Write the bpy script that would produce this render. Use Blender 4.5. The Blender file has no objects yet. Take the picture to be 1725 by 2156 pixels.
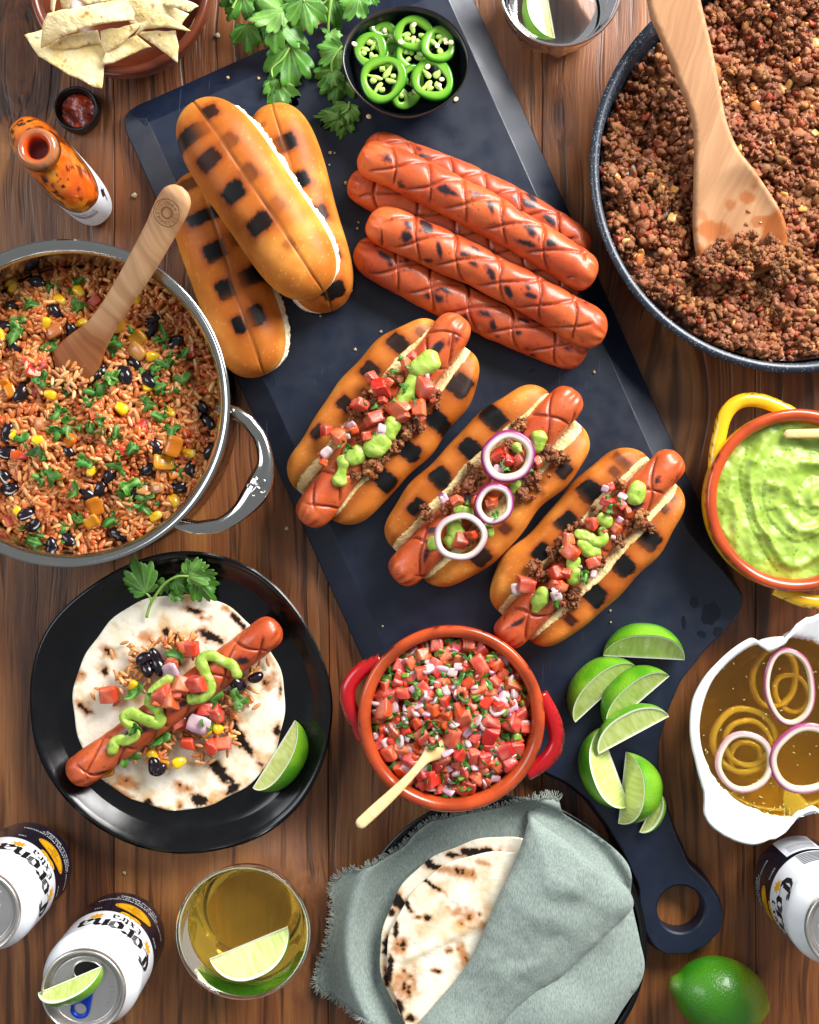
import bpy, math, random
import numpy as np
from mathutils import Vector, Matrix, Euler
from mathutils.geometry import delaunay_2d_cdt

random.seed(7)
rng = np.random.default_rng(7)
sc = bpy.context.scene
COL = sc.collection

# ------------------------------------------------------------------ camera
CAM_H = 0.95                       # metres above the table, looking straight down
FRAME_W = 0.61                     # metres of table across the frame
cam_d = bpy.data.cameras.new("camera")
cam_d.sensor_fit = 'HORIZONTAL'
cam_d.sensor_width = 36.0
cam_d.lens = 36.0 * CAM_H / FRAME_W
cam_d.clip_start, cam_d.clip_end = 0.02, 50.0
cam = bpy.data.objects.new("camera", cam_d)
cam.location = (0, 0, CAM_H)
cam.rotation_euler = (0, 0, 0)
COL.objects.link(cam)
sc.camera = cam

# ------------------------------------------------------------------ light
w = bpy.data.worlds.new("World")
sc.world = w
w.use_nodes = True
bg = w.node_tree.nodes["Background"]
bg.inputs[0].default_value = (0.90, 0.94, 1.0, 1)
bg.inputs[1].default_value = 0.32


def window_light(name, loc, target, sx, sy, energy, col):  # rectangular area lamp: serves the window and the added side fill
    d = bpy.data.lights.new(name, 'AREA')
    d.shape = 'RECTANGLE'
    d.size, d.size_y = sx, sy
    d.energy = energy
    d.color = col
    o = bpy.data.objects.new(name, d)
    o.location = loc
    o.rotation_euler = (Vector(target) - Vector(loc)).to_track_quat('-Z', 'Y').to_euler()
    COL.objects.link(o)
    return o


window_light("window_light", (0.95, 1.10, 0.95), (0.0, -0.02, 0.0), 1.0, 0.85, 84.0, (1.0, 0.985, 0.96))
window_light("side_fill_light", (-1.25, 0.35, 1.15), (-0.1, 0.0, 0.0), 0.7, 0.9, 12.0, (0.90, 0.95, 1.0))  # weak fill added on the left to enliven reflections, no window there
sc.view_settings.view_transform = 'Standard'
sc.view_settings.look = 'None'
sc.view_settings.gamma = 1.0
sc.view_settings.exposure = 0.0
sc.cycles.use_denoising = True
sc.cycles.max_bounces = 24
sc.cycles.transmission_bounces = 24
sc.cycles.glossy_bounces = 5
sc.cycles.sample_clamp_indirect = 8.0

# ------------------------------------------------------------------ photo pixels -> table positions
S0 = FRAME_W / 1725.0              # metres per (1725-wide) photo pixel on the table


def px(n, z=0.0):
    return n * S0 * (CAM_H - z) / CAM_H


def P(x, y, z=0.0):
    s = px(1.0, z)
    return np.array([(x - 862.5) * s, (1078.0 - y) * s, z])


def PP(pts, z=0.0):
    return np.array([P(a, b, z) for a, b in pts])


# ------------------------------------------------------------------ numpy noise
def _hash(ix, iy, iz, seed):
    h = (ix.astype(np.uint64) * np.uint64(374761393) + iy.astype(np.uint64) * np.uint64(668265263)
         + iz.astype(np.uint64) * np.uint64(2246822519) + np.uint64(seed * 3266489917 % (1 << 32))) & np.uint64(0xffffffff)
    h = ((h ^ (h >> np.uint64(13))) * np.uint64(1274126177)) & np.uint64(0xffffffff)
    h = h ^ (h >> np.uint64(16))
    h = (h * np.uint64(2654435761)) & np.uint64(0xffffffff)
    return (h >> np.uint64(8)).astype(float) / float(1 << 24)


def vnoise(p, scale=1.0, seed=0):
    p = np.atleast_2d(p) * scale + 1000.0
    i = np.floor(p).astype(np.int64)
    f = p - i
    f = f * f * (3 - 2 * f)
    r = 0
    for dx in (0, 1):
        wx = f[:, 0] if dx else 1 - f[:, 0]
        for dy in (0, 1):
            wy = f[:, 1] if dy else 1 - f[:, 1]
            for dz in (0, 1):
                wz = f[:, 2] if dz else 1 - f[:, 2]
                r = r + wx * wy * wz * _hash(i[:, 0] + dx, i[:, 1] + dy, i[:, 2] + dz, seed)
    return r * 2 - 1


def fbm(p, scale, octaves=3, seed=0):
    r, a, t = 0, 1.0, 0
    for k in range(octaves):
        r = r + a * vnoise(p, scale * 2 ** k, seed + k * 17)
        t += a
        a *= .5
    return r / t


def sstep(a, b, x):
    t = np.clip((np.asarray(x, float) - a) / (b - a), 0, 1)
    return t * t * (3 - 2 * t)


def mixc(a, b, t):
    t = np.clip(np.asarray(t, float), 0, 1)
    if np.ndim(t) and np.ndim(t) == 1:
        t = t[:, None]
    return np.asarray(a) * (1 - t) + np.asarray(b) * t


def C(h):
    h = h.lstrip('#')
    c = [int(h[i:i + 2], 16) / 255 for i in (0, 2, 4)]
    return np.array([x / 12.92 if x <= .04045 else ((x + .055) / 1.055) ** 2.4 for x in c])


# ------------------------------------------------------------------ mesh helpers
def mk(name, V, F, col=None, smooth=True):
    me = bpy.data.meshes.new(name)
    V = np.asarray(V, float)
    me.from_pydata(V.tolist(), [], [list(map(int, f)) for f in F])
    if smooth:
        me.polygons.foreach_set('use_smooth', [True] * len(me.polygons))
    if col is not None:
        a = me.color_attributes.new('Col', 'FLOAT_COLOR', 'POINT')
        c = np.ones((len(V), 4), np.float32)
        c[:, :3] = np.clip(col, 0, 1)
        a.data.foreach_set('color', c.ravel())
    me.update()
    return me


def link(name, me, mat, parent=None, smooth_angle=None):
    o = bpy.data.objects.new(name, me)
    COL.objects.link(o)
    if mat is not None:
        if len(me.materials):
            me.materials[0] = mat
        else:
            me.materials.append(mat)
    if parent is not None:
        o.parent = parent
        o.matrix_parent_inverse = WORLD_INV.get(parent.name, Matrix())
    return o


WORLD_INV = {}


def thing(name, label, cat, loc=(0, 0, 0), group=None):
    o = bpy.data.objects.new(name, None)
    o.empty_display_size = 0.02
    COL.objects.link(o)
    o.location = tuple(float(v) for v in loc)
    WORLD_INV[o.name] = Matrix.Translation(-Vector(o.location))
    tag(o, label, cat, group)
    return o


def tag(o, label, cat, group=None):
    o['label'] = label
    o['category'] = cat
    if group:
        o['group'] = group
    return o


def add(name, V, F, mat, parent=None, col=None, smooth=True):
    return link(name, mk(name, V, F, col, smooth), mat, parent)


def grid_faces(nu, nv, cu=False, cv=False):
    F = []
    for i in range(nu if cu else nu - 1):
        for j in range(nv if cv else nv - 1):
            a, b = i * nv + j, i * nv + (j + 1) % nv
            c, d = ((i + 1) % nu) * nv + (j + 1) % nv, ((i + 1) % nu) * nv + j
            F.append((a, b, c, d))
    return F


def lathe(prof, n=96, centre=(0, 0, 0), rfun=None, close=False):
    """revolve (r, z) points; returns V, F; poles are fine (r = 0)."""
    prof = np.asarray(prof, float)
    th = np.linspace(0, 2 * np.pi, n, endpoint=False)
    k = np.ones(n) if rfun is None else rfun(th)
    V = np.zeros((n, len(prof), 3))
    V[:, :, 0] = (np.cos(th) * k)[:, None] * prof[None, :, 0]
    V[:, :, 1] = (np.sin(th) * k)[:, None] * prof[None, :, 0]
    V[:, :, 2] = prof[None, :, 1]
    V = V.reshape(-1, 3) + np.asarray(centre)
    F = grid_faces(n, len(prof), cu=True, cv=close)
    return V, F


def smooth_path(pts, n, closed=False):
    """Catmull-Rom resample with even spacing."""
    p = np.asarray(pts, float)
    m = len(p)
    out = []
    segs = m if closed else m - 1
    for i in range(segs):
        if closed:
            a, b, c, d = p[(i - 1) % m], p[i], p[(i + 1) % m], p[(i + 2) % m]
        else:
            b, c = p[i], p[i + 1]
            a = p[i - 1] if i > 0 else 2 * b - c
            d = p[i + 2] if i + 2 < m else 2 * c - b
        for t in np.linspace(0, 1, 16, endpoint=False):
            out.append(.5 * ((2 * b) + (c - a) * t + (2 * a - 5 * b + 4 * c - d) * t * t + (3 * b - a - 3 * c + d) * t ** 3))
    out.append(p[0] if closed else p[-1])
    out = np.array(out)
    s = np.r_[0, np.cumsum(np.linalg.norm(np.diff(out, axis=0), axis=1))]
    q = np.linspace(0, s[-1], n + (1 if closed else 0))
    r = np.stack([np.interp(q, s, out[:, k]) for k in range(out.shape[1])], 1)
    return r[:-1] if closed else r


def tube(path, rad, n=12, flat=1.0, up=(0, 0, 1), caps=True):
    """sweep an ellipse along path (rad wide, rad*flat high along 'up')."""
    path = np.asarray(path, float)
    m = len(path)
    rad = np.broadcast_to(np.asarray(rad, float), (m,))
    flat = np.broadcast_to(np.asarray(flat, float), (m,))
    T = np.gradient(path, axis=0)
    T /= np.linalg.norm(T, axis=1)[:, None] + 1e-12
    U = np.asarray(up, float)[None] - T * (T @ np.asarray(up, float))[:, None]
    U /= np.linalg.norm(U, axis=1)[:, None] + 1e-9
    W = np.cross(T, U)
    th = np.linspace(0, 2 * np.pi, n, endpoint=False)
    V = (path[:, None] + W[:, None] * (rad[:, None] * np.cos(th))[..., None]
         + U[:, None] * ((rad * flat)[:, None] * np.sin(th))[..., None]).reshape(-1, 3)
    F = [tuple(f) for f in grid_faces(m, n, cv=True)]
    if caps:
        V = np.vstack([V, path[0], path[-1]])
        a, b = m * n, m * n + 1
        for j in range(n):
            F.append((a, (j + 1) % n, j))
            F.append((b, (m - 1) * n + j, (m - 1) * n + (j + 1) % n))
    return V, F


def poly_inside(q, poly):
    x, y = q[:, 0], q[:, 1]
    ins = np.zeros(len(q), bool)
    n = len(poly)
    for i in range(n):
        x1, y1 = poly[i]
        x2, y2 = poly[(i + 1) % n]
        c = ((y1 > y) != (y2 > y)) & (x < (x2 - x1) * (y - y1) / ((y2 - y1) + 1e-15) + x1)
        ins ^= c
    return ins


def poly_dist(q, poly):
    d = np.full(len(q), 1e9)
    n = len(poly)
    for i in range(n):
        a, b = poly[i], poly[(i + 1) % n]
        ab = b - a
        t = np.clip(((q - a) @ ab) / (ab @ ab + 1e-15), 0, 1)
        d = np.minimum(d, np.linalg.norm(q - a - t[:, None] * ab, axis=1))
    return d


def resample(poly, res):
    poly = np.asarray(poly, float)
    out = []
    for i in range(len(poly)):
        a, b = poly[i], poly[(i + 1) % len(poly)]
        k = max(1, int(round(np.linalg.norm(b - a) / res)))
        for t in range(k):
            out.append(a + (b - a) * t / k)
    return np.array(out)


def fill(poly, res, holes=(), seed=1):
    """even triangulation of a polygon; returns (xy, faces, boundary count)."""
    B = resample(poly, res)
    loops = [B] + [resample(h, res) for h in holes]
    lo, hi = B.min(0), B.max(0)
    g = []
    y, k = lo[1], 0
    while y < hi[1]:
        xs = np.arange(lo[0] + (res * .5 if k % 2 else 0), hi[0], res)
        g.append(np.c_[xs, np.full(len(xs), y)])
        y += res * .866
        k += 1
    g = np.vstack(g)
    r_ = np.random.default_rng(seed)
    g = g + r_.uniform(-.12, .12, g.shape) * res
    keep = poly_inside(g, B) & (poly_dist(g, B) > res * .55)
    for h in loops[1:]:
        keep &= ~poly_inside(g, h) & (poly_dist(g, h) > res * .55)
    g = g[keep]
    pts = np.vstack(loops + [g])
    E, o = [], 0
    for l in loops:
        n = len(l)
        E += [(o + i, o + (i + 1) % n) for i in range(n)]
        o += n
    vv, ee, ff, _, _, _ = delaunay_2d_cdt([Vector(p) for p in pts], E, [], 0, 1e-9)
    vv = np.array([tuple(v) for v in vv])
    ff = np.array(ff)
    c = vv[ff].mean(1)
    k = poly_inside(c, B)
    for h in loops[1:]:
        k &= ~poly_inside(c, h)
    return vv, ff[k]


def solid(V, F, thick, use_normal=False):
    """close a sheet downwards."""
    V = np.asarray(V, float)
    n = len(V)
    off = np.zeros_like(V)
    if use_normal:
        N = np.zeros_like(V)
        F_ = np.asarray(F)
        nn = np.cross(V[F_[:, 1]] - V[F_[:, 0]], V[F_[:, 2]] - V[F_[:, 0]])
        for k in range(3):
            np.add.at(N, F_[:, k], nn)
        N /= np.linalg.norm(N, axis=1)[:, None] + 1e-15
        N[N[:, 2] < 0] *= -1
        off = -N * np.asarray(thick).reshape(-1, 1)
    else:
        off[:, 2] = -np.asarray(thick)
    V2 = np.vstack([V, V + off])
    cnt = {}
    for f in F:
        for a, b in zip(f, list(f[1:]) + [f[0]]):
            cnt[(a, b)] = 1
    side = [(b, a, a + n, b + n) for (a, b) in cnt if (b, a) not in cnt]
    F2 = [tuple(f) for f in F] + [tuple(reversed([i + n for i in f])) for f in F] + side
    return V2, F2


def rotz(a):
    c, s = math.cos(a), math.sin(a)
    return np.array([[c, -s, 0], [s, c, 0], [0, 0, 1]])


def join(parts):
    Vs, Fs, Cs, o = [], [], [], 0
    for p in parts:
        V, F = p[0], p[1]
        Vs.append(V)
        Fs += [tuple(i + o for i in f) for f in F]
        if len(p) > 2:
            Cs.append(np.broadcast_to(p[2], (len(V), 3)))
        o += len(V)
    return (np.vstack(Vs), Fs) + ((np.vstack(Cs),) if Cs else ())


# ------------------------------------------------------------------ materials
def _n(nt, t, **kw):
    n = nt.nodes.new(t)
    for k, v in kw.items():
        setattr(n, k, v)
    return n


def mat(name, col=(.5, .5, .5), rough=.5, spec=.5, metal=0.0, sss=0.0, sss_r=(1, .4, .2), sss_scale=.003, trans=0.0, ior=1.45,
        coat=0.0, vcol=False, var=None, rnd=0.0, hue=0.0, bump=(), sheen=0.0, rvar=0.0, aniso=0.0):
    m = bpy.data.materials.new(name)
    m.use_nodes = True
    nt = m.node_tree
    b = nt.nodes["Principled BSDF"]
    L = nt.links.new
    tc = _n(nt, 'ShaderNodeTexCoord')
    if vcol:
        a = _n(nt, 'ShaderNodeVertexColor', layer_name='Col')
        src = a.outputs[0]
    else:
        r = _n(nt, 'ShaderNodeRGB')
        r.outputs[0].default_value = (*[float(c) for c in col], 1)
        src = r.outputs[0]
    if var:
        for (s, amt) in var:
            nz = _n(nt, 'ShaderNodeTexNoise')
            nz.inputs['Scale'].default_value = s
            nz.inputs['Detail'].default_value = 4
            L(tc.outputs['Object'], nz.inputs['Vector'])
            mr = _n(nt, 'ShaderNodeMapRange')
            mr.inputs[1].default_value, mr.inputs[2].default_value = .3, .7
            mr.inputs[3].default_value, mr.inputs[4].default_value = 1 - amt, 1 + amt
            L(nz.outputs['Fac'], mr.inputs[0])
            mx = _n(nt, 'ShaderNodeVectorMath', operation='SCALE')
            L(src, mx.inputs[0])
            L(mr.outputs[0], mx.inputs['Scale'])
            src = mx.outputs[0]
    if rnd or hue:
        oi = _n(nt, 'ShaderNodeObjectInfo')
        hs = _n(nt, 'ShaderNodeHueSaturation')
        mr = _n(nt, 'ShaderNodeMapRange')
        mr.inputs[3].default_value, mr.inputs[4].default_value = 1 - rnd, 1 + rnd
        L(oi.outputs['Random'], mr.inputs[0])
        L(mr.outputs[0], hs.inputs['Value'])
        if hue:
            m2 = _n(nt, 'ShaderNodeMath', operation='MULTIPLY_ADD')
            fr = _n(nt, 'ShaderNodeMath', operation='FRACT')
            ml = _n(nt, 'ShaderNodeMath', operation='MULTIPLY')
            ml.inputs[1].default_value = 7.31
            L(oi.outputs['Random'], ml.inputs[0])
            L(ml.outputs[0], fr.inputs[0])
            L(fr.outputs[0], m2.inputs[0])
            m2.inputs[1].default_value = hue
            m2.inputs[2].default_value = .5 - hue / 2
            L(m2.outputs[0], hs.inputs['Hue'])
        L(src, hs.inputs['Color'])
        src = hs.outputs[0]
    L(src, b.inputs['Base Color'])
    b.inputs['Roughness'].default_value = rough
    if rvar:
        nz = _n(nt, 'ShaderNodeTexNoise')
        nz.inputs['Scale'].default_value = 60
        nz.inputs['Detail'].default_value = 5
        L(tc.outputs['Object'], nz.inputs['Vector'])
        mr = _n(nt, 'ShaderNodeMapRange')
        mr.inputs[1].default_value, mr.inputs[2].default_value = .3, .7
        mr.inputs[3].default_value, mr.inputs[4].default_value = max(.02, rough - rvar), rough + rvar
        L(nz.outputs['Fac'], mr.inputs[0])
        L(mr.outputs[0], b.inputs['Roughness'])
    b.inputs['Specular IOR Level'].default_value = spec
    b.inputs['Metallic'].default_value = metal
    b.inputs['IOR'].default_value = ior
    b.inputs['Transmission Weight'].default_value = trans
    b.inputs['Coat Weight'].default_value = coat
    b.inputs['Coat Roughness'].default_value = .08
    if sss:
        b.inputs['Subsurface Weight'].default_value = sss
        b.inputs['Subsurface Radius'].default_value = sss_r
        b.inputs['Subsurface Scale'].default_value = sss_scale
    if sheen:
        b.inputs['Sheen Weight'].default_value = sheen
        b.inputs['Sheen Roughness'].default_value = .5
    prev = None
    for (s, st, dist) in bump:
        nz = _n(nt, 'ShaderNodeTexNoise')
        nz.inputs['Scale'].default_value = s
        nz.inputs['Detail'].default_value = 3
        L(tc.outputs['Object'], nz.inputs['Vector'])
        bp = _n(nt, 'ShaderNodeBump')
        bp.inputs['Strength'].default_value = st
        bp.inputs['Distance'].default_value = dist
        L(nz.outputs['Fac'], bp.inputs['Height'])
        if prev is not None:
            L(prev.outputs[0], bp.inputs['Normal'])
        prev = bp
    if prev is not None:
        L(prev.outputs[0], b.inputs['Normal'])
    return m


def wood(name, cols, gscale, rough=.45, axis='Y', bump=.25, rot=0.0, fine=1.0, spec=.4, warp=.02, dark=.5, knots=(), grey=None, plank=False, fibre=(.60, .72), vmul=False):
    """planed wood: streaks along one axis, broad colour drift, dark pores."""
    m = bpy.data.materials.new(name)
    m.use_nodes = True
    nt = m.node_tree
    L = nt.links.new
    b = nt.nodes["Principled BSDF"]
    tc = _n(nt, 'ShaderNodeTexCoord')
    rt = _n(nt, 'ShaderNodeMapping')
    rt.inputs['Rotation'].default_value = (0, 0, rot)
    L(tc.outputs['Object'], rt.inputs['Vector'])
    wn = _n(nt, 'ShaderNodeTexNoise')
    wn.inputs['Scale'].default_value = 7 * gscale
    wn.inputs['Detail'].default_value = 2
    L(rt.outputs[0], wn.inputs['Vector'])
    sub = _n(nt, 'ShaderNodeVectorMath', operation='SUBTRACT')
    sub.inputs[1].default_value = (.5, .5, .5)
    L(wn.outputs['Color'], sub.inputs[0])
    scl = _n(nt, 'ShaderNodeVectorMath', operation='MULTIPLY')
    scl.inputs[1].default_value = (warp, warp * .3, 0)
    L(sub.outputs[0], scl.inputs[0])
    ad = _n(nt, 'ShaderNodeVectorMath', operation='ADD')
    L(rt.outputs[0], ad.inputs[0])
    L(scl.outputs[0], ad.inputs[1])
    if plank:
        oi = _n(nt, 'ShaderNodeObjectInfo')
        of_ = _n(nt, 'ShaderNodeCombineXYZ')
        L(oi.outputs['Random'], of_.inputs[2])
        sc3 = _n(nt, 'ShaderNodeVectorMath', operation='SCALE')
        sc3.inputs['Scale'].default_value = 5.0
        L(of_.outputs[0], sc3.inputs[0])
        ad3 = _n(nt, 'ShaderNodeVectorMath', operation='ADD')
        L(ad.outputs[0], ad3.inputs[0])
        L(sc3.outputs[0], ad3.inputs[1])
        ad = ad3
    kmask = None
    for (kp, ks, ka) in knots:
        df = _n(nt, 'ShaderNodeVectorMath', operation='SUBTRACT')
        L(ad.outputs[0], df.inputs[0])
        df.inputs[1].default_value = (float(kp[0]), float(kp[1]), 0)
        sq = _n(nt, 'ShaderNodeVectorMath', operation='MULTIPLY')
        L(df.outputs[0], sq.inputs[0])
        sq.inputs[1].default_value = (1 / ks, .55 / ks, 0)
        ln = _n(nt, 'ShaderNodeVectorMath', operation='LENGTH')
        L(sq.outputs[0], ln.inputs[0])
        g = _n(nt, 'ShaderNodeMapRange', interpolation_type='SMOOTHSTEP')
        g.inputs[1].default_value, g.inputs[2].default_value = 0.0, 1.6
        g.inputs[3].default_value, g.inputs[4].default_value = ka, 0.0
        L(ln.outputs['Value'], g.inputs[0])
        mvx = _n(nt, 'ShaderNodeVectorMath', operation='SCALE')
        L(df.outputs[0], mvx.inputs[0])
        L(g.outputs[0], mvx.inputs['Scale'])
        ad2 = _n(nt, 'ShaderNodeVectorMath', operation='SUBTRACT')
        L(ad.outputs[0], ad2.inputs[0])
        L(mvx.outputs[0], ad2.inputs[1])
        ad = ad2
        kk = _n(nt, 'ShaderNodeMath', operation='MAXIMUM')
        L(g.outputs[0], kk.inputs[0])
        if kmask is not None:
            L(kmask, kk.inputs[1])
        else:
            kk.inputs[1].default_value = 0
        kmask = kk.outputs[0]

    def streak(sx, sy, det, rgh=.6):
        mp = _n(nt, 'ShaderNodeMapping')
        mp.inputs['Scale'].default_value = (sx, sy, 1)
        L(ad.outputs[0], mp.inputs['Vector'])
        nz = _n(nt, 'ShaderNodeTexNoise')
        nz.inputs['Scale'].default_value = gscale
        nz.inputs['Detail'].default_value = det
        nz.inputs['Roughness'].default_value = rgh
        L(mp.outputs[0], nz.inputs['Vector'])
        return nz.outputs['Fac']

    big = streak(9, 2.0, 4)
    lng = streak(420 * fine, 22 * fine, 3, .6)
    mid = streak(60, 2.6, 5, .65)
    fin = streak(300 * fine, 10 * fine, 4, .7)
    pore = streak(190 * fine, 9 * fine, 2, .5)

    def mathn(op, a, bb):
        q = _n(nt, 'ShaderNodeMath', operation=op)
        for i, v in ((0, a), (1, bb)):
            if isinstance(v, (int, float)):
                q.inputs[i].default_value = v
            else:
                L(v, q.inputs[i])
        return q.outputs[0]

    t = mathn('ADD', mathn('MULTIPLY', big, .45), mathn('ADD', mathn('MULTIPLY', mid, .30), mathn('ADD', mathn('MULTIPLY', fin, .16), mathn('MULTIPLY', lng, .09))))
    cr = _n(nt, 'ShaderNodeValToRGB')
    el = cr.color_ramp.elements
    n = len(cols)
    while len(el) < n:
        el.new(.5)
    for i, c in enumerate(cols):
        el[i].position = .34 + .32 * i / (n - 1)
        el[i].color = (*[float(v) for v in c], 1)
    L(t, cr.inputs[0])
    pm = _n(nt, 'ShaderNodeMapRange')
    pm.inputs[1].default_value, pm.inputs[2].default_value = fibre
    pm.inputs[3].default_value, pm.inputs[4].default_value = 0, dark
    L(pore, pm.inputs[0])
    mx = _n(nt, 'ShaderNodeMix', data_type='RGBA')
    L(pm.outputs[0], mx.inputs[0])
    L(cr.outputs[0], mx.inputs[6])
    mx.inputs[7].default_value = (*[float(v) * .25 for v in cols[0]], 1)
    csrc = mx.outputs[2]
    if grey is not None:
        gn = streak(5, 1.6, 5)
        gm = _n(nt, 'ShaderNodeMapRange')
        gm.inputs[1].default_value, gm.inputs[2].default_value = .48, .68
        gm.inputs[3].default_value, gm.inputs[4].default_value = 0, grey[1]
        L(gn, gm.inputs[0])
        g2 = _n(nt, 'ShaderNodeMix', data_type='RGBA', blend_type='MIX')
        L(gm.outputs[0], g2.inputs[0])
        L(csrc, g2.inputs[6])
        ml = _n(nt, 'ShaderNodeMix', data_type='RGBA', blend_type='MULTIPLY')
        ml.inputs[0].default_value = 1.0
        ml.inputs[6].default_value = (*[float(v) * 2.2 for v in grey[0]], 1)
        sep = _n(nt, 'ShaderNodeRGBToBW')
        L(csrc, sep.inputs[0])
        L(sep.outputs[0], ml.inputs[7])
        sc2 = _n(nt, 'ShaderNodeVectorMath', operation='SCALE')
        sc2.inputs['Scale'].default_value = 1.7
        L(ml.outputs[2], sc2.inputs[0])
        L(sc2.outputs[0], g2.inputs[7])
        csrc = g2.outputs[2]
    if kmask is not None:
        km = _n(nt, 'ShaderNodeMix', data_type='RGBA', blend_type='MULTIPLY')
        L(kmask, km.inputs[0])
        L(csrc, km.inputs[6])
        km.inputs[7].default_value = (.38, .30, .26, 1)
        csrc = km.outputs[2]
    if vmul:
        va = _n(nt, 'ShaderNodeVertexColor', layer_name='Col')
        vm = _n(nt, 'ShaderNodeMix', data_type='RGBA', blend_type='MULTIPLY')
        vm.inputs[0].default_value = 1.0
        L(csrc, vm.inputs[6])
        L(va.outputs[0], vm.inputs[7])
        csrc = vm.outputs[2]
    L(csrc, b.inputs['Base Color'])
    rr = _n(nt, 'ShaderNodeMapRange')
    rr.inputs[3].default_value, rr.inputs[4].default_value = rough - .08, rough + .16
    L(mid, rr.inputs[0])
    L(rr.outputs[0], b.inputs['Roughness'])
    b.inputs['Specular IOR Level'].default_value = spec
    h = mathn('SUBTRACT', mathn('ADD', mathn('MULTIPLY', mid, .5), mathn('MULTIPLY', fin, .6)), mathn('MULTIPLY', pm.outputs[0], .8))
    bp = _n(nt, 'ShaderNodeBump')
    bp.inputs['Strength'].default_value = bump
    bp.inputs['Distance'].default_value = .0012
    L(h, bp.inputs['Height'])
    L(bp.outputs[0], b.inputs['Normal'])
    return m

# ================================================================== table
M_TABLE = wood("table_wood", [C('#2a160b'), C('#542d15'), C('#7c4822'), C('#96602f'), C('#ab7f50')], 1.0, rough=.40, bump=.75, fine=.85, warp=.020, dark=.62, spec=.45,
               knots=[(P(1415, 860)[:2], .050, .8), (P(640, 1950)[:2], .022, .4), (P(40, 120)[:2], .03, .5), (P(1180, 240)[:2], .012, .4)], grey=(C('#8c7862'), .42), plank=True, fibre=(.545, .66))
M_UNDER = mat("dark_gap", C('#120a06'), rough=.9)
tw, th_ = 1.3, 1.5
V = [(-tw / 2, -th_ / 2, -.012), (tw / 2, -th_ / 2, -.012), (tw / 2, th_ / 2, -.012), (-tw / 2, th_ / 2, -.012)]
V += [(a, b, -.04) for a, b, _ in V]
table = add("table_top", V, [(0, 1, 2, 3), (7, 6, 5, 4), (0, 4, 5, 1), (1, 5, 6, 2), (2, 6, 7, 3), (3, 7, 4, 0)], M_UNDER, smooth=False)
table['kind'] = 'structure'
seams = [-tw / 2] + [P(x, 0)[0] for x in (-640, -210, 240, 692, 1142, 1592, 2040)] + [tw / 2]
for xa, xb in zip(seams[:-1], seams[1:]):
    g_, e_ = .00018, .0007
    V, F = [], []
    ys = np.linspace(-th_ / 2, th_ / 2, 60)
    wv = .0003 * np.sin(ys * 40 + xa * 9)
    wv2 = .0003 * np.sin(ys * 40 + xb * 9)
    for y, w1, w2 in zip(ys, wv, wv2):
        V += [(xa + g_ + w1, y, -.012), (xa + g_ + w1, y, -e_), (xa + g_ + e_ + w1, y, 0), (xb - g_ - e_ + w2, y, 0), (xb - g_ + w2, y, -e_), (xb - g_ + w2, y, -.012)]
    add("plank", V, grid_faces(60, 6), M_TABLE, table, smooth=False)

# ================================================================== cutting board
BT = 0.018                          # top of the board
M_BOARD = mat("board_black", C('#0f192c'), rough=.42, spec=.6, var=[(14, .15), (220, .10)], rvar=.09, bump=[(900, .05, .0003)])
bnt = M_BOARD.node_tree
btc = [n_ for n_ in bnt.nodes if n_.type == 'TEX_COORD'][0]
bsdf = bnt.nodes['Principled BSDF']
csrc = bsdf.inputs['Base Color'].links[0].from_socket
for rot_, thr_ in ((.5, .735), (-.9, .745), (1.9, .74)):
    mp = _n(bnt, 'ShaderNodeMapping')
    mp.inputs['Rotation'].default_value = (0, 0, rot_)
    mp.inputs['Scale'].default_value = (700, 22, 1)
    bnt.links.new(btc.outputs['Object'], mp.inputs['Vector'])
    nz = _n(bnt, 'ShaderNodeTexNoise')
    nz.inputs['Scale'].default_value = 1.0
    nz.inputs['Detail'].default_value = 2
    bnt.links.new(mp.outputs[0], nz.inputs['Vector'])
    mr = _n(bnt, 'ShaderNodeMapRange')
    mr.inputs[1].default_value, mr.inputs[2].default_value, mr.inputs[4].default_value = thr_, thr_ + .03, .45
    bnt.links.new(nz.outputs['Fac'], mr.inputs[0])
    mx = _n(bnt, 'ShaderNodeMix', data_type='RGBA')
    bnt.links.new(mr.outputs[0], mx.inputs[0])
    bnt.links.new(csrc, mx.inputs[6])
    mx.inputs[7].default_value = (*C('#5a6475'), 1)
    csrc = mx.outputs[2]
bnt.links.new(csrc, bsdf.inputs['Base Color'])
AX = np.array([.409, .9126])
AX = AX / np.linalg.norm(AX)
AC = np.array([AX[1], -AX[0]])
BM = np.array([1209., 1426.])
right = [(985, 0), (1200, 461), (1400, 889), (1500, 1103), (1548, 1206), (1563, 1250), (1562, 1278), (1550, 1303), (1515, 1340), (1481, 1374), (1434, 1435),
         (1408, 1495), (1389, 1562), (1387, 1613), (1401, 1680), (1424, 1747), (1450, 1806), (1487, 1844), (1513, 1884),
         (1523, 1921), (1516, 1955), (1483, 1990), (1437, 2007)]
ac = [((np.array(p) - BM) @ AX, (np.array(p) - BM) @ AC) for p in right]
ac[-1] = (ac[-1][0] + 2, 0.0)
hw = np.mean([c for a, c in ac[:5]])
ac = [(a, hw if i < 5 else c) for i, (a, c) in enumerate(ac)]
top_a = ((np.array([258, 235]) - BM) @ AX)
ac = [(top_a, hw - 40), (top_a + 10, hw - 12), (top_a + 38, hw)] + [p for p in ac if p[0] > top_a + 60]
side = ac + [(a, -c) for a, c in reversed(ac[:-1])]
outl = np.array([BM + a * AX + c * AC for a, c in side])
zb = .008
outl = np.array([P(x, y, zb)[:2] for x, y in outl])
outl = smooth_path(resample(outl, .011), 520, closed=True)


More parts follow.
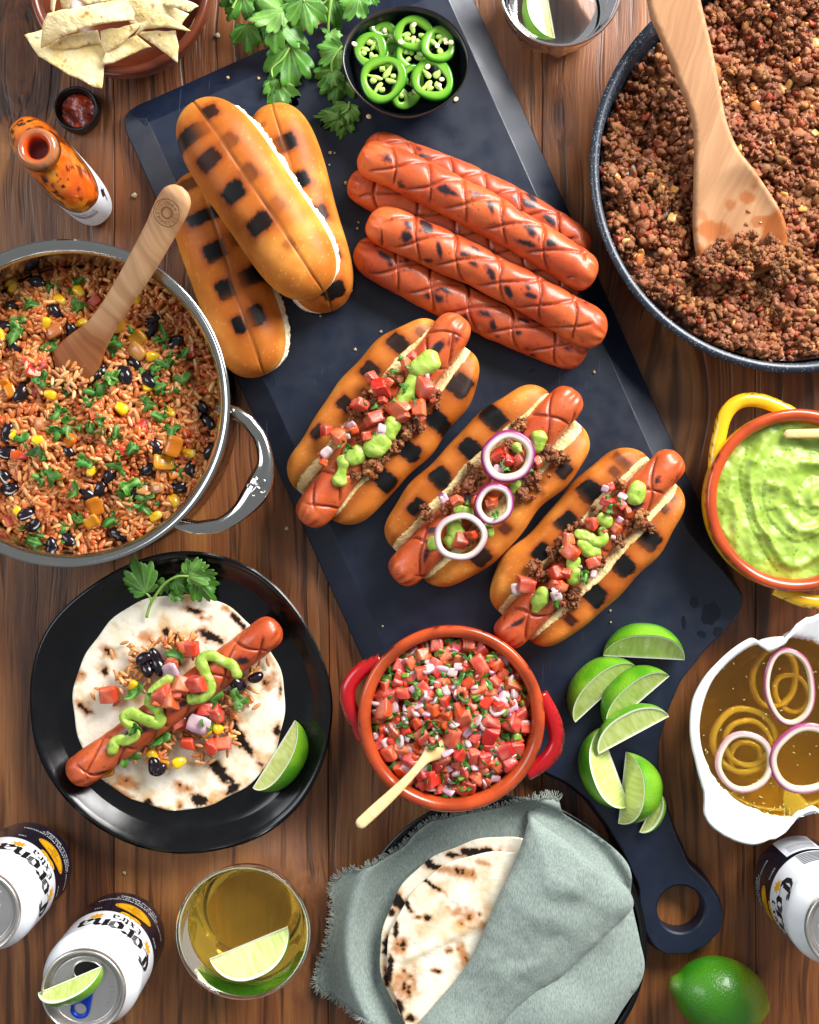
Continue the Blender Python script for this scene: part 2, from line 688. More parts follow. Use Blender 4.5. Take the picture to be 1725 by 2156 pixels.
def offset_loop(p, dist):
    t = np.roll(p, -1, 0) - np.roll(p, 1, 0)
    t /= np.linalg.norm(t, axis=1)[:, None]
    area = .5 * np.sum(p[:, 0] * np.roll(p[:, 1], -1) - np.roll(p[:, 0], -1) * p[:, 1])
    n = np.c_[-t[:, 1], t[:, 0]] * (1 if area > 0 else -1)
    return p + n * np.asarray(dist).reshape(-1, 1)


along = ((outl / px(1, zb) * [1, -1] + [862.5, 1078.0]) - BM) @ AX
bw = .0155 * (1 - sstep(-170, -60, along)) + .0028
bw = np.convolve(np.r_[bw[-6:], bw, bw[:6]], np.ones(13) / 13, 'valid')
hc = P(1434, 1915, BT)[:2]
th = np.linspace(0, 2 * np.pi, 56, endpoint=False)
hole = np.c_[hc[0] + .0172 * np.cos(th), hc[1] + .0172 * np.sin(th)]
hole2 = np.c_[hc[0] + .0185 * np.cos(th), hc[1] + .0185 * np.sin(th)]
inner = offset_loop(outl, bw)
nb = len(outl)
lv = [(offset_loop(outl, .0012), .0004), (outl, .0016), (outl, zb - .001), (offset_loop(outl, .0008), zb + .0004), (inner, BT - .0003), (offset_loop(outl, bw + .0008), BT)]
Vb, Fb = [], []
for lp, z in lv:
    Vb += [(x, y, z) for x, y in lp]
for k in range(len(lv) - 1):
    for i in range(nb):
        a, b = k * nb + i, k * nb + (i + 1) % nb
        Fb.append((a, b, b + nb, a + nb))
v2, f2 = fill(lv[-1][0], .012, holes=[hole2])
o = len(Vb)
Vb += [(x, y, BT) for x, y in v2]
Fb += [tuple(int(i) + o for i in f) for f in f2]
o = len(Vb)
nh = len(th)
for lp, z in ((hole2, BT), (hole, BT - .0014), (hole, .0006)):
    Vb += [(x, y, z) for x, y in lp]
for k in range(2):
    for i in range(nh):
        a, b = o + k * nh + i, o + k * nh + (i + 1) % nh
        Fb.append((a, b, b + nh, a + nh))
me = mk("cutting_board", Vb, Fb, smooth=False)
board = link("cutting_board", me, M_BOARD)
tag(board, "large matte black cutting board with sloping edges and a ring at its handle", "cutting board")

M_WET = mat("wet_mark", C('#0a111e'), rough=.26, spec=.5)
for (x, y, rx_, ry_, sd) in ((1497, 1292, 17, 27, 1), (1462, 1268, 8, 14, 2), (1478, 1335, 9, 7, 3), (1440, 1310, 5, 12, 4), (1512, 1330, 12, 9, 5), (1120, 780, 6, 5, 6), (1355, 1480, 9, 5, 7), (1300, 1530, 7, 6, 8)):
    a_ = np.linspace(0, 2 * np.pi, 48, endpoint=False)
    k_ = 1 + .18 * np.sin(2 * a_ + sd) + .10 * np.sin(5 * a_ + 2 * sd) + .03 * np.sin(11 * a_ + sd)
    q_c = P(x, y, BT)
    v2, f2 = fill(np.c_[q_c[0] + px(rx_, BT) * k_ * np.cos(a_), q_c[1] + px(ry_, BT) * k_ * np.sin(a_)], .002)
    add("wet_mark", np.c_[v2, np.full(len(v2), BT + .00025)], f2, M_WET, board)

# ================================================================== vessels
M_TERRA = mat("terracotta_glaze", vcol=True, rough=.24, spec=.5, var=[(40, .10), (300, .06)], coat=.25, bump=[(120, .08, .0005)])


def speckle_wear(V, c, mask, seed, dark=C('#2a120a'), amt=.25, scale=900):
    n = fbm(V, scale, 3, seed) * .6 + fbm(V, scale * .2, 2, seed + 5) * .5
    return mixc(c, dark, mask * sstep(amt, amt + .15, n))


def handled_bowl(name, label, cxy, rpx, zr, z0, glaze, handles, hlabel):
    zc = zr
    c = P(*cxy, zc)
    R = px(rpx, zc)
    h = zr - z0
    t = .0082
    prof = [(0, z0 + .0005), (R * .70, z0 + .0005), (R * .76, z0 + .002), (R * .90, z0 + h * .32), (R * .975, z0 + h * .65), (R * .99, z0 + h * .85),
            (R * .985, zr - .0045), (R * .992, zr - .0022), (R - .0012, zr - .0006), (R - .0035, zr), (R - .0060, zr - .0005), (R - t, zr - .0028),
            (R - t - .0012, zr - .008), (R * .845, z0 + h * .4), (R * .72, z0 + .010), (R * .4, z0 + .006), (0, z0 + .006)]
    prof = smooth_path(prof, 60)
    prof[0, 0] = prof[-1, 0] = 0
    V, F = lathe(prof, 120, (c[0], c[1], 0))
    k = np.tile(np.arange(60), 120)
    rr = np.hypot(V[:, 0] - c[0], V[:, 1] - c[1])
    apex = int(np.argmax(prof[:, 1]))
    outer = (k < apex) & (V[:, 2] < zr - .0050)
    terra = mixc(C('#b5481f'), C('#9a3a18'), sstep(-.4, .5, fbm(V, 60, 2, 3)))
    col = np.where(outer[:, None], np.array(glaze)[None], terra)
    edge = np.exp(-((rr - R * .992) / .0014) ** 2) * (V[:, 2] > zr - .009)
    col = speckle_wear(V, col, edge * 1.0, 11, amt=.1)
    col = speckle_wear(V, col, (V[:, 2] > zr - .006) * 1., 31, dark=C('#e8a080'), amt=.62, scale=400)
    root = thing(name, label, "bowl", (c[0], c[1], z0))
    add("bowl_body", V, F, M_TERRA, root, col)
    for path, zs, wpx in handles:
        pts = [P(x, y, z) for (x, y), z in zip(path, zs)]
        pth = smooth_path(pts, 40)
        Vh, Fh = tube(pth, px(wpx, .05), 18, flat=.8)
        ch = np.broadcast_to(np.array(glaze), (len(Vh), 3))
        out = np.linalg.norm(Vh[:, :2] - c[:2], axis=1)
        rim = np.zeros(len(Vh))
        pr = np.linalg.norm(pth[:, :2] - c[:2], axis=1)
        rim[:-2] = sstep(.0015, .0042, out[:-2] - np.repeat(pr, 18))
        ch = speckle_wear(Vh, ch, rim, 23, dark=C('#2c1a10'), amt=.05, scale=700)
        add("handle", Vh, Fh, M_TERRA, root, ch)
    return root, c, R


SALSA_Z = .066
salsa_bowl, SC, SR = handled_bowl(
    "handled_bowl", "terracotta bowl with glossy red handles holding the tomato salsa", (951, 1515), 199, SALSA_Z, BT, C('#a50f16'),
    [([(803, 1390), (760, 1412), (733, 1450), (737, 1490), (758, 1535), (768, 1556)], [.056] * 6, 16),
     ([(1137, 1462), (1162, 1508), (1173, 1550), (1166, 1580), (1143, 1607), (1108, 1628)], [.056] * 6, 17)], "red")
GZ = .056
guac_bowl, GC, GR = handled_bowl(
    "handled_bowl", "terracotta bowl with yellow looped handles full of green guacamole cream", (1681, 1053.5), 195, GZ, 0.0, C('#dca91a'),
    [([(1668, 872), (1640, 857), (1600, 843), (1566, 843), (1541, 856), (1524, 882), (1515, 918), (1508, 955), (1506, 988)], [.044] * 9, 15.5),
     ([(1632, 1238), (1655, 1249), (1695, 1264), (1740, 1268), (1785, 1258), (1820, 1232)], [.044] * 6, 15.5)], "yellow")

# ---- frying pan
PZ = .058
M_PAN = mat("pan_enamel", C('#2b3340'), rough=.34, spec=.6, var=[(1500, .0)], rvar=.05)
nt = M_PAN.node_tree
tc = nt.nodes['Texture Coordinate'] if 'Texture Coordinate' in nt.nodes else _n(nt, 'ShaderNodeTexCoord')
vo = _n(nt, 'ShaderNodeTexVoronoi')
vo.inputs['Scale'].default_value = 620
nt.links.new(tc.outputs['Object'], vo.inputs['Vector'])
mr = _n(nt, 'ShaderNodeMapRange')
mr.inputs[1].default_value, mr.inputs[2].default_value, mr.inputs[3].default_value, mr.inputs[4].default_value = .16, .26, 1, 0
nt.links.new(vo.outputs['Distance'], mr.inputs[0])
mx = _n(nt, 'ShaderNodeMix', data_type='RGBA')
mx.inputs[6].default_value = (*C('#242b36'), 1)
mx.inputs[7].default_value = (*C('#8d99a8'), 1)
nt.links.new(mr.outputs[0], mx.inputs[0])
nt.links.new(mx.outputs[2], nt.nodes['Principled BSDF'].inputs['Base Color'])
PC = P(1675, 352, PZ)
PR = px(437, PZ)
prof = smooth_path([(0, .001), (PR * .80, .001), (PR * .86, .006), (PR * .95, .035), (PR * .985, PZ - .004), (PR - .0008, PZ - .001), (PR - .0030, PZ), (PR - .0065, PZ - .0006),
                    (PR - .0085, PZ - .003), (PR * .925, .034), (PR * .84, .008), (PR * .5, .004), (0, .004)], 60)
prof[0, 0] = prof[-1, 0] = 0
V, F = lathe(prof, 160, (PC[0], PC[1], 0))
pan = thing("frying_pan", "wide speckled grey frying pan full of browned ground beef", "frying pan", (PC[0], PC[1], 0))
add("pan_body", V, F, M_PAN, pan)

# ---- steel pot
KZ = .086
M_STEEL = mat("polished_steel", C('#b9b7b2'), rough=.13, metal=1.0, rvar=.04)
KC = P(138.7, 848.5, KZ)
KR = px(346.7, KZ)
prof = [(0, .001), (KR * .88, .001), (KR * .915, .008), (KR * .925, .03), (KR * .925, KZ - .012), (KR * .96, KZ - .007), (KR - .0014, KZ - .0030), (KR - .0001, KZ - .0014), (KR - .0010, KZ + .0004), (KR - .0022, KZ - .0004),
        (KR - .0030, KZ - .0026), (KR - .0042, KZ - .0016), (KR - .0052, KZ - .0022), (KR - .0058, KZ - .0042), (KR - .0070, KZ - .0036), (KR - .0080, KZ - .0052), (KR - .0086, KZ - .009), (KR * .905, .05), (KR * .89, .010), (KR * .5, .005), (0, .005)]
prof = smooth_path(prof, 110)
prof[0, 0] = prof[-1, 0] = 0
V, F = lathe(prof, 160, (KC[0], KC[1], 0))
pot = thing("steel_pot", "shiny stainless steel pot filled with tomato rice and black beans", "pot", (KC[0], KC[1], 0))
add("pot_body", V, F, M_STEEL, pot)
hp = [(455, 858), (505, 874), (535, 900), (553, 935), (559, 975), (549, 1015), (532, 1046), (500, 1082), (458, 1107), (412, 1111), (365, 1096)]
hwid = [15, 14.5, 14, 15, 18, 27, 26, 18, 15.5, 15, 13]
hz = [.072, .073, .073, .073, .073, .073, .073, .073, .073, .073, .072]
pts = np.array([np.r_[P(x, y, z), w_] for (x, y), z, w_ in zip(hp, hz, hwid)])
pts = smooth_path(pts, 70)
V, F = tube(pts[:, :3], px(1, .073) * pts[:, 3], 24, flat=.62)
hd = add("handle", V, F, M_STEEL, pot)
orn = []
for a in range(5):
    ang = a * 2 * math.pi / 5 + .3
    q = [P(541 + math.cos(ang) * r * (1.25 if a % 2 else 1.0) + math.cos(ang + 1.5) * cu, 1024 - math.sin(ang) * r * 1.1 - math.sin(ang + 1.5) * cu, .0785 - .0006 * (r / 20) ** 2)
         for r, cu in ((0, 0), (7, 1), (14, 0), (19, 5), (16, 9))]
    orn.append(tube(smooth_path(q, 14), np.linspace(.0012, .0005, 14), 8))
V, F = join(orn)
add("cast_ornament", V, F, M_STEEL, hd)

# ---- terracotta chip bowl
M_BROWN = mat("brown_earthenware", C('#5f2a16'), rough=.28, spec=.5, var=[(30, .14)], coat=.2, bump=[(150, .05, .0004)])
HZ = .052
HC = P(250, -38, HZ)
HR = px(196, HZ)
prof = smooth_path([(0, .001), (HR * .6, .001), (HR * .72, .006), (HR * .93, .030), (HR - .001, HZ - .003), (HR - .0022, HZ - .0006), (HR - .0042, HZ), (HR - .0062, HZ - .001), (HR - .0085, HZ - .006), (HR * .78, .022), (HR * .5, .007), (0, .006)], 48)
prof[0, 0] = prof[-1, 0] = 0
V, F = lathe(prof, 128, (HC[0], HC[1], 0))
chip_bowl = add("chip_bowl", V, F, M_BROWN)
tag(chip_bowl, "round brown earthenware bowl holding tortilla chips", "bowl")


def polar_interp(pts, c):
    p = np.asarray(pts, float) - c
    a = np.arctan2(p[:, 1], p[:, 0])
    r = np.hypot(p[:, 0], p[:, 1])
    o = np.argsort(a)
    a, r = a[o], r[o]
    a = np.r_[a - 2 * np.pi, a, a + 2 * np.pi]
    r = np.r_[r, r, r]

    def f(t):
        t = (np.asarray(t) + np.pi) % (2 * np.pi) - np.pi
        # smooth interpolation by averaging linear interpolants
        return np.mean([np.interp(t + d, a, r) for d in np.linspace(-.12, .12, 9)], 0)
    return f


# ---- jalapeno bowl (hand-thrown, lopsided)
M_NAVY = mat("dark_glaze", vcol=True, rough=.26, spec=.5, var=[(40, .15)], coat=.3, bump=[(90, .06, .0005)])
JZ = BT + .040
j = [(780, 350), (810, 240), (850, 180), (920, 110), (1000, 70), (1100, 38), (1200, 28), (1310, 45), (1400, 80), (1490, 145), (1550, 220), (1590, 300), (1605, 370), (1600, 450), (1570, 530),
     (1500, 610), (1420, 670), (1310, 720), (1200, 745), (1090, 728), (1000, 690), (910, 625), (850, 560), (805, 470)]
JC = P(854, 127, JZ)
jf = polar_interp([P(458.2 + .332 * a, .332 * b, JZ)[:2] for a, b in j], JC[:2])
prof = [(0, BT + .0006), (.50, BT + .0006), (.56, BT + .003), (.84, BT + .018), (.97, JZ - .006), (.995, JZ - .0012), (.985, JZ), (.968, JZ - .0006), (.945, JZ - .005), (.80, BT + .020), (.55, BT + .009), (.3, BT + .006), (0, BT + .006)]
prof = smooth_path(prof, 48)
prof[0, 0] = prof[-1, 0] = 0
V, F = lathe(prof, 128, (JC[0], JC[1], 0), rfun=jf)
wob = np.sin(np.arctan2(V[:, 1] - JC[1], V[:, 0] - JC[0]) * 2 + .6) * .0012 * sstep(BT + .02, JZ, V[:, 2])
V[:, 2] += wob
k = np.tile(np.arange(48), 128)
rimc = np.exp(-((prof[k, 0] - .985) / .014) ** 2) * (prof[k, 1] > JZ - .004)
col = mixc(C('#12161c'), C('#5a4634'), rimc * (.55 + .45 * fbm(V, 120, 2, 4)))
jal_bowl = add("pepper_bowl", V, F, M_NAVY, None, col)
tag(jal_bowl, "small lopsided black glazed bowl of sliced green chillies", "bowl")

# ---- white enamel bowl with two lips
M_ENAMEL = mat("white_enamel", vcol=True, rough=.16, spec=.5, coat=.4, var=[(30, .04)])
OZ = .050
OC = P(1667, 1535, OZ)
ol = [(1452, 1525), (1458, 1472), (1485, 1422), (1510, 1395), (1538, 1369), (1591, 1337), (1665, 1320), (1697, 1308), (1714, 1298)]
lug = [(1464, 1605), (1474, 1645), (1484, 1676), (1481, 1706), (1485, 1730), (1511, 1754), (1551, 1775), (1596, 1784), (1636, 1780), (1650, 1764), (1656, 1746), (1671, 1730), (1697, 1717), (1725, 1708)]
opp = [(2 * 1667 - x, 2 * 1535 - y) for x, y in lug + ol]
of = polar_interp([P(x, y, OZ)[:2] for x, y in ol + lug + opp], OC[:2])
of_s = lambda t: np.interp((np.asarray(t) + np.pi) % (2 * np.pi) - np.pi, AA, RR)
pl = np.array([P(x, y, OZ)[:2] - OC[:2] for x, y in ol + lug + opp])
aa = np.arctan2(pl[:, 1], pl[:, 0])
oo = np.argsort(aa)
AA = np.r_[aa[oo] - 2 * np.pi, aa[oo], aa[oo] + 2 * np.pi]
RR = np.tile(np.hypot(pl[:, 0], pl[:, 1])[oo], 3)
NT = 220
tt = np.linspace(-np.pi, np.pi, NT, endpoint=False)
rO = np.mean([of_s(tt + d) for d in np.linspace(-.05, .05, 7)], 0)
Rb = px(206, OZ)
rB = np.minimum(rO, Rb)                 # the bowl proper
lugw = np.clip((rO - Rb) / px(45, OZ), 0, 1)
rings = [(.0 * rB, .0008), (.55 * Rb + 0 * rB, .0008), (.62 * Rb + 0 * rB, .002), (.83 * rB, .014), (.95 * rB, .032), (rO * .985 - .0006, OZ - .006 + .001 * lugw),
         (rO - .0004, OZ - .0014), (rO - .0010, OZ - .0002), (rO - .0024, OZ), (rO - .0040 - .000 * lugw, OZ - .0008), (np.minimum(rO, Rb) - .0052 + .0 * rB, OZ - .0024 - .0062 * lugw),
         (Rb * .955 + 0 * rB - .0015, OZ - .008 - .002 * lugw), (.90 * Rb + 0 * rB, .030), (.70 * Rb + 0 * rB, .010), (.35 * Rb + 0 * rB, .006), (.0 * rB, .006)]
Vr = []
for r, z in rings:
    z = np.broadcast_to(z, (NT,))
    Vr.append(np.c_[OC[0] + r * np.cos(tt), OC[1] + r * np.sin(tt), z])
Vr = np.array(Vr).transpose(1, 0, 2)
# smooth the section
Vs = np.array([smooth_path(s, 64) for s in Vr])
V = Vs.reshape(-1, 3)
F = grid_faces(NT, 64, cu=True)
rr = np.hypot(V[:, 0] - OC[0], V[:, 1] - OC[1])
ro = np.repeat(rO, 64)
dk = np.exp(-((rr - ro + .0002) / .0005) ** 2) * sstep(OZ - .006, OZ - .002, V[:, 2]) * sstep(-.1, .3, fbm(V, 160, 3, 6))
white_bowl = thing("enamel_bowl", "white enamel bowl with pouring lips holding onion rings in olive oil", "bowl", (OC[0], OC[1], 0))
add("bowl_body", V, F, M_ENAMEL, white_bowl, mixc(C('#e9eaea'), C('#2a2c30'), dk))

# ---- black dinner plates
M_PLATE = mat("black_stoneware", C('#09090b'), rough=.20, spec=.5, var=[(60, .2)], rvar=.06, bump=[(80, .04, .0006)])


def plate(name, label, cxy, outline_px, zr, seed):
    c = P(*cxy, zr)
    f = polar_interp([P(x, y, zr)[:2] for x, y in outline_px], c[:2])
    prof = [(0, .0006), (.62, .0006), (.66, .003), (.80, .007), (.93, zr - .006), (.992, zr - .0016), (.998, zr - .0004), (.992, zr), (.982, zr - .0006), (.955, zr - .0040), (.885, zr - .0105), (.83, zr - .0132), (.76, zr - .0142), (.4, zr - .0145), (0, zr - .0145)]
    prof = smooth_path(prof, 64)
    prof[0, 0] = prof[-1, 0] = 0
    V, F = lathe(prof, 160, (c[0], c[1], 0), rfun=f)
    o = add(name, V, F, M_PLATE)
    tag(o, label, "plate")
    return c, f


ZP = .023
PL1 = [(375, 1159), (467, 1169), (547, 1204), (606, 1260), (666, 1356), (702, 1475), (698, 1535), (666, 1643), (618, 1714), (547, 1766), (467, 1790), (387, 1800), (307, 1790), (208, 1746), (128, 1675), (80, 1595), (62, 1495),
       (68, 1396), (88, 1336), (128, 1284), (188, 1236), (268, 1188)]
plate1_c, plate1_f = plate("dinner_plate", "black stoneware plate with wavy round rim under the tortilla with sausage", (382, 1478), PL1, ZP, 1)
an = np.linspace(0, 2 * np.pi, 40, endpoint=False)
PL2 = [(1050 + 314 * math.cos(a) * (1 + .01 * math.sin(3 * a)), 1985 + 314 * math.sin(a) * (1 + .01 * math.cos(2 * a))) for a in an]
plate2_c, plate2_f = plate("dinner_plate", "black stoneware plate under the folded grey napkin", (1050, 1985), PL2, ZP + .003, 2)
PF = ZP - .0145                     # plate floor

# ================================================================== sausages and buns
M_SAUS = mat("sausage_skin", vcol=True, rough=.40, spec=.5, coat=.14, sss=.15, sss_r=(1, .35, .2), sss_scale=.003, var=[(90, .10), (700, .08)], bump=[(160, .22, .0012), (700, .15, .0005)])


def sausage(label, A, B, zA, zB, rpx, seed, bend=0.0, burn=8, dark=0.0, parent=None, group=None, roll=0.0, per=.030, cov=1.25, flip=1):
    zm = (zA + zB) / 2
    a, b = P(*A, zA), P(*B, zB)
    R = px(rpx, zm)
    ax = b - a
    Ln = np.linalg.norm(ax)
    T = ax / Ln
    Nn = np.cross([0, 0, 1.0], T)
    Nn /= np.linalg.norm(Nn)
    U = np.cross(T, Nn)
    ns, ntn = 190, 84
    q = np.linspace(0, 1, ns)
    q = q + .045 * np.sin(2 * np.pi * q) * -1        # denser at the ends
    s = q * Ln
    e = np.minimum(s, Ln - s) / (R * 1.12)
    rad = np.where(e < 1, (1 - np.abs(1 - np.minimum(e, 1)) ** 2.3) ** (1 / 2.3), 1.0) * R
    rad *= 1 + .025 * np.sin(s / Ln * 9 + seed) + .015 * np.sin(s / Ln * 23 + seed * 2)
    rad = np.maximum(rad, 1e-5)
    th = np.linspace(-np.pi, np.pi, ntn, endpoint=False)
    S, TH = np.meshgrid(s, th, indexing='ij')
    RAD = np.repeat(rad[:, None], ntn, 1)
    arc = R * TH
    rs = np.random.default_rng(seed)
    o1, o2 = rs.uniform(0, per, 2)
    wob = .0030 * np.sin(S * 38 + seed) + .0012 * np.sin(TH * 3 + S * 30 + seed)

    def cuts(slope, off, p, k):
        ph = S + slope * arc + off + wob
        d = np.abs((ph / p) % 1 - .5) * p / math.sqrt(1 + slope * slope)
        idx = np.floor(ph / p)
        # each cut has its own reach round the sausage
        reach = cov + .25 * np.sin(idx * 12.9898 + seed + k)
        return np.exp(-(d / .00072) ** 2) * (1 - sstep(reach - .25, reach + .1, np.abs(TH - roll))), d
    g1, d1 = cuts(.5 * flip, o1, per, 1.0)
    g2, d2 = cuts(-1.25 * flip, o2, per * 1.05, 5.0)
    endm = sstep(.0115, .0165, np.minimum(S, Ln - S))
    g = np.maximum(g1, g2) * endm
    pil = np.minimum(sstep(0, .006, d1), sstep(0, .006, d2)) * endm
    dr = -.0024 * g + .0004 * pil
    # pinched, wrinkled ends
    wm = 1 - sstep(.004, .017, np.minimum(S, Ln - S))
    wm2 = wm * sstep(.0008, .004, np.minimum(S, Ln - S))
    dr = dr + wm2 * .00055 * np.sin(TH * 9 + 1.5 * np.sin(TH * 2 + seed) + seed)
    RR_ = np.maximum(RAD + dr, 1e-5)
    cen = a[None] + T[None] * s[:, None] + Nn[None] * (px(bend, zm) * 4 * (s / Ln) * (1 - s / Ln))[:, None]
    V = cen[:, None] + Nn[None, None] * (RR_ * np.sin(TH))[..., None] + U[None, None] * (RR_ * np.cos(TH))[..., None]
    Vf = V.reshape(-1, 3)
    Vf = Vf + (fbm(Vf, 90, 2, seed)[:, None] * .0005) * np.array([1, 1, 1])
    F = [tuple(reversed(f)) for f in grid_faces(ns, ntn, cv=True)]
    base = mixc(C('#b04620'), C('#c76030'), sstep(-.5, .5, fbm(Vf, 45, 3, seed + 1)))
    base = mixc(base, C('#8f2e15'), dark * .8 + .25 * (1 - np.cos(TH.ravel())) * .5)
    c = mixc(base, C('#8a260e'), g.ravel() * .8)
    nz = fbm(Vf, 520, 3, seed + 3)
    # browned and blackened patches on the raised diamonds
    bs = np.zeros(len(Vf))
    for _ in range(burn):
        us, ut = rs.uniform(.10, .92) * Ln, roll + rs.normal(0, .42)
        ru, rt = rs.uniform(.004, .011), rs.uniform(.002, .0046)
        ang = rs.uniform(-.9, .3)
        du, da = (S - us).ravel(), (R * (TH - ut)).ravel()
        x_, y_ = du * math.cos(ang) + da * math.sin(ang), -du * math.sin(ang) + da * math.cos(ang)
        dd = np.sqrt((x_ / ru) ** 2 + (y_ / rt) ** 2)
        bs = np.maximum(bs, (1.35 - dd) * rs.uniform(.65, 1.1))
    bs = bs + nz * .35
    bs = bs * (1 - g.ravel() * .9) * sstep(.0, .5, pil.ravel() + (1 - endm.ravel()))
    c = mixc(c, C('#7c2b22'), sstep(.15, .55, bs) * .8)
    c = mixc(c, C('#20151a'), sstep(.45, .75, bs))
    sp = sstep(.60, .66, fbm(Vf, 900, 2, seed + 9)) * (np.cos(TH.ravel()) > .2)
    c = mixc(c, C('#2a1410'), sp * .8)
    if parent is not None:
        return add("sausage", Vf, F, M_SAUS, parent, c)
    o = add("grilled_sausage", Vf, F, M_SAUS, None, c)
    tag(o, label, "sausage", group)
    return o


def zs(x, y):        # zoom of the sausage pile -> photo pixels
    return (733.1 + .3187 * x, 274.9 + .3187 * y)


SR_ = 41
R0 = px(SR_, .04)
sausage("scored grilled sausage, lowest and mostly hidden under two others on the black board", zs(8, 320), zs(1520, 1080), BT + R0, BT + R0, 38, 21, burn=7, dark=.35, group=None)
sausage("scored grilled sausage lying behind the pile, along the board's upper sloping edge", zs(112, 90), zs(1600, 800), BT + R0, BT + R0, 38, 22, bend=18, burn=11, dark=.45)
sausage("glossy scored sausage resting on top of the pile across two others", zs(75, 150), zs(1632, 985), BT + 2.3 * R0, BT + 2.3 * R0, 42.5, 23, bend=14, burn=14)
sausage("darker scored sausage at the edge of the pile facing the filled hot dogs", zs(48, 775), zs(1572, 1490), BT + R0, BT + R0, 41, 24, bend=-14, burn=15, dark=.35)
sausage("scored sausage with black grill spots lying upon the darker one", zs(132, 585), zs(1697, 1365), BT + 2.0 * R0, BT + 2.0 * R0, 42.5, 25, bend=12, burn=15)

M_CRUST = mat("bun_crust", vcol=True, rough=.48, spec=.24, coat=.0, sss=.12, sss_r=(1, .5, .2), sss_scale=.003, bump=[(140, .18, .0012), (500, .12, .0005), (1500, .15, .0003)])
M_CRUMB = mat("bread_crumb", vcol=True, rough=.9, spec=.1, sss=.25, sss_r=(1, .8, .5), sss_scale=.003, bump=[(420, .8, .0014), (1200, .5, .0006)])


def crust_colour(Vf, toast, seed):
    n = fbm(Vf, 55, 3, seed)
    c = mixc(C('#dd9842'), C('#ca7b2e'), sstep(-.4, .5, n + toast))
    c = mixc(c, C('#ad5a1d'), sstep(.1, .9, toast + .5 * n))
    c = mixc(c, C('#efc47c'), sstep(.45, .6, fbm(Vf, 800, 2, seed + 2)) * .35)
    return c


def burn_marks(Vf, c, uv, marks, seed):
    n = fbm(Vf, 420, 3, seed + 7)
    n2 = fbm(Vf, 120, 2, seed + 8)
    for (mu, mv, hu, hv, st, ang) in marks:
        du, dv = uv[:, 0] - mu, uv[:, 1] - mv
        x_, y_ = du * math.cos(ang) + dv * math.sin(ang), -du * math.sin(ang) + dv * math.cos(ang)
        d = ((np.abs(x_) / hu) ** 5 + (np.abs(y_) / hv) ** 5) ** .2
        d = d + n * .16 + n2 * .22
        c = mixc(c, C('#a05216'), (1 - sstep(.9, 3.4, d)) * .75 * min(1, st + .2))
        c = mixc(c, C('#7a330c'), (1 - sstep(.85, 1.6, d)) * .8 * min(1, st + .2))
        c = mixc(c, C('#060505'), (1 - sstep(.88, 1.02, d)) * min(1, st * 1.05))
    return c


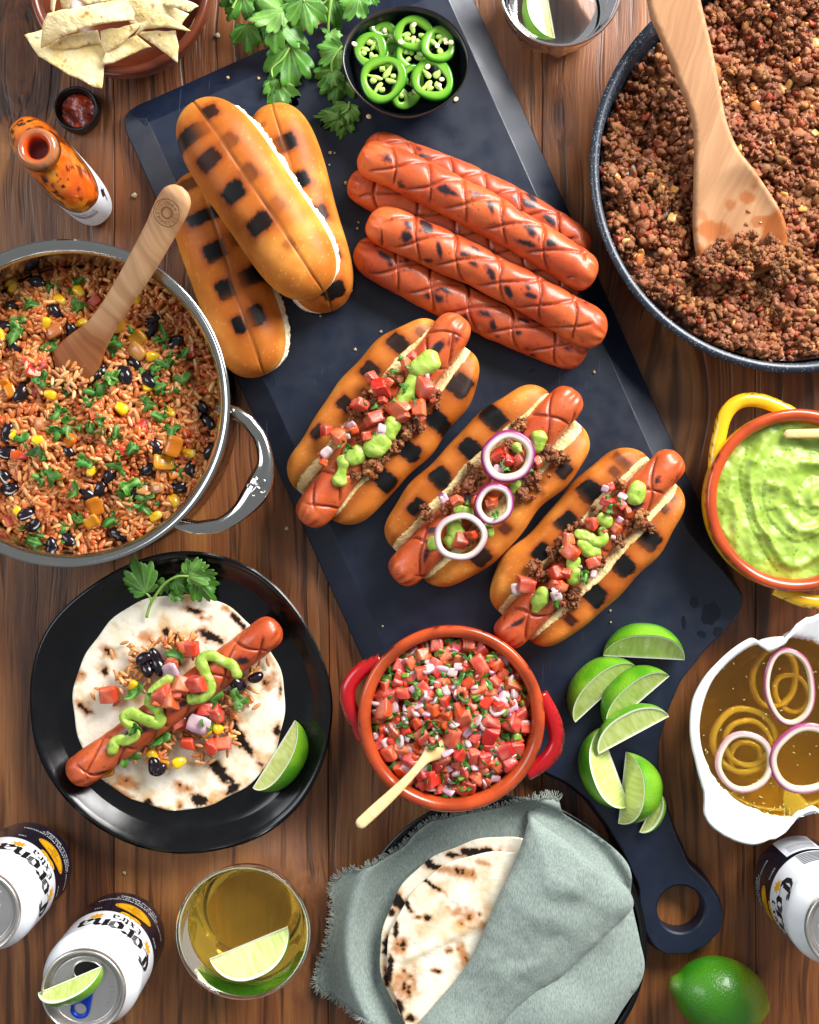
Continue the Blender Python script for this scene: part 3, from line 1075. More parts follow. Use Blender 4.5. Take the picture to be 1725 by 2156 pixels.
def plain_bun(label, A, B, z0, wpx, h, marks, seed, crumb_side=1, slit=0.0, waist=.05):
    zt = z0 + h * .8
    a, b = P(*A, zt), P(*B, zt)
    a[2] = b[2] = 0
    mid = (a + b) / 2
    L2 = np.linalg.norm(b - a) / 2
    T = (b - a) / (2 * L2)
    Nn = np.array([-T[1], T[0], 0])
    W = px(wpx, zt)
    ns, ntn = 190, 130
    s = np.sin(np.linspace(-np.pi / 2, np.pi / 2, ns) * .999)
    s = np.sign(s) * np.abs(s) ** .92
    e = (1 - np.abs(s) ** 4.6) ** (1 / 2.2)
    e = np.maximum(e, 1e-4)
    wy = W * e * (1 - waist * np.exp(-((s - .15) / .35) ** 2))
    hz = h * np.maximum(e, .0) ** .75
    ph = np.linspace(0, 2 * np.pi, ntn, endpoint=False)
    cs, sn = np.cos(ph), np.sin(ph)
    n_ = 2.5
    k = (np.abs(cs) ** n_ + np.abs(sn) ** n_) ** (-1 / n_)
    cy, cz = cs * k, sn * k
    Y = wy[:, None] * cy[None]
    zc = z0 + .34 * h
    Z = zc + np.where(cz > 0, .66 * hz[:, None] * cz[None], .20 * h * np.maximum(e, .02)[:, None] ** .5 * cz[None])
    X = (s * L2)[:, None] * np.ones(ntn)[None]
    groove = np.exp(-((Y - slit - .0006 * np.sin(X * 90 + seed)) / .0006) ** 2) * (cz[None] > 0)
    Z = Z - groove * .0016 - .0004 * np.exp(-((Y - slit) / .004) ** 2) * (cz[None] > 0)
    V = mid[None, None] + X[..., None] * T + Y[..., None] * Nn
    V[..., 2] = Z
    Vf = V.reshape(-1, 3)
    nz = fbm(Vf, 45, 2, seed)
    Vf[:, 2] += nz * .0010
    uv = np.c_[X.ravel(), Y.ravel()]
    top = np.tile(sstep(-.2, .8, cz), ns)
    c = crust_colour(Vf, top * .8 - .45, seed)
    mk_ = []
    for (mx_, my_, hu, hv, st, *an_) in marks:
        q = P(mx_, my_, z0 + h)
        q[2] = 0
        d = q - mid
        mk_.append((d @ T, d @ Nn, px(hu * 1.10, zt), px(hv * 1.08, zt), st, an_[0] if an_ else .12))
    c = burn_marks(Vf, c, uv, mk_, seed)
    c = mixc(c, C('#7a4515'), groove.ravel() * .8)
    F = grid_faces(ns, ntn, cv=True)
    root = thing("grilled_bun", label, "bun", (mid[0], mid[1], z0))
    add("crust", Vf, F, M_CRUST, root, c)
    # cut crumb showing as a ragged edge under the crust
    ns2, nt2 = 160, 48
    s = np.linspace(-1, 1, ns2)
    e = np.maximum((1 - np.abs(s) ** 4.6) ** (1 / 2.2), 1e-3)
    wy = (W + .0012) * e * (1 - waist * np.exp(-((s - .15) / .35) ** 2))
    ph = np.linspace(0, 2 * np.pi, nt2, endpoint=False)
    n_ = 3.2
    k = (np.abs(np.cos(ph)) ** n_ + np.abs(np.sin(ph)) ** n_) ** (-1 / n_)
    Y = wy[:, None] * (np.cos(ph) * k)[None] + crumb_side * .0022 * e[:, None]
    Z = z0 + .0005 + h * .18 + h * .175 * (np.sin(ph) * k)[None] * np.maximum(e, .3)[:, None]
    V = mid[None, None] + ((s * (L2 - .001))[:, None] * np.ones(nt2)[None])[..., None] * T + Y[..., None] * Nn
    V[..., 2] = Z
    Vc = V.reshape(-1, 3)
    rag = fbm(Vc, 380, 3, seed + 4)
    Vc = Vc + (rag[:, None] * .0018) * np.array([*Nn[:2], .5]) * np.sign(Y.ravel())[:, None]
    Vc[:, 2] = np.maximum(Vc[:, 2], z0)
    cc = mixc(C('#f3e6bd'), C('#fff7df'), sstep(-.3, .3, rag))
    add("crumb", Vc, grid_faces(ns2, nt2, cv=True), M_CRUMB, root, cc)
    return root


def z1(x, y):
    return (.332 * x, .332 * y)


def z4(x, y):
    return (.3652 * x, 458.2 + .3652 * y)


LBm = [(*z1(1200, 1150), 12, 30, .55), (*z1(1290, 1370), 14, 33, .95), (*z4(1370, 110), 16, 24, .95), (*z4(1240, 190), 18, 22, .95),
       (*z4(1440, 330), 18, 25, .97), (*z4(1300, 410), 19, 17, .97), (*z4(1475, 565), 21, 18, .97), (*z4(1375, 620), 18, 12, .95)]
plain_bun("grilled bun with black bar marks lying under the top bun, nearest the rice pot", (402, 350), (545, 785), BT, 84, .040, LBm, 41, crumb_side=1, slit=.003)
RBm = [(598, 300, 18, 26, .97), (560, 310, 14, 14, .6), (633, 377, 16, 17, .97), (676, 445, 15, 12, .8), (700, 610, 15, 26, .95), (545, 262, 6, 14, .25), (708, 528, 14, 8, .6)]
plain_bun("grilled bun half hidden under the top bun, beside the coriander bunch", (565, 207), (693, 647), BT, 78, .040, RBm, 42, crumb_side=-1, slit=.002)
TBm = [(398, 281, 17, 39, .93, -.1), (441, 230, 15, 17, .85, -.1), (478, 297, 15, 20, .55), (440, 335, 17, 24, .85), (521, 365, 17, 18, .97), (491, 404, 20, 25, .98), (581, 433, 15, 15, .32), (545, 470, 18, 25, .93), (607, 513, 8, 10, .22)]
plain_bun("golden grilled bun lying across two others with a slit down its crown", (397, 205), (672, 608), BT + .030, 88, .040, TBm, 43, crumb_side=1, slit=.002, waist=.02)


# ---- opened hot dog buns
def open_bun(label, A, B, W, lip, L, marks, seed, h=.037):
    zt = BT + h
    a, b = P(*A, BT + .024), P(*B, BT + .024)
    a[2] = b[2] = 0
    mid = (a + b) / 2
    T = (b - a) / np.linalg.norm(b - a)
    Nn = np.array([-T[1], T[0], 0])            # to the left of A->B
    W, lip, L = px(W, zt), px(lip, zt), px(L, zt)
    mk_ = []
    for (mx_, my_, hu, hv, st, *an_) in marks:
        q = P(mx_, my_, zt)
        q[2] = 0
        d = q - mid
        mk_.append((d @ T, d @ Nn, px(hu * 1.12, zt), px(hv * 1.08, zt), st, an_[0] if an_ else 0.0))
    root = thing("hot_dog_bun", label, "bun", (mid[0], mid[1], BT))
    ns, ntn = 180, 70
    s = np.sin(np.linspace(-np.pi / 2, np.pi / 2, ns) * .999)
    for side in (1, -1):
        rs = np.random.default_rng(seed + (3 if side > 0 else 0))
        e = np.maximum((1 - np.abs(s) ** 4.2) ** (1 / 2.1), 1e-3)
        wv = 1 + .03 * np.sin(s * 4 + rs.uniform(0, 6)) + .02 * np.sin(s * 9 + rs.uniform(0, 6))
        vi = lip * (.72 + .28 * e) * (1 + .05 * np.sin(s * 5 + rs.uniform(0, 6))) + .0006 * np.sin(s * 13 + seed)
        vo = vi + (W * wv - lip) * e
        hz = h * e ** .45
        ph = np.linspace(0, np.pi, ntn)
        Vv = vi[:, None] + (vo - vi)[:, None] * (np.sin(ph) ** .62)[None]
        Zz = BT + .0004 + hz[:, None] * (.5 + .5 * np.cos(ph) * np.abs(np.cos(ph)) ** -.25 * 1.0)[None]
        dip = np.exp(-(ph / .45) ** 2)[None] * .0030
        Zz = Zz - dip * e[:, None]
        X = (s * L)[:, None] * np.ones(ntn)[None]
        V = mid[None, None] + X[..., None] * T + (side * Vv)[..., None] * Nn
        V[..., 2] = Zz
        Vf = V.reshape(-1, 3)
        Vf[:, 2] += fbm(Vf, 50, 2, seed + side) * .0012
        Vf[:, 2] = np.maximum(Vf[:, 2], BT + .0003)
        top = np.tile(sstep(2.2, .6, ph), ns)
        edge = np.tile(np.exp(-(ph / .16) ** 2), ns)
        c = crust_colour(Vf, top * .75 - .35, seed + side)
        c = mixc(c, C('#7a3a12'), edge * .55)
        c = burn_marks(Vf, c, np.c_[X.ravel(), (side * Vv).ravel()], mk_, seed)
        F = grid_faces(ns, ntn)
        if side > 0:
            F = [tuple(reversed(f)) for f in F]
        half = add("bun_half", Vf, F, M_CRUST, root, c)
        # cut face: from the lip down into the hinge
        nf = 22
        q = np.linspace(0, 1, nf)
        v2 = vi[:, None] * (1 - q)[None] + (vi * .25)[:, None] * q[None]
        z2 = Zz[:, :1] - (Zz[:, :1] - (BT + .005)) * (q ** 1.9)[None]
        X2 = (s * L * .998)[:, None] * np.ones(nf)[None]
        V = mid[None, None] + X2[..., None] * T + (side * v2)[..., None] * Nn
        V[..., 2] = z2
        Vc = V.reshape(-1, 3)
        Vc = Vc + (fbm(Vc, 420, 3, seed + 5)[:, None] * .0009) * np.array([Nn[0] * side, Nn[1] * side, 1])
        Vc[::1, 2] = np.maximum(Vc[:, 2], BT + .001)
        n = fbm(Vc, 160, 3, seed + 6)
        cc = mixc(C('#ecd8a2'), C('#d6b97c'), sstep(-.2, .5, n))
        cc = mixc(cc, C('#b57a35'), np.tile(np.exp(-(q / .05) ** 2), ns) * .8)
        F = grid_faces(ns, nf)
        if side < 0:
            F = [tuple(reversed(f)) for f in F]
        add("crumb", Vc, F, M_CRUMB, half, cc)
    return root


def zA(x, y):
    return (572.7 + .332 * x, 630 + .332 * y)


def zB(x, y):
    return (1002.3 + .2922 * x, 773.2 + .2922 * y)


def q_(f, l):
    return [(*f(x, y), a, b, s_) for x, y, a, b, s_ in l]


open_bun("grilled hot dog bun topped with salsa and dabs of guacamole, next to the plain buns", (649, 1075), (968, 693), 121, 60, 236,
         q_(zA, [(800, 270, 17, 24, .9), (620, 450, 17, 18, .9), (465, 660, 14, 16, .9), (290, 840, 16, 11, .9), (1190, 540, 24, 24, .9), (1055, 780, 19, 26, .97), (870, 960, 18, 22, .97), (715, 1150, 18, 24, .97), (960, 215, 9, 18, .35)]), 51)
open_bun("middle grilled hot dog bun with three red onion rings on its filling", (853, 1195), (1200, 852), 122, 62, 238,
         q_(zA, [(1405, 750, 20, 27, .97), (1255, 945, 19, 23, .97), (1070, 1130, 19, 22, .97), (920, 1315, 18, 15, .97), (1480, 1455, 12, 14, .6), (1330, 1630, 19, 20, .9)])
         + q_(zB, [(640, 740, 18, 15, .9), (470, 900, 6, 9, .3), (210, 1165, 11, 12, .6)]), 52)
open_bun("grilled hot dog bun with a wavy guacamole line, next to the lime wedges", (1075, 1328), (1405, 978), 117, 58, 232,
         q_(zB, [(830, 900, 21, 25, .95), (655, 1115, 20, 17, .95), (480, 1330, 19, 15, .95), (1060, 680, 12, 22, .55), (1010, 750, 9, 13, .5), (1240, 1235, 21, 26, .95), (1055, 1425, 21, 27, .97), (855, 1640, 21, 25, .97), (680, 1820, 10, 16, .8), (1360, 1010, 9, 12, .6), (1420, 940, 8, 8, .5)]), 53)
ZD = BT + .0255
sausage("scored sausage in the hot dog bun beside the plain buns", (640, 1104), (975, 668), ZD, ZD + .002, 39, 31, burn=7, roll=0.0)
sausage("scored sausage with a cupped dark end in the onion ring hot dog", (832, 1222), (1216, 824), ZD, ZD + .002, 38, 32, burn=6, dark=.25)
sausage("scored sausage with a browned tip in the hot dog beside the lime wedges", (1054, 1354), (1429, 957), ZD, ZD + .002, 37, 33, burn=7, dark=.2)

# ================================================================== small food pieces (shared meshes)
def cube_sphere(n, lin=None):
    P_, F = [], []
    idx = {}

    def vid(p):
        k = tuple(np.round(p, 6))
        if k not in idx:
            idx[k] = len(P_)
            P_.append(k)
        return idx[k]
    lin = np.linspace(-1, 1, n + 1) if lin is None else lin
    for ax in range(3):
        for sg in (-1, 1):
            for i in range(n):
                for jj in range(n):
                    q = []
                    for (a, b) in ((i, jj), (i + 1, jj), (i + 1, jj + 1), (i, jj + 1)):
                        p = [0, 0, 0]
                        p[ax] = sg
                        p[(ax + 1) % 3] = lin[a] * 1.0
                        p[(ax + 2) % 3] = lin[b] * 1.0
                        q.append(vid(p))
                    F.append(tuple(q if sg > 0 else reversed(q)))
    return np.array(P_, float), F


CS3, CF3 = cube_sphere(3)
CS4, CF4 = cube_sphere(4)
CS10, CF10 = cube_sphere(10)
CSB, CFB = cube_sphere(5, [-1, -.86, -.4, .4, .86, 1])


def ball(V):
    return V / np.linalg.norm(V, axis=1)[:, None]


def rcube(V, p=5.0):
    return V / ((np.abs(V) ** p).sum(1) ** (1 / p))[:, None]


def uv_ellipsoid(nu, nv):
    V, F = [], []
    for i in range(nu + 1):
        t = np.pi * i / nu
        for k in range(nv):
            a = 2 * np.pi * k / nv
            V.append((math.cos(t), math.sin(t) * math.cos(a), math.sin(t) * math.sin(a)))
    return np.array(V), grid_faces(nu + 1, nv, cv=True)


M_BEEF = mat("browned_beef", vcol=True, rough=.34, spec=.5, rnd=.25, hue=.018, bump=[(900, .5, .0010), (2200, .4, .0005)])
M_TOM = mat("tomato_flesh", vcol=True, rough=.18, spec=.5, sss=.30, sss_r=(1, .25, .15), sss_scale=.003, rnd=.18, hue=.022, coat=.35, bump=[(350, .3, .0009)])
M_ONI = mat("onion_flesh", vcol=True, rough=.22, spec=.5, sss=.4, sss_r=(1, .8, .9), sss_scale=.003, rnd=.10, coat=.2)
M_HERB = mat("herb_leaf", vcol=True, rough=.42, spec=.4, rnd=.25, hue=.03, sss=.12, sss_r=(.4, 1, .2), sss_scale=.001, bump=[(500, .2, .0004)])
M_GUAC = mat("guacamole_cream", vcol=True, rough=.40, spec=.5, sss=.25, sss_r=(.8, 1, .4), sss_scale=.003, coat=.05, var=[(200, .05)], bump=[(240, .25, .0010), (700, .2, .0005)])
M_BEAN = mat("black_bean_skin", vcol=True, rough=.16, spec=.5, coat=.3, rnd=.3, var=[(200, .2)])
M_CORN = mat("corn_kernel", vcol=True, rough=.20, spec=.5, sss=.3, sss_r=(1, .7, .2), sss_scale=.003, rnd=.12, coat=.3)
M_RICE = mat("rice_grain", vcol=True, rough=.30, spec=.5, sss=.25, sss_r=(1, .5, .3), sss_scale=.002, rnd=.22, hue=.02, coat=.15)
M_PEP = mat("pepper_piece", vcol=True, rough=.22, spec=.5, sss=.25, sss_r=(1, .5, .15), sss_scale=.003, rnd=.12, hue=.03, coat=.3)


def beef_proto(seed):
    """a clump of mince: many small ragged grains pressed together."""
    r_ = np.random.default_rng(seed)
    bits = []
    ax = r_.uniform(.75, 1.2, 3)
    for k in range(34):
        d = r_.normal(0, 1, 3)
        d = d / np.linalg.norm(d) * r_.uniform(.10, .40) * ax
        V = ball(CS4) * .5
        V = V * (1 + .7 * fbm(V + k * 3.3 + seed, 3.0, 2, seed + k))[:, None] * r_.uniform(.17, .33) * r_.uniform(.7, 1.35, 3)
        V = V + d
        t = r_.random()
        c = mixc(C('#84492a'), C('#ad7144'), t)
        if r_.random() < .14:
            c = C('#9c431a')
        n = fbm(V, 9, 2, seed + k)
        bits.append((V, CF4, mixc(np.broadcast_to(c, (len(V), 3)), C('#5f3018'), sstep(.0, .5, n) * .6)))
    V, F, c = join(bits)
    return mk("beef_crumb", V, F, c)


def tomato_proto(seed):
    r_ = np.random.default_rng(seed)
    V = rcube(CSB, 9)
    V = V + .30 * np.array([vnoise(V + i * 9, .75, seed + i) for i in range(3)]).T + .05 * np.array([vnoise(V + i * 5, 3.0, seed + 7 + i) for i in range(3)]).T
    V = V * .5 * r_.uniform(.5, 1.05, 3)
    skin = sstep(.25, .42, V[:, r_.integers(0, 3)] * r_.choice([-1, 1]))
    n = fbm(V, 4, 2, seed)
    c = mixc(C('#c24529'), C('#dc7a5e'), sstep(-.3, .5, n))
    c = mixc(c, C('#dc9274'), sstep(.30, .65, fbm(V, 3, 2, seed + 4)) * .5)
    c = mixc(c, C('#cf3c14'), skin)
    return mk("tomato_cube", V, CFB, c)


def onion_proto(seed):
    r_ = np.random.default_rng(seed)
    V = rcube(CS3, 6) * np.array([.5, .40, .15]) * r_.uniform(.6, 1.25, 3)
    V = V + .07 * np.array([vnoise(V * 2 + i * 9, 1.3, seed + i) for i in range(3)]).T
    V[:, 2] += .35 * (V[:, 0] ** 2) * r_.uniform(.3, 1.2)
    e = sstep(.1, .4, V[:, 1] * r_.choice([-1, 1]))
    c = mixc(mixc(C('#cdb9b4'), C('#c9a0ae'), r_.random()), C('#7d1a5a'), e * r_.choice([.5, .9, 1.0]))
    return mk("onion_piece", V, CF3, c)


def leafbit_proto(seed):
    r_ = np.random.default_rng(seed)
    m = 9
    a = np.linspace(0, 2 * np.pi, 20, endpoint=False)
    rad = .34 + .12 * np.sin(a * 3 + r_.uniform(0, 6)) + .05 * np.sin(a * 8 + r_.uniform(0, 6))
    rad *= 1 + .5 * np.abs(np.cos(a))
    V = [(0, 0, 0)]
    F = []
    for ring in (.5, 1.0):
        for i, t in enumerate(a):
            x, y = ring * rad[i] * math.cos(t), ring * rad[i] * math.sin(t)
            V.append((x, y, 0))
    for i in range(20):
        F.append((0, 1 + i, 1 + (i + 1) % 20))
        F.append((1 + i, 21 + i, 21 + (i + 1) % 20, 1 + (i + 1) % 20))
    V = np.array(V)
    k1, k2 = r_.uniform(-1.6, 1.6), r_.uniform(-.9, .9)
    V[:, 2] = k1 * V[:, 0] ** 2 + k2 * V[:, 0] * V[:, 1] + .08 * np.sin(V[:, 1] * 9 + seed)
    c = mixc(C('#255412'), C('#3d701e'), sstep(0, .5, np.hypot(V[:, 0], V[:, 1])))
    c = mixc(c, C('#86b95e'), np.exp(-(V[:, 1] / .03) ** 2) * .6)
    V, F = solid(V, F, .02)
    return mk("coriander_piece", V, F, np.vstack([c, c]))


def bean_proto(seed):
    V, F = uv_ellipsoid(12, 12)
    V = V * [.5, .33, .30]
    V[:, 1] += .28 * V[:, 0] ** 2 - .05
    c = mixc(C('#150d14'), C('#35202a'), sstep(.2, .6, fbm(V, 3, 2, seed)) * .8)
    return mk("black_bean", V, F, c)


def corn_proto(seed):
    V = rcube(CS4, 3.2) * [.5, .42, .30]
    V[:, 1] *= 1 - .35 * (V[:, 0] + .5)
    c = mixc(C('#e9b413'), C('#f4d564'), sstep(.25, .5, V[:, 0]))
    return mk("corn_kernel", V, CF4, c)


def pepper_proto(seed, col):
    r_ = np.random.default_rng(seed)
    V = rcube(CS4, 7) * [.5, .38, .15] * r_.uniform(.8, 1.15, 3)
    V[:, 2] += .4 * V[:, 0] ** 2 * r_.uniform(-.4, 1)
    c = mixc(np.array(col), np.array(col) * .75, sstep(-.1, .1, V[:, 2]))
    return mk("pepper_piece", V, CF4, c)


def rice_geo():
    V, F = uv_ellipsoid(7, 6)
    V = V * [.5, .145, .135]
    V[:, 2] += .10 * V[:, 0] ** 2
    return V, F


BEEF = [beef_proto(100 + i) for i in range(10)]
TOM = [tomato_proto(200 + i) for i in range(12)]
ONI = [onion_proto(300 + i) for i in range(8)]
HERB = [leafbit_proto(400 + i) for i in range(9)]
BEAN = [bean_proto(500 + i) for i in range(4)]
CORN = [corn_proto(600 + i) for i in range(3)]
PEPO = [pepper_proto(700 + i, c) for i, c in enumerate([C('#e07a10'), C('#d8890f'), C('#c8430f'), C('#e3920f')])]
MATOF = {}
for l_, m_ in ((BEEF, M_BEEF), (TOM, M_TOM), (ONI, M_ONI), (HERB, M_HERB), (BEAN, M_BEAN), (CORN, M_CORN), (PEPO, M_PEP)):
    for me_ in l_:
        me_.materials.append(m_)


def place(me, parent, loc, size, rot=None, name=None):
    o = bpy.data.objects.new(name or me.name.split('.')[0], me)
    COL.objects.link(o)
    o.location = tuple(float(v) for v in loc)
    o.rotation_euler = rot if rot is not None else (random.uniform(0, 6.28), random.uniform(0, 6.28), random.uniform(0, 6.28))
    s = size if np.ndim(size) else (size, size, size)
    o.scale = tuple(float(v) for v in s)
    if parent is not None:
        o.parent = parent
        o.matrix_parent_inverse = WORLD_INV.get(parent.name, Matrix())
    return o


def flatrot(tilt=.5):
    return (random.uniform(-tilt, tilt), random.uniform(-tilt, tilt), random.uniform(0, 6.28))


def guac_col(V, seed=0):
    n = fbm(V, 300, 3, seed)
    c = mixc(C('#8fae3a'), C('#a6c054'), sstep(-.4, .4, n))
    return mixc(c, C('#3f6d1c'), sstep(.52, .6, fbm(V, 1300, 2, seed + 2)) * .8)


def squeeze(name, label, runs, group=None):
    """guacamole piped as runs of (x, y, z, radius px)."""
    parts = []
    for run in runs:
        pts = np.array([np.r_[P(x, y, z), px(r, z)] for x, y, z, r in run])
        if len(pts) == 1:
            pts = np.array([pts[0] + [-pts[0, 3] * .4, 0, 0, 0], pts[0] + [pts[0, 3] * .4, 0, 0, 0]])
        p = smooth_path(pts, max(12, len(run) * 9))
        m = len(p)
        # rounded ends
        d = np.r_[0, np.cumsum(np.linalg.norm(np.diff(p[:, :3], axis=0), axis=1))]
        R0_, R1_ = p[0, 3], p[-1, 3]
        r = p[:, 3].copy()
        q = np.linspace(0, np.pi / 2, 7)
        t0 = p[0, :3] - p[1, :3]
        t0 /= np.linalg.norm(t0)
        t1 = p[-1, :3] - p[-2, :3]
        t1 /= np.linalg.norm(t1)
        head = [p[0, :3] + t0 * R0_ * math.sin(a) * .9 for a in q[::-1]][:-1]
        tail = [p[-1, :3] + t1 * R1_ * math.sin(a) * .9 for a in q][1:]
        rr_ = [max(R0_ * math.cos(a), 1e-5) for a in q[::-1]][:-1] + list(r) + [max(R1_ * math.cos(a), 1e-5) for a in q][1:]
        path = np.vstack([head, p[:, :3], tail])
        V, F = tube(path, rr_, 22, flat=.72)
        V = V + (fbm(V, 130, 2, 5)[:, None] * .0017) + (fbm(V, 420, 2, 6)[:, None] * .0004)
        parts.append((V, F))
    if len(parts) == 1:
        V, F = parts[0]
        o = add(name, V, F, M_GUAC, None, guac_col(V))
        return tag(o, label, "guacamole", group)
    root = thing(name, label, "guacamole", parts[0][0].mean(0), group)
    for V, F in parts:
        add("dab", V, F, M_GUAC, root, guac_col(V))
    return root


def hotdog_filling(label, cxy, zt, f, sc_, beef, tom, oni, herb):
    c = P(*cxy, zt)
    root = thing("hot_dog_topping", label, "topping", c)
    for (x, y, s) in beef:
        q = f(x, y)
        z = zt - .003 + random.uniform(-.001, .002)
        place(random.choice(BEEF), root, P(*q, z), px(s * sc_ * 2.1, z))
        for _ in range(5):
            z = zt - .003 + random.uniform(-.002, .002)
            place(random.choice(BEEF), root, P(q[0] + random.gauss(0, s * sc_ * .7), q[1] + random.gauss(0, s * sc_ * .7), z), px(s * sc_ * random.uniform(.7, 1.2), z))
    for (x, y, s) in tom:
        q = f(x, y)
        z = zt + .003 + random.uniform(0, .003)
        place(random.choice(TOM), root, P(*q, z), px(s * sc_ * random.uniform(1.6, 2.0), z), flatrot(.7))
    for (x, y, s) in oni:
        q = f(x, y)
        z = zt + .0055
        place(random.choice(ONI), root, P(*q, z), px(s * sc_ * 2.4, z), flatrot(.6))
    for (x, y, s) in herb:
        q = f(x, y)
        z = zt + .0075
        place(random.choice(HERB), root, P(*q, z), px(s * sc_ * 1.9, z), flatrot(.5))
    return root


ZT = BT + .0400
hotdog_filling("beef crumbs and diced tomato salsa on the hot dog next to the plain buns", (810, 880), ZT, zA, .332,
               [(800, 500, 60), (720, 610, 55), (1010, 620, 70), (850, 830, 70), (900, 810, 50), (640, 1060, 75), (770, 930, 50), (530, 720, 50), (600, 610, 40), (500, 1080, 35), (740, 860, 50), (430, 850, 40), (960, 560, 50), (680, 760, 60), (560, 900, 45), (700, 700, 50)],
               [(635, 490, 42), (690, 565, 66), (740, 530, 40), (850, 395, 42), (885, 365, 40), (960, 560, 62), (800, 690, 66), (840, 740, 45), (930, 690, 55), (650, 760, 62), (555, 670, 50), (420, 880, 55), (950, 750, 34), (600, 865, 38), (345, 830, 40), (520, 825, 36), (330, 1035, 30), (310, 990, 26), (700, 640, 36), (450, 830, 30)],
               [(500, 795, 30), (705, 820, 42), (345, 970, 30), (1010, 552, 16), (985, 495, 22), (690, 840, 25), (480, 870, 20)],
               [(770, 455, 26), (815, 370, 20), (862, 430, 22), (850, 560, 34), (660, 682, 26), (575, 655, 26), (440, 905, 28), (480, 940, 30), (610, 750, 20), (780, 640, 22), (910, 640, 24), (715, 545, 16)])
squeeze("guacamole_topping", "lumpy dabs of pale green guacamole along the salsa hot dog next to the plain buns",
        [[(*zA(1000, 395), ZT + .004, 25), (*zA(930, 440), ZT + .004, 21)], [(*zA(895, 500), ZT + .003, 13), (*zA(860, 600), ZT + .003, 18), (*zA(800, 690), ZT + .001, 16)],
         [(*zA(770, 790), ZT + .002, 19), (*zA(740, 850), ZT + .002, 18)], [(*zA(690, 900), ZT + .002, 24), (*zA(650, 945), ZT + .002, 24)],
         [(*zA(545, 985), ZT + .001, 20), (*zA(515, 1000), ZT + .001, 19)], [(*zA(455, 1025), ZT + .001, 16), (*zA(440, 1090), ZT, 10), (*zA(430, 1145), ZT, 17)]])


def zM(x, y):
    return (x, y)


hotdog_filling("beef crumbs and tomato cubes under the onion rings of the middle hot dog", (1030, 1020), ZT, zM, 1.0,
               [(1096, 896, 15), (1160, 954, 23), (1175, 966, 16), (1125, 1010, 18), (1099, 1039, 18), (1004, 998, 20), (988, 1025, 20), (1097, 1038, 14), (898, 1085, 15), (938, 1075, 13), (1094, 896, 13), (1131, 1002, 14), (1050, 985, 16), (1020, 1040, 14), (960, 1090, 14), (1075, 940, 14), (1000, 1100, 14), (985, 1140, 12)],
               [(1049, 960, 15), (1069, 972, 14), (1093, 969, 16), (1034, 1055, 14), (961, 1055, 15), (1001, 1055, 13), (968, 1138, 20), (994, 1125, 15), (1131, 972, 15), (1032, 1060, 13), (1048, 962, 12), (1060, 950, 12), (990, 1132, 12)],
               [(935, 1050, 13), (1050, 988, 9), (1062, 965, 9), (930, 1045, 9)],
               [(1068, 986, 8), (1045, 1085, 10), (1058, 978, 7), (1118, 990, 7), (985, 1060, 7)])
squeeze("guacamole_topping", "guacamole dabs half covered by the onion rings of the middle hot dog",
        [[(1134, 922, ZT + .003, 18), (1128, 945, ZT + .002, 13)], [(958, 1100, ZT + .003, 17), (962, 1125, ZT + .002, 19), (950, 1140, ZT + .001, 16)], [(911, 1148, ZT - .001, 12), (914, 1138, ZT - .001, 12)], [(966, 1070, ZT + .002, 10), (990, 1080, ZT + .002, 11)],
         [(1027, 1112, ZT + .001, 13), (1030, 1124, ZT + .001, 10)], [(1086, 1020, ZT + .001, 11), (1082, 1032, ZT, 8)], [(1088, 940, ZT + .002, 11), (1094, 955, ZT + .002, 8)]])
hotdog_filling("beef, tomato and white onion bits on the hot dog next to the lime wedges", (1240, 1150), ZT - .001, zB, .2922,
               [(1040, 850, 50), (1180, 1080, 80), (1220, 1130, 55), (1030, 1240, 55), (740, 1130, 40), (600, 1270, 50), (560, 1340, 50), (430, 1440, 55), (470, 1490, 55), (690, 1630, 65), (720, 1690, 45), (620, 1700, 40), (900, 1420, 40), (690, 1165, 40), (1100, 1130, 50), (900, 1080, 50), (800, 1200, 45), (540, 1500, 40), (800, 1450, 45)],
               [(970, 860, 42), (955, 970, 48), (840, 1125, 54), (1010, 1160, 42), (670, 1240, 48), (690, 1330, 66), (590, 1480, 60), (655, 1490, 38), (840, 1410, 60), (880, 1380, 36), (360, 1560, 64), (560, 1560, 52), (615, 1580, 46), (925, 1185, 26), (1045, 990, 44), (1090, 1030, 34), (640, 1210, 30)],
               [(1035, 1100, 34), (580, 1645, 38), (580, 1608, 26), (290, 1600, 36), (850, 1490, 22), (930, 875, 24), (1060, 930, 26), (990, 1225, 14), (755, 1440, 18)],
               [(950, 945, 30), (962, 1030, 34), (1030, 975, 32), (790, 1525, 40), (770, 1480, 30), (580, 1695, 34), (615, 1320, 22), (910, 1160, 18)])
squeeze("guacamole_topping", "zigzag squeeze of guacamole on the hot dog next to the lime wedges",
        [[(*zB(1165, 880), ZT + .004, 19), (*zB(1150, 935), ZT + .004, 19)], [(*zB(900, 1090), ZT + .003, 11), (*zB(955, 1115), ZT + .003, 12)],
         [(*zB(735, 1205), ZT + .004, 11), (*zB(800, 1215), ZT + .004, 13), (*zB(880, 1255), ZT + .004, 13), (*zB(930, 1230), ZT + .004, 11), (*zB(915, 1170), ZT + .003, 9)],
         [(*zB(760, 1270), ZT + .003, 13), (*zB(810, 1320), ZT + .004, 15), (*zB(880, 1320), ZT + .003, 11)], [(*zB(700, 1390), ZT + .003, 14), (*zB(705, 1460), ZT + .003, 14), (*zB(700, 1530), ZT + .002, 14)],
         [(*zB(480, 1640), ZT + .001, 17), (*zB(455, 1690), ZT, 16), (*zB(430, 1755), ZT - .002, 7)]])


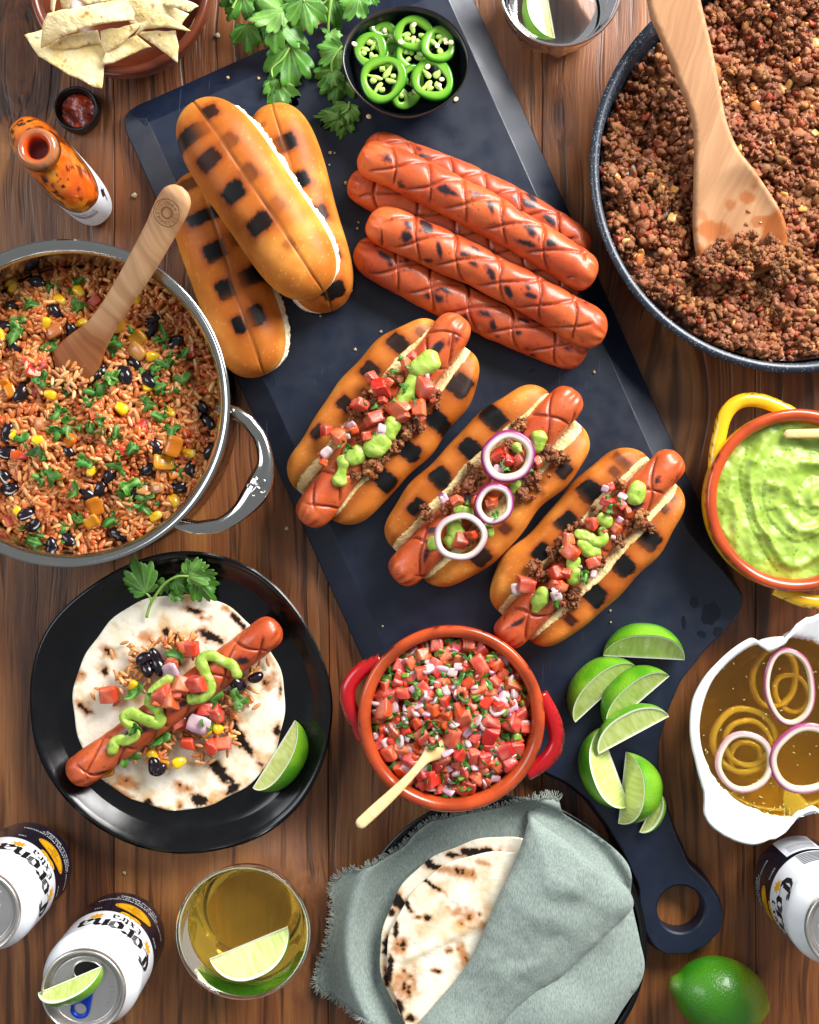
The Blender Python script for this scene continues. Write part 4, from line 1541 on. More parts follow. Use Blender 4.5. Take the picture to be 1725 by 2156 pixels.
# ---- onion rings
def onion_ring(label, cxy, z, rx, ry, wpx, ang, seed, tilt=0.0, tdir=0.0, hgt=.0048, group=None, purple=1.0, tint=None):
    c = P(*cxy, z)
    n, m = 72, 20
    a = np.linspace(0, 2 * np.pi, n, endpoint=False)
    RX, RY, Wd = px(rx, z), px(ry, z), px(wpx, z)
    ph = np.linspace(0, 2 * np.pi, m, endpoint=False)
    k = (np.abs(np.cos(ph)) ** 3 + np.abs(np.sin(ph)) ** 3) ** (-1 / 3)
    dr, dz = np.cos(ph) * k * .5, np.sin(ph) * k * .5
    wob = 1 + .025 * np.sin(2 * a + seed) + .012 * np.sin(5 * a + seed)
    V = np.zeros((n, m, 3))
    ro = -Wd * .5 + Wd * dr
    V[..., 0] = np.cos(a)[:, None] * (RX * wob[:, None] + ro[None])
    V[..., 1] = np.sin(a)[:, None] * (RY * wob[:, None] + ro[None])
    V[..., 2] = (dz * hgt)[None] + .0006 * np.sin(3 * a + seed)[:, None]
    outer = np.tile(dr + .5, n)
    V = V.reshape(-1, 3)
    V = V @ rotz(ang).T
    if tilt:
        ax = Vector((math.cos(tdir), math.sin(tdir), 0))
        V = V @ np.array(Matrix.Rotation(tilt, 3, ax)).T
    V = V + c
    col = mixc(C('#bfb79f'), C('#d6cac4'), sstep(.1, .4, outer))
    col = mixc(col, C('#d6b4c6'), np.exp(-((outer - .55) / .06) ** 2) * .7)
    col = mixc(col, C('#8a1f68'), sstep(.58, .74, outer) * purple)
    if tint is not None:
        col = mixc(col, tint[0], tint[1])
    o = add("onion_ring", V, [tuple(reversed(f)) for f in grid_faces(n, m, True, True)], M_ONI, None, col)
    tag(o, label, "onion ring", group)
    return o


onion_ring("large red onion ring, highest of three on the middle hot dog", (1070, 961), ZT + .010, 57, 56, 19, .3, 1, tilt=.10)
onion_ring("smallest red onion ring, between two larger ones on the middle hot dog", (1041, 1061), ZT + .009, 40, 46, 15, -.5, 2, tilt=.08)
onion_ring("pale large onion ring at the lower end of the middle hot dog's filling", (970, 1130), ZT + .009, 56, 51, 14, .4, 3, tilt=.06, purple=.5)

# ================================================================== ground beef in the pan
def disc_poly(c, r, n=90):
    a = np.linspace(0, 2 * np.pi, n, endpoint=False)
    return np.c_[c[0] + r * np.cos(a), c[1] + r * np.sin(a)]


def to_px(p, z):
    return p[0] / px(1, z) + 862.5, 1078 - p[1] / px(1, z)


M_SAUCE = mat("beef_juices", vcol=True, rough=.30, spec=.5, coat=.2, bump=[(300, .8, .002), (900, .6, .001)])
BZ = .040


def beef_h(x, y):
    p = np.c_[x, y, np.zeros(len(x))]
    r = np.hypot(x - PC[0], y - PC[1]) / PR
    return BZ - .008 + .011 * fbm(p, 38, 2, 77) + .004 * sstep(.55, .85, r)


vv, ff = fill(disc_poly(PC, PR * .915), .0032)
z = beef_h(vv[:, 0], vv[:, 1]) + .003 * fbm(np.c_[vv, 0 * vv[:, 0]], 160, 2, 78)
V = np.c_[vv, z]
col = mixc(C('#3a1a0b'), C('#5f3216'), sstep(-.3, .4, fbm(V, 180, 2, 5)))
beef = thing("ground_beef", "browned ground beef with onion bits in the frying pan", "ground beef", (PC[0], PC[1], .01))
add("beef_mass", V, ff, M_SAUCE, beef, col)


def in_view(x, y, z, mx=70):
    a, b = to_px((x, y), z)
    return a < 1725 + mx and b > -mx and a > -mx and b < 2156 + mx


pts = []
tries = 0
while len(pts) < 300 and tries < 20000:
    tries += 1
    a, r = random.uniform(0, 6.283), PR * .885 * math.sqrt(random.random())
    x, y = PC[0] + r * math.cos(a), PC[1] + r * math.sin(a)
    if not in_view(x, y, BZ, 10):
        continue
    if any((x - q[0]) ** 2 + (y - q[1]) ** 2 < .0063 ** 2 for q in pts):
        continue
    pts.append((x, y))
for (x, y) in pts:
    h0 = float(beef_h(np.array([x]), np.array([y]))[0])
    place(random.choice(BEEF), beef, (x, y, h0 + random.uniform(.000, .004)), random.uniform(.012, .023))
# the countless smaller crumbs
small = []
lumps = []
for k in range(6):
    L4 = ball(CS4) * .5
    L4 = L4 * (1 + .85 * fbm(L4 + k * 7.7, 3.2, 2, 40 + k))[:, None]
    lumps.append(L4)
cnt = 0
while cnt < 2600:
    a, r = random.uniform(0, 6.283), PR * .905 * math.sqrt(random.random())
    x, y = PC[0] + r * math.cos(a), PC[1] + r * math.sin(a)
    if not in_view(x, y, BZ, 90):
        continue
    cnt += 1
    h0 = float(beef_h(np.array([x]), np.array([y]))[0])
    R3 = np.array(Euler((random.uniform(0, 6), random.uniform(0, 6), random.uniform(0, 6))).to_matrix())
    s_ = random.uniform(.0028, .0070)
    Vv = (lumps[cnt % 6] * s_ * np.array([1.25, .9, .8])) @ R3.T + [x, y, h0 + random.uniform(.0005, .0065)]
    b_ = random.random()
    c_ = mixc(C('#75401f'), C('#a3683c'), b_)
    if random.random() < .12:
        c_ = C('#943a14')
    small.append((Vv, CF4, c_))
V, F, col = join(small)
o = add("fine_crumbs", V, F, M_BEEF, beef, col)
o['kind'] = 'stuff'
M_ONIC = mat("cooked_onion", vcol=True, rough=.2, spec=.5, sss=.5, sss_r=(1, .6, .3), sss_scale=.003, rnd=.25, hue=.03, coat=.3)
ONIC = []
for i in range(5):
    V = rcube(CS3, 5) * [.5, .36, .16] * rng.uniform(.8, 1.2, 3)
    me_ = mk("cooked_onion_bit", V, CF3, np.broadcast_to(mixc(C('#b5723a'), C('#cc9858'), i / 4), (len(V), 3)))
    me_.materials.append(M_ONIC)
    ONIC.append(me_)
cnt = 0
while cnt < 95:
    a, r = random.uniform(0, 6.283), PR * .87 * math.sqrt(random.random())
    x, y = PC[0] + r * math.cos(a), PC[1] + r * math.sin(a)
    if not in_view(x, y, BZ, 5):
        continue
    cnt += 1
    h0 = float(beef_h(np.array([x]), np.array([y]))[0])
    place(random.choice(ONIC), beef, (x, y, h0 + random.uniform(.0045, .0085)), random.uniform(.0045, .0090), flatrot(.9))

# ================================================================== wooden spoons
M_OLIVE = wood("olive_wood", [C('#8a5936'), C('#a97a55'), C('#bd9069'), C('#cba480')], 1.6, rough=.5, bump=.05, vmul=True, rot=.3, fine=.5, warp=.05, dark=.25, spec=.3)
M_OLIVE2 = wood("olive_wood_dark", vmul=True, cols=[C('#7a4c2c'), C('#ab7a50'), C('#cc9f74'), C('#dab48c')], gscale=1.6, rough=.48, bump=.06, rot=-.55, fine=.4, warp=.05, dark=.35, spec=.3)
M_BAMBOO = wood("bamboo", [C('#c79a58'), C('#dcb679'), C('#e6c68f'), C('#eed6a8')], 3.0, rough=.45, bump=.05, rot=-.80, fine=.8, warp=.004, dark=.25, spec=.3)


def slab(outline, zf, thick, res, m, name, round_=.0025, parent=None, colf=None, dish=None):
    """flat wooden thing from an outline, with rounded edges; zf(x, y) is its upper surface."""
    pl_ = np.asarray(outline)
    vv, ff = fill(pl_, res)
    d = poly_dist(vv, resample(pl_, res))
    z = zf(vv[:, 0], vv[:, 1])
    rd = np.clip(1 - d / round_, 0, 1)
    ztop = z - round_ * .85 * (1 - np.sqrt(np.maximum(0, 1 - rd ** 2)))
    if dish is not None:
        ztop = ztop - dish(vv[:, 0], vv[:, 1])
    V, F = solid(np.c_[vv, ztop], ff, (ztop - (z - thick)) - rd * thick * .25)
    o = add(name, V, F, m, parent, colf(V) if colf else None)
    return o


# spatula in the frying pan
L_ = [(1362, -20), (1372, 30), (1386, 62), (1412, 125), (1444, 205), (1459, 250), (1464, 300), (1463, 400), (1462, 480), (1470, 535), (1484, 572)]
R_ = [(1560, 590), (1625, 565), (1652, 530), (1661, 492), (1652, 455), (1630, 412), (1600, 368), (1560, 318), (1541, 280), (1527, 235), (1515, 170), (1500, 95), (1480, 10), (1474, -20)]
zA_, zB_ = .088, .050


def spat_z_px(y):
    return zB_ + (zA_ - zB_) * np.clip((480 - y) / 480, -.25, 1.3)


ext = [(1310, -160), (1340, -90)]
extR = [(1462, -90), (1445, -160), (1400, -190), (1350, -190)]
outp = ext + L_ + R_ + extR
wp = np.array([P(x, y, float(spat_z_px(y)))[:2] for x, y in outp])
wp = smooth_path(wp, 150, closed=True)
yA, yB = P(1450, 0, zA_)[1], P(1450, 480, zB_)[1]


def spat_z(x, y):
    return zB_ + (zA_ - zB_) * np.clip((y - yB) / (yA - yB), -.3, 1.6)


bc = P(1560, 470, zB_)


def spat_dish(x, y):
    d = ((x - bc[0]) / px(95, zB_)) ** 2 + ((y - bc[1]) / px(120, zB_)) ** 2
    return .0045 * (1 - sstep(.2, 1.0, d))


def spat_stain(V):
    c = np.ones((len(V), 3))
    n_ = fbm(V, 170, 3, 44)
    for (x, y, rx_, ry_, st) in ((1575, 418, 17, 14, .8), (1538, 432, 12, 11, .7), (1585, 395, 8, 6, .6), (1640, 480, 34, 44, 1.0), (1605, 465, 22, 14, .7), (1500, 485, 38, 26, .9), (1560, 540, 110, 45, 1.0), (1480, 455, 12, 10, .5)):
        q = P(x, y, zB_)
        d = np.hypot((V[:, 0] - q[0]) / px(rx_, zB_), (V[:, 1] - q[1]) / px(ry_, zB_)) + .55 * n_
        c = mixc(c, np.array([.78, .42, .18]), sstep(1.1, .75, d) * st)
    return c


sp = slab(wp, spat_z, .007, .0018, M_OLIVE, "wooden_spatula", dish=spat_dish, colf=spat_stain)
tag(sp, "pale olive wood spatula lying in the pan of ground beef", "spatula")
# beef heaped over its tip
for k in range(34):
    x, y = random.uniform(1485, 1650), random.uniform(515, 590)
    zz = .0475 + random.uniform(0, .004)
    place(random.choice(BEEF), beef, P(x, y, zz), random.uniform(.008, .016))
for (x, y, s_) in [(1560, 505, .013), (1575, 520, .015), (1600, 530, .012), (1525, 525, .012), (1545, 545, .015), (1500, 540, .013), (1585, 495, .010), (1610, 545, .014), (1480, 560, .014)]:
    place(random.choice(BEEF), beef, P(x, y, .0515), s_)

# spoon in the rice pot: handle with a burnt round stamp
def bar(path, name, m, n=90, flat=.32, nn=20):
    pts = np.array([np.r_[P(x, y, z), px(w_, z)] for x, y, z, w_ in path])
    pts = smooth_path(pts, n)
    # round the free end
    d = np.r_[0, np.cumsum(np.linalg.norm(np.diff(pts[:, :3], axis=0), axis=1))]
    w_ = pts[:, 3]
    e = np.clip(d / (w_[4] * .95), 0, 1)
    w_ = w_ * np.sqrt(np.maximum(1 - (1 - e) ** 2, .0004))
    e2 = np.clip((d[-1] - d) / (w_[-5] * .95), 0, 1)
    w_ = w_ * np.sqrt(np.maximum(1 - (1 - e2) ** 2, .0004))
    # squarish section
    path_ = pts[:, :3]
    T = np.gradient(path_, axis=0)
    T /= np.linalg.norm(T, axis=1)[:, None]
    W = np.cross(T, [0, 0, 1.0])
    W /= np.linalg.norm(W, axis=1)[:, None]
    U = np.cross(W, T)
    ph = np.linspace(0, 2 * np.pi, nn, endpoint=False)
    k = (np.abs(np.cos(ph)) ** 3.2 + np.abs(np.sin(ph)) ** 3.2) ** (-1 / 3.2)
    cx, cz = np.cos(ph) * k, np.sin(ph) * k
    hh = np.minimum(w_, .0095) * 1.0
    V = path_[:, None] + W[:, None] * (w_[:, None] * cx[None])[..., None] + U[:, None] * ((hh * flat)[:, None] * cz[None])[..., None]
    return V.reshape(-1, 3), grid_faces(n, nn, cv=True), path_


SPN = [(383, 393, .126, 31), (360, 440, .1185, 36), (335, 490, .110, 33), (300, 553, .099, 31), (262, 615, .086, 28), (232, 662, .076, 27), (206, 700, .067, 31), (180, 735, .059, 44), (160, 765, .053, 52), (140, 800, .046, 46)]
V, F, pth = bar(SPN, "spoon", M_OLIVE2, 110, .48)
spoon = thing("wooden_spoon", "olive wood spoon with a round burnt stamp, standing in the rice pot", "spoon", P(160, 765, .06))
sy = (1078 - V[:, 1] / px(1, .09)) + 30 * fbm(V, 70, 2, 8)
sh = add("spoon_shaft", V, F, M_OLIVE2, spoon, mixc(np.ones((len(V), 3)), np.array([.62, .34, .19]), sstep(600, 730, sy) * .9))
M_BURN = mat("burnt_print", C('#7a4a28'), rough=.6)
M_INK = mat("black_print", C('#15161c'), rough=.35)


def glyphs(text, size=1.0):
    cu = bpy.data.curves.new("txt", 'FONT')
    cu.body = text
    cu.size = size
    cu.align_x = 'CENTER'
    cu.resolution_u = 3
    ob = bpy.data.objects.new("txt", cu)
    COL.objects.link(ob)
    bpy.context.view_layer.update()
    me_ = bpy.data.meshes.new_from_object(ob.evaluated_get(bpy.context.evaluated_depsgraph_get()))
    V = np.array([v.co[:] for v in me_.vertices]).reshape(-1, 3)
    F = [tuple(p.vertices) for p in me_.polygons]
    bpy.data.objects.remove(ob)
    bpy.data.curves.remove(cu)
    bpy.data.meshes.remove(me_)
    return V[:, :2] if len(V) else np.zeros((0, 2)), F


# stamp frame: along the handle (u) and across (v)
i0 = 14
e0, e1 = P(372, 415, .122), P(335, 490, .110)
su = (e0 - e1) / np.linalg.norm(e0 - e1)
sv = np.cross(su, [0, 0, 1.0])
sv /= np.linalg.norm(sv)
sn = np.cross(sv, su)
cen = P(353, 441, .1175)
cen = pth[np.argmin(np.linalg.norm(pth[:, :2] - cen[:2], axis=1))] + sn * .0052


def stamp(p2):
    # p2: right = image right-ish; letters upright with "up" towards picture top-left
    rot = rotz(math.radians(0))[:2, :2]
    q = p2 @ rot.T
    x_ = np.array([1, 0, 0]) - sn * sn[0]
    x_ /= np.linalg.norm(x_)
    y_ = np.cross(sn, x_)
    return cen + q[:, :1] * x_ + q[:, 1:2] * y_


bits = []
RS = .0091
for txt, up in (("CUCINA", True), ("MARTELLI", False)):
    n = len(txt)
    span = math.radians(132 if up else 168)
    for i, ch in enumerate(txt):
        V2, F2 = glyphs(ch, .0034)
        t = (i - (n - 1) / 2) / (n - 1) * span
        base = math.radians(115) if up else math.radians(-65)
        a = base - t if up else base + t
        r = RS * .72
        rad = np.array([math.cos(a), math.sin(a)])
        upv = rad if up else -rad
        rt = np.array([upv[1], -upv[0]])
        V2 = V2 - [0, .0012]
        q = rad * r + V2[:, :1] * rt + V2[:, 1:2] * upv
        bits.append((stamp(q), F2))
for rr_, ww in ((RS * .98, .00028), (RS * .42, .00028), (RS * .36, .0002)):
    a = np.linspace(0, 2 * np.pi, 60, endpoint=False)
    q = np.vstack([np.c_[np.cos(a), np.sin(a)] * (rr_ - ww), np.c_[np.cos(a), np.sin(a)] * (rr_ + ww)])
    bits.append((stamp(q), [(i, i + 60, (i + 1) % 60 + 60, (i + 1) % 60) for i in range(60)]))
for a in (math.radians(28), math.radians(205)):
    b = np.linspace(0, 2 * np.pi, 10, endpoint=False)
    q = np.c_[np.cos(b), np.sin(b)] * .00045 + np.array([math.cos(a), math.sin(a)]) * RS * .74
    bits.append((stamp(q), [tuple(range(10))]))
V, F = join(bits)
add("burnt_stamp", V, F, M_BURN, sh, smooth=False)

# small bamboo spoon in the salsa
SP2 = [(752, 1741, .0870, 12), (790, 1706, .0835, 12.5), (836, 1663, .0790, 10.5), (868, 1630, .0745, 8.5), (892, 1602, .0695, 10), (906, 1588, .0660, 17), (925, 1574, .0630, 25), (945, 1560, .0600, 20)]
V, F, _ = bar(SP2, "spoon", M_BAMBOO, 90, .55)
o = add("bamboo_spoon", V, F, M_BAMBOO)
tag(o, "little bamboo spoon stuck in the tomato salsa", "spoon")
# spoon half sunk in the guacamole
SP3 = [(1650, 914, .0500, 9), (1700, 913, .0520, 10), (1760, 912, .0545, 10), (1840, 905, .060, 10), (1950, 890, .066, 10)]
V, F, _ = bar(SP3, "spoon", M_BAMBOO, 60, .55)
o = add("bamboo_spoon", V, F, M_BAMBOO)
tag(o, "bamboo spoon handle lying along the edge of the guacamole", "spoon")

# ================================================================== rice and beans in the pot
RZ = .054
KI = KR * .905


def rice_h(x, y):
    p = np.c_[x, y, np.zeros(len(x))]
    r = np.hypot(x - KC[0], y - KC[1]) / KI
    d = np.hypot(x - P(165, 762, RZ)[0], y - P(165, 762, RZ)[1])
    return RZ - .008 + .006 * (1 - r ** 2) + .0095 * fbm(p, 42, 2, 31) - .012 * np.exp(-(d / .020) ** 2) - .007 * sstep(.75, 1, r)


vv, ff = fill(disc_poly(KC, KI), .0034)
z = rice_h(vv[:, 0], vv[:, 1]) - .001
V = np.c_[vv, z]
M_RBASE = mat("tomato_rice_base", vcol=True, rough=.4, bump=[(350, .8, .002)])
rice = thing("rice_and_beans", "tomato rice with black beans, corn and coriander in the steel pot", "rice", (KC[0], KC[1], .02))
add("rice_bed", V, ff, M_RBASE, rice, mixc(C('#8a3a14'), C('#b05a26'), sstep(-.3, .4, fbm(V, 200, 2, 5))))
RG_V, RG_F = rice_geo()
RICE = []
for i in range(6):
    V = RG_V.copy()
    V[:, 1:] *= 1.3
    V[:, 1] += .12 * (i - 2.5) / 2.5 * V[:, 0] ** 2
    me_ = mk("rice_grain", V, RG_F, np.broadcast_to(mixc(C('#c27034'), C('#e0aa70'), i / 5), (len(V), 3)))
    me_.materials.append(M_RICE)
    RICE.append(me_)


def ricec():
    t = random.random()
    c_ = mixc(C('#b95c24'), C('#d8965a'), t)
    if random.random() < .15:
        c_ = C('#bb5122')
    return c_


def rice_clump(n, sampler, hfun, lift, tilt=.45):
    out = []
    for k in range(n):
        x, y = sampler()
        h0 = float(hfun(np.array([x]), np.array([y]))[0])
        R3 = np.array(Euler((random.uniform(-.4, .4), random.gauss(0, tilt), random.uniform(0, 6.283))).to_matrix())
        s_ = random.uniform(.0078, .0098)
        red = float(sstep(-.1, .45, fbm(np.array([[x, y, 0]]), 55, 2, 99))[0])
        out.append(((RG_V * s_ * [1, 1.55, 1.5]) @ R3.T + [x, y, h0 + random.uniform(*lift)], RG_F, mixc(ricec(), C('#a8431a'), red * .55)))
    return out


def rice_pt():
    while True:
        a, r = random.uniform(0, 6.283), KI * .985 * math.sqrt(random.random())
        x, y = KC[0] + r * math.cos(a), KC[1] + r * math.sin(a)
        if in_view(x, y, RZ, 40):
            return x, y


V, F, col = join(rice_clump(4200, rice_pt, rice_h, (-.0005, .0035)))
o = add("rice_grains", V, F, M_RICE, rice, col)
o['kind'] = 'stuff'
for k in range(290):
    x, y = rice_pt()
    h0 = float(rice_h(np.array([x]), np.array([y]))[0])
    place(random.choice(RICE), rice, (x, y, h0 + random.uniform(.0035, .0055)), random.uniform(.0072, .0090), flatrot(.4))


for k in range(46):
    xx, yy = random.gauss(152, 24), random.gauss(800, 17)
    place(random.choice(RICE), rice, P(xx, yy, .0535 + random.uniform(.000, .005)), random.uniform(.0075, .0092), flatrot(.4))


def on_rice(p, lift):
    q = P(*p, RZ)
    return (q[0], q[1], float(rice_h(q[:1], q[1:2])[0]) + lift)


for p in [(320, 540), (205, 370), (870, 580), (1005, 720), (580, 885), (765, 840), (1140, 1085), (1095, 1450), (1195, 1350), (1030, 1545), (40, 1350), (15, 1500), (35, 1560), (150, 1710), (175, 1765), (370, 1850), (290, 1895), (45, 1240), (85, 740), (120, 1010),
          (720, 910), (860, 930), (500, 1590), (570, 1560), (400, 1340), (10, 620), (60, 500), (760, 1590), (840, 1450), (400, 650), (860, 640), (1180, 1180), (900, 1320), (640, 1480), (660, 1830)]:
    place(random.choice(BEAN), rice, on_rice(z4(*p), .0030), random.uniform(.0125, .0165), flatrot(.5))
for p in [(45, 375), (340, 470), (445, 415), (270, 610), (465, 600), (860, 980), (975, 1120), (535, 1455), (990, 1630), (230, 1285), (885, 1720), (690, 545), (765, 460), (1085, 1360), (85, 1250), (0, 680), (880, 800), (290, 1020), (410, 950), (100, 1700), (700, 1100)]:
    place(random.choice(CORN), rice, on_rice(z4(*p), .0040), random.uniform(.0085, .0110), flatrot(.5))
for p, s_ in [((680, 610), .012), ((795, 700), .012), ((405, 1290), .012), ((540, 1660), .012), ((940, 1410), .013), ((1010, 1320), .013), ((65, 1000), .011), ((30, 960), .009), ((100, 1370), .010), ((520, 1750), .010), ((1000, 1480), .009)]:
    place(random.choice(PEPO), rice, on_rice(z4(*p), .006), s_, flatrot(.5))
for p, s_ in [((210, 890), .014), ((180, 860), .012), ((240, 850), .012), ((800, 1180), .012), ((820, 1220), .012), ((1090, 760), .012), ((530, 470), .011), ((700, 1340), .012), ((560, 1130), .012), ((470, 1730), .011), ((200, 1000), .009), ((950, 930), .008), ((140, 1370), .009), ((40, 1750), .012), ((1070, 1240), .009)]:
    place(random.choice(TOM), rice, on_rice(z4(*p), .0030), (s_ * .95, s_ * .75, s_ * .45), flatrot(.5))
for p, s_ in [((790, 770), .016), ((310, 650), .012), ((820, 1560), .012), ((910, 1560), .010), ((230, 1190), .012)]:
    place(random.choice(ONIC), rice, on_rice(z4(*p), .006), s_, flatrot(.4))
for p, s_ in [((95, 660), 1.5), ((165, 500), 1.1), ((450, 520), 1.4), ((290, 740), 1.3), ((660, 715), 1.4), ((570, 740), 1.1), ((945, 690), 1.2), ((650, 930), 1.2), ((970, 850), 1.2), ((930, 980), 1.3), ((1050, 950), 1.4), ((890, 880), 1.1),
              ((860, 1080), 1.2), ((920, 1150), 1.1), ((1000, 1220), 1.3), ((400, 1190), 1.6), ((340, 1230), 1.2), ((250, 940), 1.2), ((340, 890), .8), ((345, 1115), 1.1), ((390, 980), 1.0), ((130, 1290), 1.2), ((240, 1340), 1.3), ((300, 1490), 1.6), ((250, 1510), 1.2),
              ((440, 1580), 1.4), ((500, 1410), 1.2), ((700, 1440), 1.2), ((1020, 1480), 1.1), ((730, 1550), 1.4), ((720, 1600), 1.1), ((830, 1600), 1.4), ((820, 1670), 1.0), ((640, 1740), 1.4), ((360, 1790), 1.1), ((420, 1750), 1.2), ((140, 1860), 1.3), ((210, 1830), .8), ((780, 1330), 1.0), ((680, 1260), 1.1),
              ((550, 1230), 1.0), ((280, 390), .9), ((1050, 800), 1.0), ((580, 660), .9), ((530, 1070), .9), ((590, 970), 1.5), ((560, 1010), 1.4), ((600, 1180), .8), ((430, 360), .8), ((760, 650), .7), ((100, 600), 1.0)]:
    place(random.choice(HERB), rice, on_rice(z4(*p), .0065), .0092 * s_, flatrot(.6))
    for _ in range(2):
        q2 = (p[0] + random.gauss(0, 38), p[1] + random.gauss(0, 38))
        place(random.choice(HERB), rice, on_rice(z4(*q2), .0060), .0048 * random.uniform(.6, 1.4), flatrot(.8))

# ================================================================== salsa
M_SBASE = mat("salsa_juice", C('#a8371c'), rough=.2, coat=.3, bump=[(250, .6, .002)])
SI = SR * .865


def salsa_h(x, y):
    p = np.c_[x, y, np.zeros(len(x))]
    r = np.hypot(x - SC[0], y - SC[1]) / SI
    return SALSA_Z - .017 + .011 * (1 - r ** 2) + .003 * fbm(p, 50, 2, 12)


vv, ff = fill(disc_poly(SC, SI), .004)
salsa = thing("tomato_salsa", "chunky tomato salsa with red onion and coriander in the red handled bowl", "salsa", (SC[0], SC[1], BT + .01))
add("salsa_bed", np.c_[vv, salsa_h(vv[:, 0], vv[:, 1]) - .002], ff, M_SBASE, salsa)


def scatter(protos, parent, c, rad, hfun, n, dmin, lift, size, tilt, p0=()):
    pts = list(p0)
    k, t = 0, 0
    while k < n and t < n * 60:
        t += 1
        a, r = random.uniform(0, 6.283), rad * math.sqrt(random.random())
        x, y = c[0] + r * math.cos(a), c[1] + r * math.sin(a)
        if any((x - q[0]) ** 2 + (y - q[1]) ** 2 < dmin * dmin for q in pts):
            continue
        pts.append((x, y))
        k += 1
        h0 = float(hfun(np.array([x]), np.array([y]))[0])
        place(random.choice(protos), parent, (x, y, h0 + random.uniform(*lift)), random.uniform(*size), flatrot(tilt))
    return pts


scatter(TOM, salsa, SC, SI * .96, salsa_h, 165, .0048, (-.0005, .0035), (.0080, .0125), .9)
scatter(TOM, salsa, SC, SI * .93, salsa_h, 85, .0075, (.0030, .0060), (.0085, .0140), .8)
scatter(ONI, salsa, SC, SI * .95, salsa_h, 120, .0052, (.0040, .0075), (.0055, .0100), 1.0)
scatter(HERB, salsa, SC, SI * .95, salsa_h, 110, .0055, (.0055, .0085), (.0060, .0110), .7)
GPEP = [pepper_proto(720 + i, c) for i, c in enumerate([C('#6d9a2a'), C('#86ad3c')])]
for me_ in GPEP:
    me_.materials.append(M_PEP)
scatter(GPEP, salsa, SC, SI * .95, salsa_h, 26, .010, (.0055, .0080), (.0055, .0085), .8)

# ================================================================== guacamole in its bowl
GI = GR * .868
vv, ff = fill(disc_poly(GC, GI, 120), .0013)
x, y = (vv[:, 0] - GC[0]) / GI, (vv[:, 1] - GC[1]) / GI
p3 = np.c_[vv, 0 * x]
wx, wy = x + .22 * fbm(p3, 26, 2, 61), y + .22 * fbm(p3, 26, 2, 62)
rr_ = np.hypot(wx - .25, wy + .02)
an_ = np.arctan2(wy + .02, wx - .25)
spir = rr_ * 2.6 + an_ / (2 * np.pi) * .9
saw = (spir % 1.0)
ridge = np.exp(-((saw - .62) / .16) ** 2) * .9 + .5 * saw
fold = 1 - np.abs(fbm(p3, 42, 2, 63)) * 2.2
rim = np.hypot(x, y)
z = GZ - .0125 + .0030 * ridge * sstep(1.0, .75, rim) + .0026 * fold + .0009 * fbm(p3, 220, 2, 64) + .0012 * sstep(.85, 1.0, rim) + .0035 * (1 - rim ** 2)
V = np.c_[vv, z]
cg = mixc(C('#86a238'), C('#9cb64f'), sstep(-.4, .4, fbm(V, 90, 3, 65)))
cg = mixc(cg, C('#a8a028'), sstep(.72, .98, rim + .18 * fbm(p3, 60, 2, 66)) * sstep(-.1, .4, fbm(p3, 45, 2, 67)) * .6)
cg = mixc(cg, C('#3c5f1a'), sstep(.58, .64, fbm(V, 750, 2, 68)) * .8)
o = add("guacamole", V, ff, M_GUAC, None, cg)
tag(o, "smooth swirled green guacamole cream in the yellow handled bowl", "guacamole")

# ================================================================== olive oil and onion rings
M_OIL = mat("olive_oil", (.82, .52, .035), rough=.01, trans=1.0, ior=1.47)
OI = Rb * .955 - .0010
zo = OZ - .0095
prof = [(0, zo), (OI * .6, zo), (OI * .97, zo), (OI, zo + .0006), (OI * .985, zo - .003), (.905 * Rb, .0302), (.70 * Rb, .0108), (.35 * Rb, .0070), (0, .0070)]
V, F = lathe(prof, 120, (OC[0], OC[1], 0))
o = add("olive_oil", V, [tuple(reversed(f)) for f in F], M_OIL)
tag(o, "golden olive oil filling the white enamel bowl", "oil")


def zL(x, y):
    return (1431.8 + .2656 * x, 1260 + .2656 * y)


gl = C('#b08a2a')
onion_ring("big tilted onion ring with a purple edge, topmost in the oil bowl", zL(868, 700), zo + .0015, 56, 82, 13, .12, 11, tilt=.07, tint=(gl, .18))
onion_ring("onion ring floating low in the oil near the bowl's pouring lip", zL(512, 1296), zo + .0012, 63, 64, 13, .3, 12, tilt=.05, purple=.6, tint=(gl, .18))
onion_ring("broad purple edged onion ring floating beside the low one in oil", zL(1005, 1270), zo + .002, 80, 75, 17, .2, 13, tilt=.06, tint=(gl, .12))
onion_ring("wide onion ring sunk beneath the low floating one in the oil", zL(520, 1130), zo - .006, 70, 74, 13, .6, 14, purple=.15)
onion_ring("inner onion ring nested in the sunken wide one in the oil", zL(545, 1150), zo - .0055, 52, 54, 11, .1, 15, purple=.1)
onion_ring("sunken onion ring beneath the big tilted one in the oil", zL(760, 640), zo - .007, 52, 66, 12, -.3, 16, purple=.5, tint=(gl, .3))
onion_ring("small onion ring deep in the oil under the big tilted one", zL(900, 760), zo - .008, 40, 46, 11, .5, 17, purple=.2, tint=(gl, .4))
onion_ring("small onion ring lying deep in the middle of the low rings", zL(530, 1270), zo - .007, 38, 36, 10, .4, 18, purple=.1)
M_FLECK = mat("dried_herb", C('#a8a566'), rough=.7, rnd=.3)
fl = []
for k in range(150):
    a = random.uniform(0, 6.28)
    r = OI * (random.uniform(.15, .97) if k < 70 else random.gauss(.93, .04))
    if k >= 70:
        a = random.gauss(-1.7, .55)
    r = min(r, OI * .985)
    R3 = np.array(Euler((random.uniform(-.5, .5), random.uniform(-.5, .5), a * 5)).to_matrix())
    fl.append(((CS3 * .5 * np.array([random.uniform(.0008, .002), .0005, .0004])) @ R3.T + [OC[0] + r * math.cos(a), OC[1] + r * math.sin(a), zo + .0004], CF3))
V, F = join(fl)
o = add("herb_flecks", V, F, M_FLECK)
o['kind'] = 'stuff'
